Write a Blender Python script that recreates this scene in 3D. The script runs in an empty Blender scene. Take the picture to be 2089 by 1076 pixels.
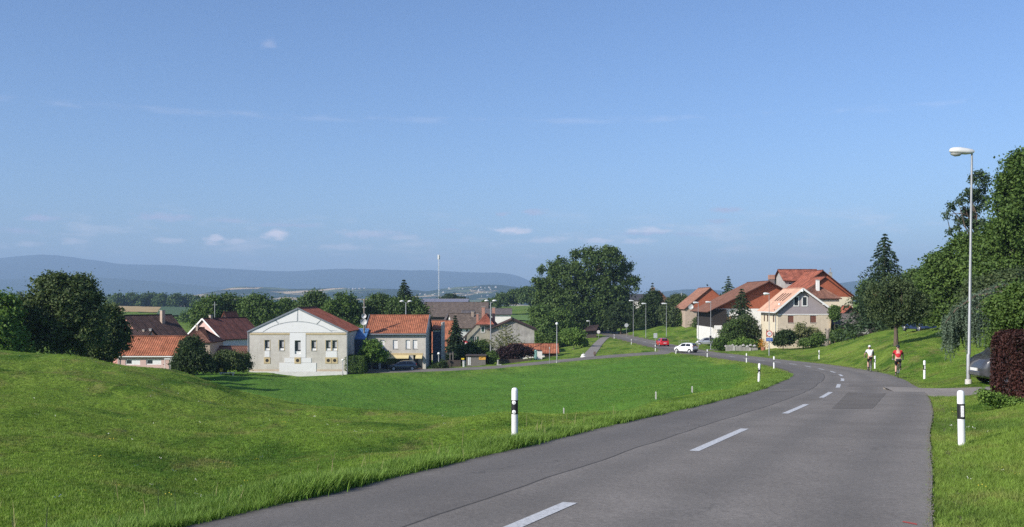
import bpy, bmesh, math, random, zlib
import numpy as np
from mathutils import Vector, Matrix

# ------------------------------------------------------------------ camera, sky, sun, exposure
SC = bpy.context.scene
COL = SC.collection
R_ = math.radians
F = 2006.0            # focal length in photograph pixels (photograph is 2089 x 1076)
CX, HY = 1044.5, 610.0  # picture centre column, row of the horizon
ZC = 1.75             # eye height above the road beside the camera
cam_d = bpy.data.cameras.new('camera'); cam = bpy.data.objects.new('camera', cam_d); COL.objects.link(cam)
cam_d.sensor_width = 36.0; cam_d.lens = 36.0 * F / 2089.0
cam_d.shift_y = (HY - 538.0) / 2089.0
cam_d.clip_start = 0.1; cam_d.clip_end = 60000
cam.location = (0, 0, ZC); cam.rotation_euler = (R_(90), 0, 0)
SC.camera = cam

SUN_EL = R_(31.0); SUN_TR = Vector((0.79, 0.61, 0)).normalized()   # horizontal direction the sunlight travels
sun_dir = Vector((SUN_TR.x * math.cos(SUN_EL), SUN_TR.y * math.cos(SUN_EL), -math.sin(SUN_EL)))
sd = bpy.data.lights.new('sun', 'SUN'); so = bpy.data.objects.new('sun', sd); COL.objects.link(so)
sd.energy = 5.0; sd.angle = R_(0.53); sd.color = (1.0, 0.93, 0.83)
so.rotation_euler = sun_dir.to_track_quat('-Z', 'Y').to_euler(); so.location = (-60, -40, 60)

W = bpy.data.worlds.new('World'); SC.world = W; W.use_nodes = True
def build_world():
    nt = W.node_tree; N = nt.nodes; L = nt.links; N.clear()
    def nd(t, **k):
        n = N.new(t)
        for a, b in k.items(): setattr(n, a, b)
        return n
    def math_(op, a, b=None, c=None, clamp=False):
        n = nd('ShaderNodeMath', operation=op, use_clamp=clamp)
        for i, v in enumerate((a, b, c)):
            if v is None: continue
            if isinstance(v, (int, float)): n.inputs[i].default_value = v
            else: L.new(v, n.inputs[i])
        return n.outputs[0]
    sky = nd('ShaderNodeTexSky'); sky.sky_type = 'NISHITA'; sky.sun_disc = False
    sky.sun_elevation = SUN_EL; sky.sun_rotation = math.atan2(-SUN_TR.x, -SUN_TR.y)
    sky.altitude = 600; sky.air_density = 1.0; sky.dust_density = 1.5; sky.ozone_density = 2.6
    tint = nd('ShaderNodeMix', data_type='RGBA', blend_type='MULTIPLY'); tint.inputs['Factor'].default_value = 1.0; tint.inputs['B'].default_value = (.845, .965, 1.18, 1); L.new(sky.outputs[0], tint.inputs['A'])   # the camera's cool white balance
    tc = nd('ShaderNodeTexCoord'); sep = nd('ShaderNodeSeparateXYZ'); L.new(tc.outputs['Generated'], sep.inputs[0])
    x, y, z = sep.outputs
    az = math_('MULTIPLY', math_('ARCTAN2', x, y), 57.29578)      # degrees, 0 = straight ahead
    el = math_('MULTIPLY', math_('ARCSINE', z), 57.29578)
    cmb = nd('ShaderNodeCombineXYZ'); L.new(math_('MULTIPLY', az, 0.28), cmb.inputs[0]); L.new(math_('MULTIPLY', el, 1.15), cmb.inputs[1])
    nz = nd('ShaderNodeTexNoise'); nz.inputs['Scale'].default_value = 1.0; nz.inputs['Detail'].default_value = 6; nz.inputs['Roughness'].default_value = 0.55
    L.new(cmb.outputs[0], nz.inputs['Vector'])
    cmb2 = nd('ShaderNodeCombineXYZ'); L.new(math_('MULTIPLY', az, 1.3), cmb2.inputs[0]); L.new(math_('MULTIPLY', el, 3.2), cmb2.inputs[1])
    n2 = nd('ShaderNodeTexNoise'); n2.inputs['Scale'].default_value = 1.0; n2.inputs['Detail'].default_value = 5
    L.new(cmb2.outputs[0], n2.inputs['Vector'])
    def sstep(v, a, b):
        n = nd('ShaderNodeMapRange', interpolation_type='SMOOTHSTEP'); L.new(v, n.inputs[0])
        n.inputs[1].default_value = a; n.inputs[2].default_value = b
        return n.outputs[0]
    band = math_('MULTIPLY', sstep(el, 1.2, 2.6), sstep(el, 5.6, 3.6))
    veil = math_('MULTIPLY', math_('MULTIPLY', sstep(nz.outputs[0], 0.48, 0.72), band), 0.30)
    # low fair-weather clouds in a band all round the horizon, each one a flattened puff
    def blob(px, py, rx, ry, amt):
        a0 = math.degrees(math.atan2(px - CX, F)); e0 = math.degrees(math.atan2(HY - py, math.hypot(F, px - CX)))
        da = math_('DIVIDE', math_('SUBTRACT', az, a0), math.degrees(rx / F)); de = math_('DIVIDE', math_('SUBTRACT', el, e0), math.degrees(ry / F))
        d = math_('SQRT', math_('ADD', math_('MULTIPLY', da, da), math_('MULTIPLY', de, de)))
        d = math_('ADD', d, math_('MULTIPLY', math_('SUBTRACT', n2.outputs[0], 0.5), 2.1))
        return math_('MULTIPLY', sstep(d, 1.25, 0.15), min(.95, amt * 1.45))
    acc_w = None; acc_g = None
    for (px, py, rx, ry, amt) in [(565, 478, 32, 12, .55), (437, 489, 22, 10, .5), (480, 493, 30, 7, .32), (345, 492, 30, 7, .25), (150, 494, 30, 7, .25), (60, 498, 26, 6, .2), (1046, 471, 42, 8, .5), (1320, 471, 48, 8, .38), (1215, 491, 40, 7, .35), (1120, 490, 50, 8, .28), (1300, 492, 40, 7, .28), (745, 478, 60, 9, .25), (700, 505, 60, 8, .22), (820, 485, 40, 7, .22), (548, 89, 16, 10, .09)]:
        b = blob(px, py, rx, ry, amt); acc_w = b if acc_w is None else math_('MAXIMUM', acc_w, b)
    for (px, py, rx, ry, amt) in [(335, 443, 60, 9, .42), (85, 446, 34, 7, .4), (40, 471, 42, 6, .3), (470, 450, 40, 5, .3), (590, 460, 70, 5, .28), (1482, 428, 36, 7, .42), (1090, 433, 30, 7, .38), (1028, 437, 18, 5, .35), (1462, 452, 30, 5, .3), (915, 470, 34, 4, .28), (760, 480, 80, 10, .2), (1310, 477, 50, 4, .3), (1400, 478, 40, 5, .22), (600, 235, 60, 5, .0)]:
        b = blob(px, py, rx, ry, amt * 1.35); acc_g = b if acc_g is None else math_('MAXIMUM', acc_g, b)
    acc_w = math_('MAXIMUM', acc_w, veil)
    # thin high contrail-like streaks
    st = math_('MULTIPLY', math_('MULTIPLY', sstep(math_('ABSOLUTE', math_('SUBTRACT', el, 10.25)), 0.28, 0.02), sstep(nz.outputs[0], .42, .62)), .09)
    acc_w = math_('MAXIMUM', acc_w, st)
    m1 = nd('ShaderNodeMix', data_type='RGBA'); L.new(acc_w, m1.inputs['Factor']); L.new(tint.outputs['Result'], m1.inputs['A']); m1.inputs['B'].default_value = (8.9, 8.1, 8.5, 1)
    m2 = nd('ShaderNodeMix', data_type='RGBA'); L.new(acc_g, m2.inputs['Factor']); L.new(m1.outputs['Result'], m2.inputs['A']); m2.inputs['B'].default_value = (4.2, 4.6, 6.2, 1)
    bg = nd('ShaderNodeBackground'); bg.inputs['Strength'].default_value = 0.117; L.new(m2.outputs['Result'], bg.inputs['Color'])
    out = nd('ShaderNodeOutputWorld'); L.new(bg.outputs[0], out.inputs['Surface'])
build_world()
W.cycles.sampling_method = 'MANUAL'; W.cycles.sample_map_resolution = 512

SC.view_settings.view_transform = 'Standard'; SC.view_settings.look = 'None'
SC.view_settings.exposure = 0.20; SC.view_settings.gamma = 1.0; SC.view_settings.use_curve_mapping = False
SC.render.engine = 'CYCLES'
cy = SC.cycles
cy.max_bounces = 6; cy.diffuse_bounces = 3; cy.glossy_bounces = 2; cy.transmission_bounces = 4; cy.volume_bounces = 0; cy.transparent_max_bounces = 8
cy.use_denoising = False; cy.caustics_reflective = False; cy.caustics_refractive = False
try: cy.denoiser = 'OPENIMAGEDENOISE'
except Exception: pass
SC.render.use_persistent_data = False

rng = np.random.default_rng(7)
random.seed(7)

# ------------------------------------------------------------------ helpers
def P(px, py, Y):
    """the world point seen at photograph pixel (px, py) at distance Y along the view"""
    return Vector(((px - CX) / F * Y, Y, ZC - (py - HY) / F * Y))

def new_mat(name): 
    m = bpy.data.materials.new(name); m.use_nodes = True
    nt = m.node_tree; nt.nodes.clear(); return m, nt
def node(nt, t, **k):
    n = nt.nodes.new(t)
    for a, b in k.items(): setattr(n, a, b)
    return n
def setin(nt, sock, v):
    if isinstance(v, bpy.types.NodeSocket): nt.links.new(v, sock)
    elif isinstance(v, (tuple, list)) and len(v) == 3 and sock.type == 'RGBA': sock.default_value = (*v, 1)
    else: sock.default_value = v
def mixc(nt, fac, a, b, blend='MIX'):
    n = node(nt, 'ShaderNodeMix', data_type='RGBA', blend_type=blend)
    setin(nt, n.inputs['Factor'], fac); setin(nt, n.inputs['A'], a); setin(nt, n.inputs['B'], b); return n.outputs['Result']
def maprange(nt, v, a, b, c=0.0, d=1.0):
    n = node(nt, 'ShaderNodeMapRange'); setin(nt, n.inputs[0], v)
    for i, q in zip((1, 2, 3, 4), (a, b, c, d)): n.inputs[i].default_value = q
    return n.outputs[0]
def noise_(nt, vec, scale, detail=4, rough=.55):
    n = node(nt, 'ShaderNodeTexNoise'); n.inputs['Scale'].default_value = scale; n.inputs['Detail'].default_value = detail; n.inputs['Roughness'].default_value = rough
    if vec is not None: nt.links.new(vec, n.inputs['Vector'])
    return n.outputs[0]
def mathn(nt, op, a, b=0.0):
    n = node(nt, 'ShaderNodeMath', operation=op); setin(nt, n.inputs[0], a); setin(nt, n.inputs[1], b); return n.outputs[0]
def finish(nt, color, rough=.7, spec=.3, metal=0.0, normal=None, **extra):
    b = node(nt, 'ShaderNodeBsdfPrincipled'); setin(nt, b.inputs['Base Color'], color); setin(nt, b.inputs['Roughness'], rough)
    b.inputs['Metallic'].default_value = metal; b.inputs['Specular IOR Level'].default_value = spec
    for k, v in extra.items(): setin(nt, b.inputs[k.replace('_', ' ')], v)
    if normal is not None: nt.links.new(normal, b.inputs['Normal'])
    o = node(nt, 'ShaderNodeOutputMaterial'); nt.links.new(b.outputs[0], o.inputs['Surface']); return b
def bump(nt, h, strength=.3, dist=.02):
    n = node(nt, 'ShaderNodeBump'); n.inputs['Strength'].default_value = strength; n.inputs['Distance'].default_value = dist
    nt.links.new(h, n.inputs['Height']); return n.outputs[0]
MATS = {}
def plain(name, color, rough=.6, metal=0.0, spec=.4, var=.12, scale=2.5, streak=0.0, bmp=.0, coat=0.0):
    """a procedural paint, plaster, wood or metal: base colour with mottling, optional vertical weather streaks"""
    if name in MATS: return MATS[name]
    m, nt = new_mat(name); tc = node(nt, 'ShaderNodeTexCoord'); v = tc.outputs['Object']
    n1 = noise_(nt, v, scale, 5); f = maprange(nt, n1, .3, .7, 1 - var, 1 + var)
    c = mixc(nt, 1.0, color, (1, 1, 1), 'MULTIPLY'); c = mixc(nt, 1.0, c, f, 'MULTIPLY')
    if streak:
        mp = node(nt, 'ShaderNodeMapping'); nt.links.new(v, mp.inputs[0]); mp.inputs['Scale'].default_value = (3.0, 3.0, .22)
        s = maprange(nt, noise_(nt, mp.outputs[0], 1.6, 4), .5, .72, 0, streak); c = mixc(nt, s, c, tuple(q * .45 for q in color))
    nm = bump(nt, noise_(nt, v, scale * 9, 3), bmp, .02) if bmp else None
    finish(nt, c, rough, spec, metal, nm, **({'Coat_Weight': coat} if coat else {}))
    MATS[name] = m; return m

def mesh_from(name, verts, faces, mat=None, smooth=False, uvs=None, mats=None, midx=None):
    me = bpy.data.meshes.new(name)
    me.from_pydata([tuple(v) for v in verts], [], faces)
    if mat is not None: me.materials.append(mat)
    if mats:
        for q in mats: me.materials.append(q)
        if midx is not None: me.polygons.foreach_set('material_index', midx)
    if smooth:
        me.polygons.foreach_set('use_smooth', [True] * len(me.polygons))
    if uvs is not None:
        ul = me.uv_layers.new(name='UVMap'); flat = [c for u in uvs for c in u]; ul.data.foreach_set('uv', flat)
    me.update(); return me
def link(name, me, parent=None):
    o = bpy.data.objects.new(name, me); COL.objects.link(o)
    if parent is not None: o.parent = parent
    return o
def tag(o, label=None, cat=None, group=None, kind=None):
    if label: o['label'] = label
    if cat: o['category'] = cat
    if group: o['group'] = group
    if kind: o['kind'] = kind
    return o
def thing(name, label, cat, loc=(0, 0, 0), rotz=0.0, group=None):
    o = bpy.data.objects.new(name, None); COL.objects.link(o); o.empty_display_size = .3
    o.location = loc; o.rotation_euler = (0, 0, rotz); return tag(o, label, cat, group)

class MB:
    """collects simple shapes into one mesh"""
    def __init__(s): s.v = []; s.f = []; s.uv = []; s.smooth = False
    def add(s, vs, fs):
        b = len(s.v); s.v += [Vector(q) for q in vs]; s.f += [[b + i for i in q] for q in fs]; return s
    def box(s, x0, x1, y0, y1, z0, z1, rz=0.0, piv=None):
        vs = [Vector((x, y, z)) for z in (z0, z1) for y in (y0, y1) for x in (x0, x1)]
        if rz:
            piv = Vector(piv or ((x0 + x1) / 2, (y0 + y1) / 2, 0)); M = Matrix.Rotation(rz, 3, 'Z'); vs = [M @ (q - piv) + piv for q in vs]
        return s.add(vs, [(0, 2, 3, 1), (4, 5, 7, 6), (0, 1, 5, 4), (1, 3, 7, 5), (3, 2, 6, 7), (2, 0, 4, 6)])
    def bar(s, a, b, w, h=None, up=(0, 0, 1)):
        h = h or w; a = Vector(a); b = Vector(b); d = (b - a).normalized(); up = Vector(up)
        if abs(d.dot(up)) > .98: up = Vector((0, 1, 0))
        x = d.cross(up).normalized() * w / 2; y = x.cross(d).normalized() * h / 2
        vs = [p + sx * x + sy * y for p in (a, b) for sx, sy in ((-1, -1), (1, -1), (1, 1), (-1, 1))]
        return s.add(vs, [(0, 1, 2, 3), (7, 6, 5, 4), (0, 4, 5, 1), (1, 5, 6, 2), (2, 6, 7, 3), (3, 7, 4, 0)])
    def tube(s, pts, rad, n=8, cap=True):
        pts = [Vector(p) for p in pts]; rad = rad if hasattr(rad, '__len__') else [rad] * len(pts); b = len(s.v); prev = None
        for i, p in enumerate(pts):
            d = (pts[min(i + 1, len(pts) - 1)] - pts[max(i - 1, 0)]).normalized()
            if prev is None:
                x = d.cross(Vector((0, 0, 1)) if abs(d.z) < .95 else Vector((0, 1, 0))).normalized()
            else: x = (prev - d * prev.dot(d)).normalized()
            prev = x; y = d.cross(x)
            for k in range(n):
                a = 2 * math.pi * k / n; s.v.append(p + (x * math.cos(a) + y * math.sin(a)) * rad[i])
        for i in range(len(pts) - 1):
            for k in range(n):
                k2 = (k + 1) % n; s.f.append([b + i * n + k, b + i * n + k2, b + (i + 1) * n + k2, b + (i + 1) * n + k])
        if cap:
            s.f.append([b + k for k in reversed(range(n))]); s.f.append([b + (len(pts) - 1) * n + k for k in range(n)])
        return s
    def lathe(s, prof, n=20, axis='Z', c=(0, 0, 0)):
        """prof: (radius, height) pairs turned about an axis through c"""
        b = len(s.v); c = Vector(c)
        for r, h in prof:
            for k in range(n):
                a = 2 * math.pi * k / n; p = (r * math.cos(a), r * math.sin(a), h)
                if axis == 'Y': p = (p[0], p[2], p[1])
                elif axis == 'X': p = (p[2], p[0], p[1])
                s.v.append(c + Vector(p))
        for i in range(len(prof) - 1):
            for k in range(n):
                k2 = (k + 1) % n; s.f.append([b + i * n + k, b + i * n + k2, b + (i + 1) * n + k2, b + (i + 1) * n + k])
        s.f.append([b + k for k in reversed(range(n))]); s.f.append([b + (len(prof) - 1) * n + k for k in range(n)])
        return s
    def prism(s, poly, y0, y1):
        """polygon in x,z extruded from y0 to y1"""
        n = len(poly); vs = [(x, y0, z) for x, z in poly] + [(x, y1, z) for x, z in poly]
        return s.add(vs, [list(range(n)), list(reversed(range(n, 2 * n)))] + [(i, i + n, (i + 1) % n + n, (i + 1) % n) for i in range(n)])
    def build(s, name, mat, parent=None, smooth=False, bevel=0.0, sharp=None):
        me = mesh_from(name, s.v, s.f, mat, smooth)
        bm = bmesh.new(); bm.from_mesh(me); bmesh.ops.recalc_face_normals(bm, faces=bm.faces); bm.to_mesh(me); bm.free()
        if smooth and sharp: me.set_sharp_from_angle(angle=R_(sharp))
        o = link(name, me, parent)
        if bevel:
            b = o.modifiers.new('bevel', 'BEVEL'); b.width = bevel; b.segments = 2; b.limit_method = 'ANGLE'
        return o

# ------------------------------------------------------------------ the lie of the land
_DK = np.array([(-40, -.2), (0, 1.75), (20, 2.73), (50, 4.2), (80, 5.65), (110, 6.85), (147, 8.05), (177, 8.5), (260, 9.4), (340, 9.9), (460, 10.4)])
def d_road(Y): return np.interp(Y, _DK[:, 0], _DK[:, 1])
def catmull(pts, n=12):
    p = np.array(pts, float); p = np.vstack([2 * p[0] - p[1], p, 2 * p[-1] - p[-2]]); out = []
    for i in range(1, len(p) - 2):
        t = np.linspace(0, 1, n, endpoint=False)[:, None]; a, b, c, d = p[i - 1], p[i], p[i + 1], p[i + 2]
        out.append(.5 * (2 * b + (c - a) * t + (2 * a - 5 * b + 4 * c - d) * t ** 2 + (3 * b - a - 3 * c + d) * t ** 3))
    out.append(p[-2][None]); return np.vstack(out)
R_EDGE = catmull([(-8.6, -20), (-4.3, -10), (0, 0), (4.1, 9.6), (6.4, 15), (8.5, 20), (10.7, 25), (12.8, 30), (14.8, 35), (16.7, 40), (18.9, 46.5), (21.1, 53), (24.3, 64), (27.0, 76), (28.9, 88), (30.1, 101), (30.6, 114), (30.8, 127), (30.7, 142), (30.4, 162), (30, 190), (29.8, 220), (29.5, 250), (30.2, 290), (32, 340), (36, 420)], 14)
_t = np.gradient(R_EDGE, axis=0); _t /= np.linalg.norm(_t, axis=1)[:, None]
_nrm = np.stack([-_t[:, 1], _t[:, 0]], 1)
ROAD_W = np.interp(R_EDGE[:, 1], [0, 10, 25, 60, 100], [6.8, 6.75, 6.55, 5.95, 5.8])
L_EDGE = R_EDGE + _nrm * ROAD_W[:, None]; C_EDGE = R_EDGE + _nrm * ROAD_W[:, None] * .5
_co = np.argsort(C_EDGE[:, 1])
def road_side(X, Y):
    """signed distance from the main road's centre line (plus = right) and the half width there"""
    xc = np.interp(Y, C_EDGE[_co, 1], C_EDGE[_co, 0]); cs = np.interp(Y, C_EDGE[_co, 1], _t[_co, 1]); hw = np.interp(Y, C_EDGE[_co, 1], ROAD_W[_co] / 2)
    return (X - xc) * cs, hw
STREET = np.array([(27.5, 151.5, 8.15), (24, 149.5, 8.12), (18, 148, 8.4), (11.4, 147, 8.85), (4, 146.3, 9.55), (-3.2, 145.5, 10.15), (-13, 144.6, 10.5), (-24, 144, 10.75), (-30, 143.6, 11.0)])   # x, y, drop
PATH = np.array([(11.6, 150.5, 9.02), (13.2, 165, 9.08), (15.3, 182, 9.15), (18.2, 206, 9.25), (22.4, 236, 9.3), (25.5, 247, 9.32)])
DRIVE = np.array([(15.0, 38.6, 3.64), (17.2, 38.2, 3.6), (19.5, 38.0, 3.5), (24, 37.8, 3.3)])
LANE = np.array([(29.6, 160, 8.27), (33, 164, 8.42), (36, 171, 8.75), (38, 180, 9.0), (45, 187, 8.9), (56, 192, 8.7)])

CTRL = []
def cp(px, py, Y): CTRL.append(((px - CX) / F * Y, Y, (py - HY) / F * Y))
def cw(X, Y, D): CTRL.append((X, Y, D))
for i in range(0, len(R_EDGE), 14):
    for e, off in ((R_EDGE, 1), (L_EDGE, -1)):
        x, y = e[i]; cw(x, y, float(d_road(y)))
for a in STREET[1:]: cw(*a); cw(a[0], a[1] - 4.5, a[2] + .02); cw(a[0], a[1] + 6, a[2] + .1)
for a in PATH[1:-1]: cw(*a)
for a in DRIVE: cw(*a)
for a in LANE[1:]: cw(*a)
# left mound and verge
for a in [(0, 1076, 9.5), (0, 900, 16.3), (0, 800, 24.5), (0, 750, 32.5), (0, 720, 42), (200, 737, 42), (370, 766, 44), (450, 792, 44), (530, 815, 44), (700, 838, 42), (840, 846, 38), (1050, 849, 32), (400, 900, 20), (300, 850, 24), (600, 900, 21), (700, 950, 16.5), (500, 1000, 13.5), (850, 880, 24), (900, 861, 29), (600, 852, 32), (450, 812, 36), (250, 782, 34), (1050, 895, 19.1), (1150, 872, 22), (200, 960, 14.5), (1250, 842, 30), (120, 850, 20.5), (700, 850, 35)]: cp(*a)
for a in [(-30, 20, 2.1), (-40, 40, 2.3), (-20, 5, 1.9), (-12, -10, 1.3), (-35, 60, 5.0), (-32, 80, 8.2), (-50, 70, 6.0), (-60, 100, 8.6), (-24, 60, 6.2), (-22, 66, 7.6), (-14, 56, 7.3), (-13, 64, 8.0), (-8, 52, 7.2), (-7, 58, 7.9), (-3.9, 47, 6.7), (-3, 54, 7.6), (0, 42, 6.0), (1, 48, 6.9), (2, 56, 7.5), (5, 42, 5.0), (5, 50, 6.4), (10, 56, 6.0), (-46, 122, 9.9), (-70, 130, 10.2)]: cw(*a)
# meadow
for a in [(1050, 845, 66), (700, 835, 76), (600, 815, 86), (850, 811, 95), (550, 790, 115), (850, 786, 128), (700, 782, 129), (1100, 772, 124), (1100, 800, 95), (1300, 790, 80), (1300, 760, 105), (1300, 737, 130), (1450, 746, 108), (1450, 770, 75), (1400, 801, 58), (1510, 778, 63), (1150, 843, 60), (1338, 815, 52), (560, 766, 136), (1200, 743, 137), (1000, 768, 132)]: cp(*a)
# village floor
for a in [(-46, 125, 9.9), (-33, 139, 10.6), (-19, 139, 10.62), (-8, 190, 11.0), (5, 178, 10.5), (-40, 200, 11.8), (-90, 200, 11.5), (0, 250, 11.6), (-70, 350, 11.5), (30, 350, 9.6), (-20, 350, 11.8), (-190, 500, 8.3), (-120, 500, 9.5), (-300, 850, 7.4), (-100, 850, 8.6), (0, 600, 7), (60, 600, 6), (20, 272, 9.8), (15, 165, 9.2), (8, 170, 9.75), (22, 200, 8.9), (24, 168, 8.4)]: cw(*a)
# right side
for a in [(1962, 886, 17.6), (2089, 880, 17), (2010, 806, 30), (2089, 838, 24), (1975, 785, 41), (1886, 766, 53), (1700, 705, 130), (1828, 706, 80), (1880, 674, 100), (1960, 702, 75), (1760, 690, 120), (1671, 735, 111), (1640, 714, 145), (1600, 712, 150), (1500, 716, 152), (1440, 696, 195), (1360, 672, 235), (1300, 672, 262), (1450, 672, 215), (1790, 744, 74)]: cp(*a)
for a in [(6.5, 9, 2.05), (5, 0, 1.55), (10, 0, 1.4), (12, 12, 2.0), (20, 10, 1.4), (25, 25, 1.8), (30, 45, 2.6), (40, 60, 2.3), (55, 75, 2.0), (60, 100, 1.5), (55, 150, 5.6), (60, 200, 6.6), (90, 300, 6), (100, 420, 5), (90, 200, 4.5), (8, -12, .7)]: cw(*a)
for Y, dl, dr in [(-18, .9, .6), (10, 1.6, .6), (60, 5, .2), (150, 11, 1.2), (400, 11, 3.5), (1000, 9, 7)]:
    cw(-1.15 * (Y + 25), Y, dl); cw(1.15 * (Y + 25), Y, dr)
for Y, dd in [(1300, 12), (1900, 38), (3000, 80), (6000, 120), (13200, 150)]:
    for u in (-1.15, -.5, -.15, .2, .55, 1.15): cw(u * (Y + 25), Y, dd)
cw(0, 1000, 7.5); cw(300, 1000, 7)
CT = np.array(CTRL)
def _uv(X, Y): return np.stack([X / (Y + 25.0) * 2.6, np.log(np.maximum(Y + 25.0, 1.0))], -1)
def _phi(r2): return np.where(r2 > 1e-12, .5 * r2 * np.log(np.maximum(r2, 1e-12)), 0)
_p = _uv(CT[:, 0], CT[:, 1]); _n = len(_p)
_K = _phi(((_p[:, None] - _p[None]) ** 2).sum(-1)) + np.eye(_n) * 1e-4
_Pm = np.hstack([np.ones((_n, 1)), _p]); _A = np.zeros((_n + 3, _n + 3)); _A[:_n, :_n] = _K; _A[:_n, _n:] = _Pm; _A[_n:, :_n] = _Pm.T
_w = np.linalg.solve(_A, np.concatenate([CT[:, 2], [0, 0, 0]]))
def drop_raw(X, Y):
    q = _uv(X, Y); out = np.empty(len(q))
    for i in range(0, len(q), 20000):
        b = q[i:i + 20000]; out[i:i + 20000] = _phi(((b[:, None] - _p[None]) ** 2).sum(-1)) @ _w[:_n] + _w[_n] + b @ _w[_n + 1:]
    return out
def _ss(a, b, x): t = np.clip((x - a) / (b - a), 0, 1); return t * t * (3 - 2 * t)
_rr = np.random.default_rng(3); _waves = [(_rr.uniform(.05, .9), _rr.uniform(0, 6.28), _rr.uniform(0, 6.28)) for _ in range(26)]
def ripple(X, Y):
    s = np.zeros_like(X)
    for k, a, ph in _waves: s += np.sin((X * math.cos(a) + Y * math.sin(a)) * k * 2.2 + ph + 1.3 * np.sin(X * k * .7 + a)) * (.012 / (k + .12))
    return s
def ground_drop(X, Y):
    """drop of the ground below eye level"""
    X = np.asarray(X, float); Y = np.asarray(Y, float); D = drop_raw(X, Y)
    D = D + ripple(X, Y) * np.clip((Y - 2) / 20, .25, 1.2) * (1 + .25 * _ss(3, -4, X) * (1 - _ss(48, 58, Y)))
    d, hw = road_side(X, Y); a = np.abs(d) - hw; inr = Y < 419
    t = _ss(.35, 2.6, a); bed = d_road(Y) + np.where(a < .3, .06, .03)
    D = np.where(inr & (a < 2.6), bed * (1 - t) + D * t, D)
    def carve(D, along, across, tab, ia, io, hw, bl, lo, hi):
        yc = np.interp(along, tab[:, ia], tab[:, io]); dd = np.interp(along, tab[:, ia], tab[:, 2]); a = np.abs(across - yc) - hw
        t = _ss(.3, bl, a); m = (along > lo) & (along < hi) & (a < bl); far = np.abs(road_side(X, Y)[0]) > road_side(X, Y)[1] - .5
        return np.where(m & far, np.minimum((dd + .06) * (1 - t) + D * t, 99) , D)
    st = STREET[::-1]; D = carve(D, X, Y, st, 0, 1, 2.6, 4.0, -31, 23.0)
    D = carve(D, Y, X, PATH, 1, 0, .95, 2.2, 150, 246)
    D = carve(D, X, Y, DRIVE, 0, 1, 1.5, 2.5, 15.2, 24)
    D = carve(D, X, Y, LANE[1:], 0, 1, 2.2, 4.0, 32, 56)
    return D
def gz(x, y): return ZC - float(ground_drop(np.array([x]), np.array([y]))[0])
# ------------------------------------------------------------------ ground, roads, far country, haze
def grass_color(nt, dry=.5, inst=False):
    """meadow green with drier, yellower and darker patches laid out over the land"""
    g = node(nt, 'ShaderNodeNewGeometry'); v = g.outputs['Position']
    mp = node(nt, 'ShaderNodeMapping'); nt.links.new(v, mp.inputs[0]); mp.inputs['Scale'].default_value = (1, .62, .3)
    w = mp.outputs[0]
    big = noise_(nt, w, .045, 4); mid = noise_(nt, w, .33, 6, .62); sm = noise_(nt, w, 1.7, 5, .65); fine = noise_(nt, w, 9.0, 3, .6)
    c = mixc(nt, maprange(nt, big, .36, .64), (.118, .205, .026), (.178, .248, .042))
    c = mixc(nt, maprange(nt, mid, .47, .60, 0, .92), c, (.046, .108, .014))
    c = mixc(nt, maprange(nt, noise_(nt, w, .16, 5, .65), .55, .68, 0, .5), c, (.19, .225, .048))
    c = mixc(nt, maprange(nt, sm, .55, .76, 0, .60), c, (.185, .245, .045))
    c = mixc(nt, maprange(nt, noise_(nt, w, .8, 6, .7), .53, .66, 0, dry), c, (.25, .195, .085))
    c = mixc(nt, 1.0, c, maprange(nt, fine, .25, .75, .60, 1.40), 'MULTIPLY')
    at = node(nt, 'ShaderNodeAttribute', attribute_name='meadow'); at.attribute_type = 'INSTANCER' if inst else 'GEOMETRY'
    lush = mixc(nt, maprange(nt, mid, .42, .66), (.068, .172, .026), (.102, .205, .034)); lush = mixc(nt, maprange(nt, sm, .56, .8, 0, .5), lush, (.13, .19, .045))
    c = mixc(nt, mathn(nt, 'MULTIPLY', at.outputs['Fac'], .85), c, lush)     # the uncut lower meadow is a deeper green
    return c, w
def make_ground_mat():
    m, nt = new_mat('meadow_turf'); c, w = grass_color(nt)
    ed = node(nt, 'ShaderNodeAttribute', attribute_name='edge'); gg = node(nt, 'ShaderNodeNewGeometry'); en = noise_(nt, gg.outputs['Position'], 3.2, 5, .7)
    soil = mixc(nt, maprange(nt, noise_(nt, gg.outputs['Position'], 26, 3, .7), .35, .65), (.10, .078, .052), (.27, .235, .18))
    c = mixc(nt, maprange(nt, mathn(nt, 'ADD', ed.outputs['Fac'], mathn(nt, 'SUBTRACT', en, .5)), .42, .62), c, soil)   # bare grit beside the asphalt
    g = node(nt, 'ShaderNodeNewGeometry')
    nb = mathn(nt, 'ADD', noise_(nt, g.outputs['Position'], 7.0, 5, .7), mathn(nt, 'MULTIPLY', noise_(nt, w, 1.1, 4), 3.2))
    finish(nt, c, .95, .04, 0, bump(nt, nb, .7, .16)); return m
M_GROUND = make_ground_mat()

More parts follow.
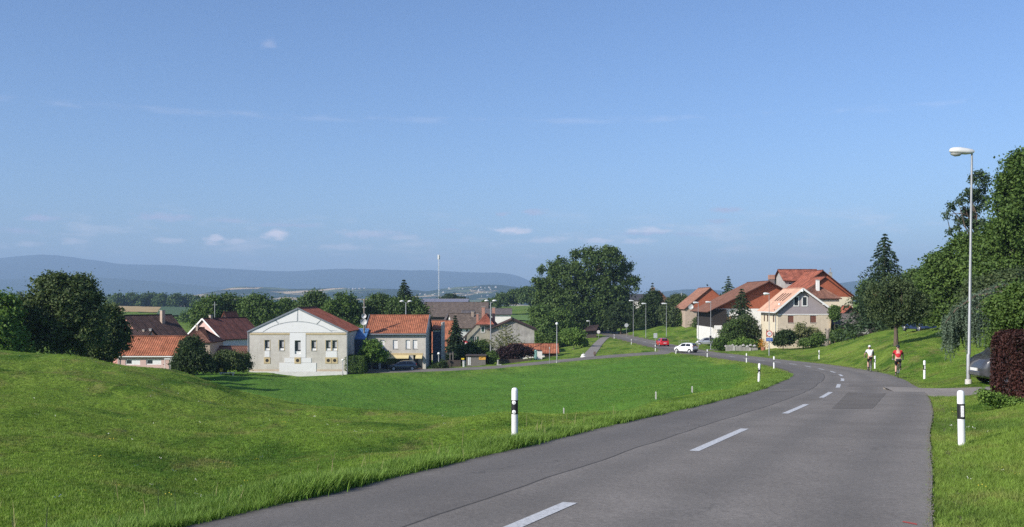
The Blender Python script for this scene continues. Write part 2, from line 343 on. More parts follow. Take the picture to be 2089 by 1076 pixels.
def meadow_mask(X, Y):
    yb = np.interp(X, [-60, -21, -11, -7, -4, 0, 4, 8, 12, 16, 19, 22, 23], [46, 44, 46, 44, 40, 35, 35, 43, 53, 65, 78, 96, 120]); return _ss(-.5, 3.0, Y - yb) * (1 - _ss(21, 24, X)) * (1 - _ss(128, 150, Y)) * _ss(-60, -45, X)
def build_ground():
    nu, nv = 430, 600
    u = np.linspace(-1.12, 1.12, nu); u = np.sign(u) * (np.abs(u / 1.12) ** 1.25) * 1.12
    v = np.concatenate([np.linspace(math.log(6), math.log(260), 500), np.linspace(math.log(260), math.log(13000), 101)[1:]])
    U, V = np.meshgrid(u, v); D_ = np.exp(V); X = (U * D_).ravel(); Y = (D_ - 25).ravel(); Z = ZC - ground_drop(X, Y)
    co = np.stack([X, Y, Z], 1)
    i = np.arange(nu * nv).reshape(nv, nu); q = np.stack([i[:-1, :-1], i[:-1, 1:], i[1:, 1:], i[1:, :-1]], -1).reshape(-1, 4)
    me = bpy.data.meshes.new('ground'); me.vertices.add(len(co)); me.vertices.foreach_set('co', co.ravel())
    me.loops.add(q.size); me.loops.foreach_set('vertex_index', q.ravel().astype(np.int32)); me.polygons.add(len(q))
    me.polygons.foreach_set('loop_start', np.arange(0, q.size, 4, dtype=np.int32)); me.polygons.foreach_set('use_smooth', np.ones(len(q), bool))
    d, hw = road_side(X, Y); near = 1 - _ss(.1, np.where(d > 0, 1.0, .45), np.abs(d) - hw)
    for nm, val in (('meadow', meadow_mask(X, Y)), ('edge', np.where(Y < 415, near, 0))): at = me.attributes.new(nm, 'FLOAT', 'POINT'); at.data.foreach_set('value', val.astype(np.float32))
    me.update(); me.materials.append(M_GROUND)
    return tag(link('ground', me), kind='structure')
GROUND = build_ground()

def asphalt(name, light=.135, seam=False, u_edge=None):
    m, nt = new_mat(name); uv = node(nt, 'ShaderNodeUVMap'); sp = node(nt, 'ShaderNodeSeparateXYZ'); nt.links.new(uv.outputs[0], sp.inputs[0])
    g = node(nt, 'ShaderNodeNewGeometry'); v = g.outputs['Position']
    n1 = noise_(nt, v, .5, 5, .6); n2 = noise_(nt, v, 17, 6, .75); n3 = noise_(nt, v, 60, 3, .7)
    base = tuple(light * q for q in (1.085, .99, .885))
    c = mixc(nt, maprange(nt, n1, .3, .7), tuple(q * .84 for q in base), tuple(q * 1.12 for q in base))
    c = mixc(nt, 1.0, c, maprange(nt, n2, .3, .7, .72, 1.26), 'MULTIPLY')
    c = mixc(nt, maprange(nt, n3, .63, .74, 0, .55), c, (.34, .33, .31))
    c = mixc(nt, maprange(nt, n3, .36, .28, 0, .6), c, (.03, .03, .032))
    if seam:
        u = mathn(nt, 'ADD', sp.outputs[0], mathn(nt, 'MULTIPLY', mathn(nt, 'SUBTRACT', noise_(nt, v, .9, 4), .5), .05))
        # the newer strip along the left edge is darker and finer
        c = mixc(nt, maprange(nt, u, 2.02, 1.98, 0, .42), c, (.105, .100, .096))
        lane = mathn(nt, 'ABSOLUTE', mathn(nt, 'SUBTRACT', mathn(nt, 'ABSOLUTE', mathn(nt, 'SUBTRACT', mathn(nt, 'ABSOLUTE', mathn(nt, 'SUBTRACT', u, 3.4)), 1.65)), .8))
        c = mixc(nt, maprange(nt, lane, .55, .1, 0, .34), c, (.12, .115, .108))      # wheel tracks, polished and oiled
        ln = mathn(nt, 'ABSOLUTE', mathn(nt, 'SUBTRACT', u, 2.0))
        c = mixc(nt, maprange(nt, ln, .028, .008, 0, .75), c, (.03, .03, .03))       # the joint itself
        mpx = node(nt, 'ShaderNodeMapping'); nt.links.new(uv.outputs[0], mpx.inputs[0]); mpx.inputs['Scale'].default_value = (.55, .12, 1)
        wv = node(nt, 'ShaderNodeTexVoronoi', feature='DISTANCE_TO_EDGE'); wv.inputs['Scale'].default_value = .8
        wob = node(nt, 'ShaderNodeVectorMath', operation='ADD'); nt.links.new(mpx.outputs[0], wob.inputs[0])
        nn = node(nt, 'ShaderNodeTexNoise'); nn.inputs['Scale'].default_value = 2.2; nn.inputs['Detail'].default_value = 5; nt.links.new(uv.outputs[0], nn.inputs['Vector'])
        sc = node(nt, 'ShaderNodeVectorMath', operation='SCALE'); sc.inputs['Scale'].default_value = .35; nt.links.new(nn.outputs['Color'], sc.inputs[0]); nt.links.new(sc.outputs[0], wob.inputs[1])
        nt.links.new(wob.outputs[0], wv.inputs['Vector'])
        cr = mathn(nt, 'MULTIPLY', maprange(nt, wv.outputs[0], .007, .002, 0, .35), maprange(nt, noise_(nt, v, .25, 3), .48, .6))
        c = mixc(nt, cr, c, (.035, .035, .036))
        ed = mathn(nt, 'ADD', sp.outputs[0], mathn(nt, 'MULTIPLY', mathn(nt, 'SUBTRACT', noise_(nt, v, 2.4, 5, .7), .5), .8))
        c = mixc(nt, maprange(nt, ed, .28, .02, 0, .55), c, (.06, .055, .04))          # soil washed over the edge
        c = mixc(nt, maprange(nt, ed, 6.35, 6.85, 0, .38), c, (.24, .225, .19))          # pale grit at the right edge
    st = noise_(nt, v, 1.3, 4, .7); c = mixc(nt, maprange(nt, st, .62, .74, 0, .28), c, tuple(q * .5 for q in base)); c = mixc(nt, maprange(nt, st, .36, .27, 0, .22), c, tuple(q * 1.45 for q in base))
    hb = mathn(nt, 'ADD', n2, mathn(nt, 'MULTIPLY', n3, .6))
    finish(nt, c, .9, .12, 0, bump(nt, hb, .5, .015)); return m
M_ROAD = asphalt('road_asphalt', .192, True); M_SIDE = asphalt('street_asphalt', .17); M_PATH = asphalt('path_gravel_asphalt', .24); M_PATCH = asphalt('patch_asphalt', .142); M_PATCH2 = asphalt('patch_asphalt_worn', .165)

def strip(name, L, Rr, zf, mat, across=6, lift=0.0, parent=None, kind='structure', skirt=True):
    """a sheet between two edge lines, uv in metres (u from the left edge, v along)"""
    L = np.array(L, float); Rr = np.array(Rr, float); n = len(L); vs = []; uvs = []; vlen = np.concatenate([[0], np.cumsum(np.linalg.norm(np.diff((L + Rr) / 2, axis=0), axis=1))])
    for i in range(n):
        w = np.linalg.norm(Rr[i] - L[i])
        for k in range(across + 1):
            p = L[i] + (Rr[i] - L[i]) * k / across; vs.append((p[0], p[1], zf(p[0], p[1], i) + lift)); uvs.append((w * k / across, vlen[i]))
    fs = []; A = across + 1
    for i in range(n - 1):
        for k in range(across): fs.append((i * A + k, i * A + k + 1, (i + 1) * A + k + 1, (i + 1) * A + k))
    if skirt:
        b = len(vs)
        for i in range(n):
            for k in (0, across):
                q = vs[i * A + k]; vs += [(q[0], q[1], q[2]), (q[0], q[1], q[2] - .12)]; uvs += [uvs[i * A + k]] * 2
        for i in range(n - 1):
            j = b + 4 * i; fs.append((j + 1, j, j + 4, j + 5)); fs.append((j + 2, j + 3, j + 7, j + 6))
    me = mesh_from(name, vs, fs, mat, True, [uvs[i] for f in fs for i in f])
    o = link(name, me, parent)
    return tag(o, kind=kind) if kind and parent is None else o
def zr(x, y, i=0): return ZC - float(d_road(y)) + .0
_je = np.random.default_rng(8); _jl = np.convolve(_je.normal(size=len(L_EDGE)), np.hanning(7) / 3, 'same')[:, None] * .035; _jr = np.convolve(_je.normal(size=len(R_EDGE)), np.hanning(9) / 4, 'same')[:, None] * .02
ROAD = strip('road', L_EDGE + _nrm * _jl, R_EDGE + _nrm * _jr, zr, M_ROAD, 8)
def table_strip(name, tab, hw, mat, lift, flare=None):
    t = catmull(tab, 10); xy = t[:, :2]; tg = np.gradient(xy, axis=0); tg /= np.linalg.norm(tg, axis=1)[:, None]; nn = np.stack([-tg[:, 1], tg[:, 0]], 1)
    w = np.full(len(t), hw) if flare is None else flare(np.linspace(0, 1, len(t)), hw)
    return strip(name, xy + nn * w[:, None], xy - nn * w[:, None], lambda x, y, i: ZC - t[i, 2], mat, 3, lift)
table_strip('side_street', STREET, 2.6, M_SIDE, -.004, lambda s, h: h + 4.5 * np.exp(-(s / .09) ** 2))
table_strip('footpath', PATH, .95, M_PATH, .002)
table_strip('driveway', DRIVE, 1.45, M_PATH, -.008, lambda s, h: h + .8 * np.exp(-(s / .2) ** 2))
table_strip('lane', LANE, 2.2, M_SIDE, -.008, lambda s, h: h + 4.0 * np.exp(-(s / .16) ** 2))

# centre-line dashes, repair patches and a sprayed mark, each a thin sheet on the road
def paint_mat():
    m, nt = new_mat('road_paint'); g = node(nt, 'ShaderNodeNewGeometry'); v = g.outputs['Position']
    n = noise_(nt, v, 22, 5, .7); c = mixc(nt, maprange(nt, n, .50, .68, 0, .8), (.56, .56, .55), (.2, .2, .195))
    finish(nt, c, .6, .3, 0, bump(nt, n, .2, .01)); return m
M_PAINT = paint_mat()
_cl = C_EDGE[_co]; _cs = np.concatenate([[0], np.cumsum(np.linalg.norm(np.diff(_cl, axis=0), axis=1))])
def at_s(s): return np.array([np.interp(s, _cs, _cl[:, 0]), np.interp(s, _cs, _cl[:, 1])])
def s_of_y(y): return float(np.interp(y, _cl[:, 1], _cs))
DASH = [(8.9, 10.9), (16.4, 20.9), (25.7, 29.9), (33.8, 38.0), (42.2, 46.2), (50.5, 54.5), (58.8, 62.5), (66.8, 70.5), (75, 78.6), (83, 86.5), (91, 94.5), (99, 102.5), (107, 110.5), (115, 118.5), (123, 126.5), (186, 190), (198, 202), (212, 216), (226, 230)]
for y0, y1 in DASH:
    ss = np.linspace(s_of_y(y0), s_of_y(y1), 8); c = np.array([at_s(s) for s in ss]); t = np.gradient(c, axis=0); t /= np.linalg.norm(t, axis=1)[:, None]; nn = np.stack([-t[:, 1], t[:, 0]], 1); c = c + nn * float(np.interp(y0, [10, 30, 60], [.36, .27, .0]))
    strip('road_marking', c + nn * .085, c - nn * .085, zr, M_PAINT, 2, .005, ROAD, None, False)
def quad_on_road(name, pix, mat, lift=.004):
    pts = []
    for px, py in pix:
        r = (py - HY) / F; y = 10.0
        for _ in range(60): y = .5 * y + .5 * float(d_road(y)) / r
        pts.append(np.array([(px - CX) / F * y, y]))
    a, b, c, d = pts; n = 6; L = np.array([a + (d - a) * i / n for i in range(n + 1)]); Rr = np.array([b + (c - b) * i / n for i in range(n + 1)])
    return strip(name, L, Rr, zr, mat, 4, lift, ROAD, None, False)
quad_on_road('repair_patch', [(1697, 834), (1780, 834), (1808, 803), (1730, 801)], M_PATCH)
quad_on_road('repair_patch', [(1560, 801), (1628, 797), (1640, 793), (1590, 795)], M_PATCH2)
quad_on_road('repair_patch', [(1728, 789), (1852, 789), (1848, 783), (1734, 783)], M_PATCH2)
quad_on_road('sprayed_mark', [(1842, 1064), (1870, 1069), (1871, 1072), (1841, 1066)], plain('red_spray_paint', (.45, .07, .05), .8))

# ---- far hills, mountains
def land_mat(name, forest, field, straw, f_lo, f_hi, scale):
    m, nt = new_mat(name); g = node(nt, 'ShaderNodeNewGeometry'); v = g.outputs['Position']
    n1 = noise_(nt, v, scale, 5, .6); n2 = noise_(nt, v, scale * 3.3, 3)
    vo = node(nt, 'ShaderNodeTexVoronoi'); vo.inputs['Scale'].default_value = scale * 4; mp = node(nt, 'ShaderNodeMapping'); nt.links.new(v, mp.inputs[0]); mp.inputs['Scale'].default_value = (1, .55, 1); nt.links.new(mp.outputs[0], vo.inputs['Vector'])
    sp = node(nt, 'ShaderNodeSeparateColor'); nt.links.new(vo.outputs['Color'], sp.inputs[0])
    fc = mixc(nt, maprange(nt, sp.outputs[0], .45, .55), field, straw)
    c = mixc(nt, maprange(nt, mathn(nt, 'ADD', n1, mathn(nt, 'MULTIPLY', n2, .25)), f_lo, f_hi), fc, forest)
    finish(nt, c, .95, .1, 0, bump(nt, noise_(nt, v, scale * 30, 4, .7), .8, 12)); return m
def ridge(name, prof, Yc, front, back, zbase, mat, rough_=6.0, nx=260, ny=26, fade=1.0, seed=1):
    """a hill range: crest line as seen in the photograph at distance Yc, sloping to its foot at Yc-front and down again behind"""
    pr = np.array(prof, float); px = np.linspace(pr[0, 0], pr[-1, 0], nx); py = np.interp(px, pr[:, 0], pr[:, 1]); r = np.random.default_rng(seed)
    k = np.ones(5) / 5; py = np.convolve(np.pad(py, 2, 'edge'), k, 'valid')
    X0 = (px - CX) / F * Yc; zc = ZC - (py - HY) / F * Yc
    # fractal offsets in x and y
    def fr(X, Y):
        s = np.zeros_like(X)
        for o in range(7):
            q = np.random.default_rng(seed * 10 + o); w = (2 ** o) * 2.2 / front
            for _ in range(3):
                a = q.uniform(0, 6.28); s += np.sin((X * math.cos(a) + Y * math.sin(a)) * w + q.uniform(0, 6.28)) / (1.75 ** o)
        return s / 3
    T = np.concatenate([np.linspace(0, 1, ny), np.linspace(1, 2, 9)[1:]]); vs = []
    X, TT = np.meshgrid(X0, T); Yg = np.where(TT <= 1, Yc - front * (1 - TT), Yc + back * (TT - 1)); zt = np.broadcast_to(zc, X.shape)
    prof_t = np.where(TT <= 1, TT ** 1.25, 1 - (TT - 1) ** 1.2)
    Z = zbase + (zt - zbase) * prof_t + fr(X, Yg) * rough_ * np.clip(np.minimum(TT, 2 - TT) * 3, 0, 1) * np.clip((zt - zbase) / max(1, zc.max() - zbase), 0, 1)
    fx = .96 + .04 * 0
    Xs = X * np.where(TT <= 1, 1, Yg / Yc)
    co = np.stack([Xs, Yg, Z], -1).reshape(-1, 3); n2 = len(T); i = np.arange(n2 * nx).reshape(n2, nx)
    q = np.stack([i[:-1, :-1], i[:-1, 1:], i[1:, 1:], i[1:, :-1]], -1).reshape(-1, 4)
    me = mesh_from(name, co.tolist(), q.tolist(), mat, True); return tag(link(name, me), kind='structure')
FOREST = (.022, .045, .018)
M_MOUNT = land_mat('mountain_forest', (.028, .055, .022), (.09, .12, .045), (.16, .15, .08), .36, .44, .0007)
M_HILL = land_mat('hill_farmland', (.024, .05, .02), (.14, .17, .06), (.62, .46, .26), .56, .61, .0024)
ridge('mountain', [(-700, 540), (-300, 528), (0, 527), (45, 523), (95, 521), (150, 526), (200, 533), (240, 540), (330, 541), (430, 545), (520, 550), (600, 552), (645, 549), (690, 546), (740, 548), (800, 551), (850, 553), (868, 551), (890, 554), (950, 557), (1010, 557), (1050, 562), (1075, 571), (1090, 580), (1120, 596), (1200, 603), (1500, 604), (1800, 600), (2400, 600)], 12000, 4200, 900, -120, M_MOUNT, 42, 420, 34, seed=2)
ridge('mountain', [(-700, 556), (-300, 566), (-60, 574), (60, 570), (170, 566), (260, 571), (330, 577), (420, 584), (520, 592), (640, 601), (760, 606)], 8800, 2200, 700, -112, M_MOUNT, 26, 260, 26, seed=14)
ridge('hill', [(330, 625), (400, 607), (440, 597), (466, 588), (485, 585), (560, 586), (590, 589), (640, 588), (700, 586), (722, 589), (745, 588), (800, 589), (850, 591), (870, 594), (900, 588), (935, 583), (965, 581), (990, 578), (1020, 579), (1060, 584), (1100, 592), (1180, 605), (1260, 618)], 4600, 1900, 900, -62, M_HILL, 9, 360, 40, seed=5)
ridge('hill', [(1200, 612), (1300, 603), (1360, 597), (1400, 593), (1440, 592), (1500, 597), (1600, 590), (1700, 580), (1740, 573), (1790, 572), (1900, 566), (2100, 560), (2500, 570)], 7600, 2600, 1200, -110, M_MOUNT, 16, 240, 26, seed=9)

# ---- drained fields beyond the village, sheets laid on the ground
def field(name, pix, mat, n=14, lift=.35):
    """pix: four corners (px, Y) left-near, right-near, right-far, left-far"""
    q = [np.array([(px - CX) / F * Y, Y]) for px, Y in pix]; vs = []; fs = []
    for j in range(n + 1):
        for i in range(n + 1):
            a = q[0] + (q[1] - q[0]) * i / n; b = q[3] + (q[2] - q[3]) * i / n; p = a + (b - a) * j / n; vs.append(p)
    xy = np.array(vs); z = ZC - ground_drop(xy[:, 0], xy[:, 1]) + lift
    fs = [(j * (n + 1) + i, j * (n + 1) + i + 1, (j + 1) * (n + 1) + i + 1, (j + 1) * (n + 1) + i) for j in range(n) for i in range(n)]
    return tag(link(name, mesh_from(name, np.column_stack([xy, z]).tolist(), fs, mat, True)), kind='structure')
M_WHEAT = plain('ripe_wheat', (.42, .29, .12), .9, var=.12, scale=.02); M_MAIZE = plain('maize_green', (.055, .105, .03), .9, var=.25, scale=.05); M_PASTURE = plain('pasture_green', (.11, .19, .03), .9, var=.15, scale=.03)

# ---- haze: one even box of air round everything
hz = MB().box(-16500, 16500, -150, 14600, -156, 570).build('haze', None); hz['kind'] = 'stuff'
def haze_mat():
    m, nt = new_mat('haze_air'); v = node(nt, 'ShaderNodeVolumePrincipled'); v.inputs['Color'].default_value = (.47, .68, .97, 1); v.inputs['Density'].default_value = 1.25e-4; v.inputs['Anisotropy'].default_value = 0.0
    o = node(nt, 'ShaderNodeOutputMaterial'); nt.links.new(v.outputs[0], o.inputs['Volume']); return m
hz.data.materials.append(haze_mat())
# ------------------------------------------------------------------ vegetation builders
def leaf_mat(name, dark, light, warm=None, transl=.25):
    if name in MATS: return MATS[name]
    m, nt = new_mat(name); at = node(nt, 'ShaderNodeAttribute', attribute_name='tint'); f = at.outputs['Fac']
    c = mixc(nt, f, dark, light)
    if warm: c = mixc(nt, maprange(nt, f, .90, .97, 0, .8), c, warm)
    b = node(nt, 'ShaderNodeBsdfPrincipled'); setin(nt, b.inputs['Base Color'], c); b.inputs['Roughness'].default_value = .62; b.inputs['Specular IOR Level'].default_value = .25
    t = node(nt, 'ShaderNodeBsdfTranslucent'); setin(nt, t.inputs['Color'], mixc(nt, 1.0, c, (1.15, 1.25, .6), 'MULTIPLY'))
    mx = node(nt, 'ShaderNodeMixShader'); mx.inputs[0].default_value = transl; nt.links.new(b.outputs[0], mx.inputs[1]); nt.links.new(t.outputs[0], mx.inputs[2])
    o = node(nt, 'ShaderNodeOutputMaterial'); nt.links.new(mx.outputs[0], o.inputs['Surface']); MATS[name] = m; return m
def bark_mat(name='bark', col=(.11, .085, .065)):
    if name in MATS: return MATS[name]
    m, nt = new_mat(name); tc = node(nt, 'ShaderNodeTexCoord'); mp = node(nt, 'ShaderNodeMapping'); nt.links.new(tc.outputs['Object'], mp.inputs[0]); mp.inputs['Scale'].default_value = (6, 6, 1.2)
    n = noise_(nt, mp.outputs[0], 2.0, 5, .65); finish(nt, mixc(nt, maprange(nt, n, .3, .7), tuple(q * .5 for q in col), tuple(q * 1.5 for q in col)), .9, .1, 0, bump(nt, n, .7, .05)); MATS[name] = m; return m
LEAF_OAK = leaf_mat('oak_leaf', (0.034, 0.072, 0.020), (0.116, 0.172, 0.041))
LEAF_MID = leaf_mat('broad_leaf', (0.040, 0.084, 0.019), (0.125, 0.195, 0.041))
LEAF_BRIGHT = leaf_mat('bright_leaf', (0.061, 0.128, 0.022), (0.183, 0.287, 0.055))
LEAF_OLIVE = leaf_mat('olive_leaf', (.036, .066, .021), (.122, .160, .050))
LEAF_APPLE = leaf_mat('apple_leaf', (.038, .064, .026), (.110, .148, .056), (.17, .12, .05))
LEAF_NEEDLE = leaf_mat('fir_needle', (0.021, 0.046, 0.022), (0.069, 0.107, 0.045), None, .1)
LEAF_CEDAR = leaf_mat('blue_cedar_needle', (.042, .074, .046), (.140, .190, .125), None, .1)
LEAF_RED = leaf_mat('copper_leaf', (.022, .011, .010), (.098, .034, .026), (.13, .046, .030), .2)
LEAF_PURPLE = leaf_mat('purple_leaf', (0.018, 0.010, 0.012), (0.055, 0.026, 0.028), None, .15)
LEAF_PALE = leaf_mat('pale_leaf', (0.104, 0.128, 0.051), (0.293, 0.293, 0.134))
LEAF_DARK = leaf_mat('dark_leaf', (0.019, 0.038, 0.013), (0.055, 0.090, 0.024))
BARK = bark_mat(); BARK_GREY = bark_mat('grey_bark', (.20, .175, .15))

def rand_unit(n, r):
    v = r.normal(size=(n, 3)); return v / np.linalg.norm(v, axis=1)[:, None]
def leaf_mesh(name, c, nrm, size, tint, mat, aspect=.62, parent=None, r=None):
    """many small bent leaf faces as one mesh"""
    n = len(c); r = r or rng; t = np.cross(nrm, rand_unit(n, r)); t /= np.maximum(np.linalg.norm(t, axis=1), 1e-6)[:, None]; b = np.cross(nrm, t)
    s = size[:, None] * .5; a = aspect
    v = np.stack([c - t * s, c + b * s * a + nrm * s * .18, c + t * s, c - b * s * a + nrm * s * .18], 1).reshape(-1, 3)
    q = np.arange(4 * n, dtype=np.int32)
    me = bpy.data.meshes.new(name); me.vertices.add(4 * n); me.vertices.foreach_set('co', v.ravel()); me.loops.add(4 * n); me.loops.foreach_set('vertex_index', q)
    me.polygons.add(n); me.polygons.foreach_set('loop_start', q[::4].copy()); me.update()
    at = me.attributes.new('tint', 'FLOAT', 'FACE'); at.data.foreach_set('value', np.clip(tint, 0, 1).astype(np.float32))
    me.materials.append(mat); return link(name, me, parent)
def crown_points(lobes, n_clump, per, clump_r, leaf, r, shell=.55, up=.25, gap=.0, flat=.8):
    """lobes: rows (x,y,z,rx,ry,rz). Clumps of leaves over and through the lobes: uneven edge, gaps, light and dark tufts"""
    lobes = np.asarray(lobes, float); area = (lobes[:, 3] * lobes[:, 5]) ; pr = area / area.sum()
    k = r.choice(len(lobes), n_clump, p=pr); d = rand_unit(n_clump, r); d[:, 2] = np.where(d[:, 2] < -.75, -d[:, 2], d[:, 2])
    rad = np.where(r.random(n_clump) < shell, 1 - .22 * r.random(n_clump) ** 1.2 + np.clip(r.normal(size=n_clump), -1.5, .9) * .055, r.random(n_clump) ** .45 * .95)
    cc = lobes[k, :3] + d * lobes[k, 3:] * rad[:, None]
    keep = np.ones(n_clump, bool)
    if gap:
        # irregular holes through the crown
        f = np.zeros(n_clump); sc = 2.2 / lobes[:, 3].mean()
        for _ in range(6):
            a = rand_unit(1, r)[0]; f += np.sin(cc @ a * sc * r.uniform(1.6, 4.6) + r.uniform(0, 6.28))
        keep = f < np.quantile(f, 1 - gap)
    cc = cc[keep]; k = k[keep]; d = d[keep]; m = len(cc)
    csz = clump_r * r.uniform(.55, 1.35, m); ct = r.random(m)
    idx = np.repeat(np.arange(m), per); o = r.normal(size=(len(idx), 3)) * .5; o[:, 2] *= flat
    c = cc[idx] + o * csz[idx][:, None]
    out = c - lobes[k[idx], :3]; out /= np.maximum(np.linalg.norm(out, axis=1), 1e-6)[:, None]
    nr = out * .55 + rand_unit(len(idx), r) * .75; nr[:, 2] += up; nr /= np.linalg.norm(nr, axis=1)[:, None]
    tint = np.clip(.5 * ct[idx] + .5 * r.random(len(idx)), 0, 1)
    return c, nr, leaf * r.uniform(.6, 1.4, len(idx)), tint
def limbs(mb, base, top, rad, ends, r, n=7):
    """tapered trunk with limbs that reach the given ends"""
    base = Vector(base); top = Vector(top); mid = base.lerp(top, .5) + Vector((r.normal() * .04, r.normal() * .04, 0)) * (top - base).length
    mb.tube([base - Vector((0, 0, .5)), base + Vector((0, 0, .05)), base.lerp(mid, .5), mid, top], [rad * 1.5, rad * 1.25, rad * .95, rad * .8, rad * .35], n)
    for e in ends:
        e = Vector(e); s = base.lerp(top, r.uniform(.35, .85)); kn = s.lerp(e, .5) + Vector((r.normal() * .1, r.normal() * .1, r.uniform(.0, .18))) * (e - s).length
        mb.tube([s, kn, e], [rad * .45, rad * .28, rad * .07], 5)
def tree(name, label, Y, lobes_px, base_px, mat, leaf, n_clump, per, clump_r, trunk=.25, group=None, gap=.0, seed=None, cat='tree', depth=1.0, bark=None, bright=None, shell=.55, aspect=.62, y_off=0.0, warm_up=.25):
    """lobes_px: (px, py, rx, ry[, dy]) ellipses of the crown in the photograph at distance Y; base_px: trunk foot column (px) or world (x, y)"""
    r = np.random.default_rng(seed if seed is not None else zlib.crc32(label.encode()) % 99991)
    s = Y / F
    bx = (base_px - CX) * s; bz = gz(bx, Y + y_off); base = Vector((bx, Y + y_off, bz))
    L = []
    for q in lobes_px:
        c = P(q[0], q[1], Y); rx, rz = q[2] * s, q[3] * s; dy = q[4] if len(q) > 4 else r.normal() * .35 * rx
        L.append((c.x - base.x, c.y - base.y + dy, c.z - base.z, rx, min(rx, max(rz, .4 * rx)) * depth, rz))
    root = thing(name, label, cat, base, 0, group)
    top = max(L, key=lambda q: q[2] + q[5]); mb = MB(); ends = []
    for q in L:
        for _ in range(2):
            d = rand_unit(1, r)[0]; ends.append((q[0] + d[0] * q[3] * .7, q[1] + d[1] * q[4] * .7, q[2] + abs(d[2]) * q[5] * .6))
    tp = np.average([q[:3] for q in L], axis=0, weights=[q[3] * q[5] for q in L]); tp[2] = .75 * tp[2] + .25 * top[2]
    if trunk:
        limbs(mb, (0, 0, 0), tp, trunk, ends[:14], r); mb.build('trunk', bark or BARK, root, True)
    c, nr, sz, tint = crown_points(L, n_clump, per, clump_r, leaf, r, shell, warm_up, gap)
    ok = c[:, 2] > .05; leaf_mesh('crown', c[ok], nr[ok], sz[ok], tint[ok], mat, aspect, root, r)
    return root
def conifer(name, label, Y, apex, base_py, half_w, mat, seed=1, layers=26, leaf=.5, per=42, trunk=.22, droop=.25, group=None, base_px=None, low=.05, power=1.0, sparse=1.0):
    """whorls of drooping boughs; apex = (px, py), half_w = crown half width in photograph pixels"""
    r = np.random.default_rng(seed); s = Y / F; bx = ((base_px or apex[0]) - CX) * s; bz = gz(bx, Y); top = P(apex[0], apex[1], Y); H = top.z - bz; lean = top.x - bx
    root = thing(name, label, 'tree', (bx, Y, bz), 0, group); W_ = half_w * s
    MB().tube([(0, 0, -.4), (lean * .3, 0, H * .3), (lean * .7, 0, H * .7), (lean, 0, H * .99)], [trunk, trunk * .75, trunk * .4, .03], 7).build('trunk', BARK, root, True)
    C = []; N = []; S = []; T = []
    for i in range(layers):
        t = (i + .5) / layers; z0 = H * (low + (1 - low) * t); R = 1.22 * W_ * (1 - t) ** (power * .85) * r.uniform(.78, 1.12) + .10 * W_ * (1 - t) + .06; nb = max(4, int((6 + 5 * (1 - t)) * sparse)); ph = r.uniform(0, 6.28)
        for b in range(nb):
            a = ph + 6.283 * b / nb + r.normal() * .15; Rb = R * r.uniform(.65, 1.12); m = max(8, int(1.25 * per * (.4 + .9 * (1 - t)))); q = r.random(m) ** .7
            lat = r.normal(size=m) * .13 * Rb * (1.25 - q); zz = z0 - droop * Rb * q ** 1.4 + r.normal(size=m) * .04 * Rb + .12 * Rb * (1 - q)
            x = lean * t + np.cos(a) * q * Rb - np.sin(a) * lat; y = np.sin(a) * q * Rb + np.cos(a) * lat
            C.append(np.stack([x, y, zz], 1)); nn = rand_unit(m, r) * .7; nn[:, 2] += .8; N.append(nn / np.linalg.norm(nn, axis=1)[:, None]); S.append(1.12 * leaf * r.uniform(.6, 1.3, m) * (.6 + .4 * (1 - t))); T.append(np.full(m, r.random()) * .5 + r.random(m) * .5)
    leaf_mesh('crown', np.concatenate(C), np.concatenate(N), np.concatenate(S), np.concatenate(T), mat, .42, root, r); return root
def shrub(name, label, Y, lobes_px, mat, leaf, n_clump, per, clump_r, cat='shrub', **k):
    px = sum(q[0] for q in lobes_px) / len(lobes_px); return tree(name, label, Y, lobes_px, px, mat, leaf, n_clump, per, clump_r, trunk=k.pop('trunk', .06), cat=cat, **k)

# ------------------------------------------------------------------ building builders
def tile_mat(name, c1, c2, mortar, w=.24, h=.36, var=.35):
    if name in MATS: return MATS[name]
    m, nt = new_mat(name); uv = node(nt, 'ShaderNodeUVMap'); br = node(nt, 'ShaderNodeTexBrick'); nt.links.new(uv.outputs[0], br.inputs['Vector'])
    br.inputs['Color1'].default_value = (*c1, 1); br.inputs['Color2'].default_value = (*c2, 1); br.inputs['Mortar'].default_value = (*mortar, 1)
    br.inputs['Scale'].default_value = 1.0; br.inputs['Brick Width'].default_value = w; br.inputs['Row Height'].default_value = h; br.inputs['Mortar Size'].default_value = .022; br.inputs['Bias'].default_value = -.1; br.offset = .0
    tc = node(nt, 'ShaderNodeTexCoord'); n = noise_(nt, tc.outputs['Object'], .9, 6, .65)
    c = mixc(nt, 1.0, br.outputs[0], maprange(nt, n, .3, .7, 1 - var, 1 + var * .7), 'MULTIPLY')
    c = mixc(nt, maprange(nt, noise_(nt, tc.outputs['Object'], 3.1, 5, .7), .60, .78, 0, .45), c, tuple(q * .45 for q in c1))
    finish(nt, c, .85, .2); MATS[name] = m; return m
T_ORANGE = tile_mat('tile_orange', (.38, .135, .070), (.46, .18, .095), (.19, .075, .045), var=.48)
T_WEATHER = tile_mat('tile_weathered', (.155, .120, .095), (.20, .155, .125), (.085, .065, .05))
T_RED = tile_mat('tile_red', (.31, .098, .060), (.39, .13, .082), (.12, .045, .03), var=.48)
T_BROWN = tile_mat('tile_brown', (.20, .098, .066), (.25, .125, .085), (.10, .05, .04))
T_DARK = tile_mat('tile_dark', (.075, .048, .042), (.105, .066, .055), (.035, .024, .022))
T_GREY = tile_mat('tile_grey', (.15, .13, .125), (.20, .175, .165), (.08, .07, .07))
T_PINK = tile_mat('tile_pink', (.54, .33, .235), (.60, .39, .285), (.42, .24, .17), .3, .3, .14)
T_TAN = tile_mat('tile_tan', (.30, .15, .10), (.37, .19, .13), (.16, .08, .06))
T_SLATE = tile_mat('tile_slate', (.065, .065, .072), (.09, .09, .098), (.04, .04, .045))
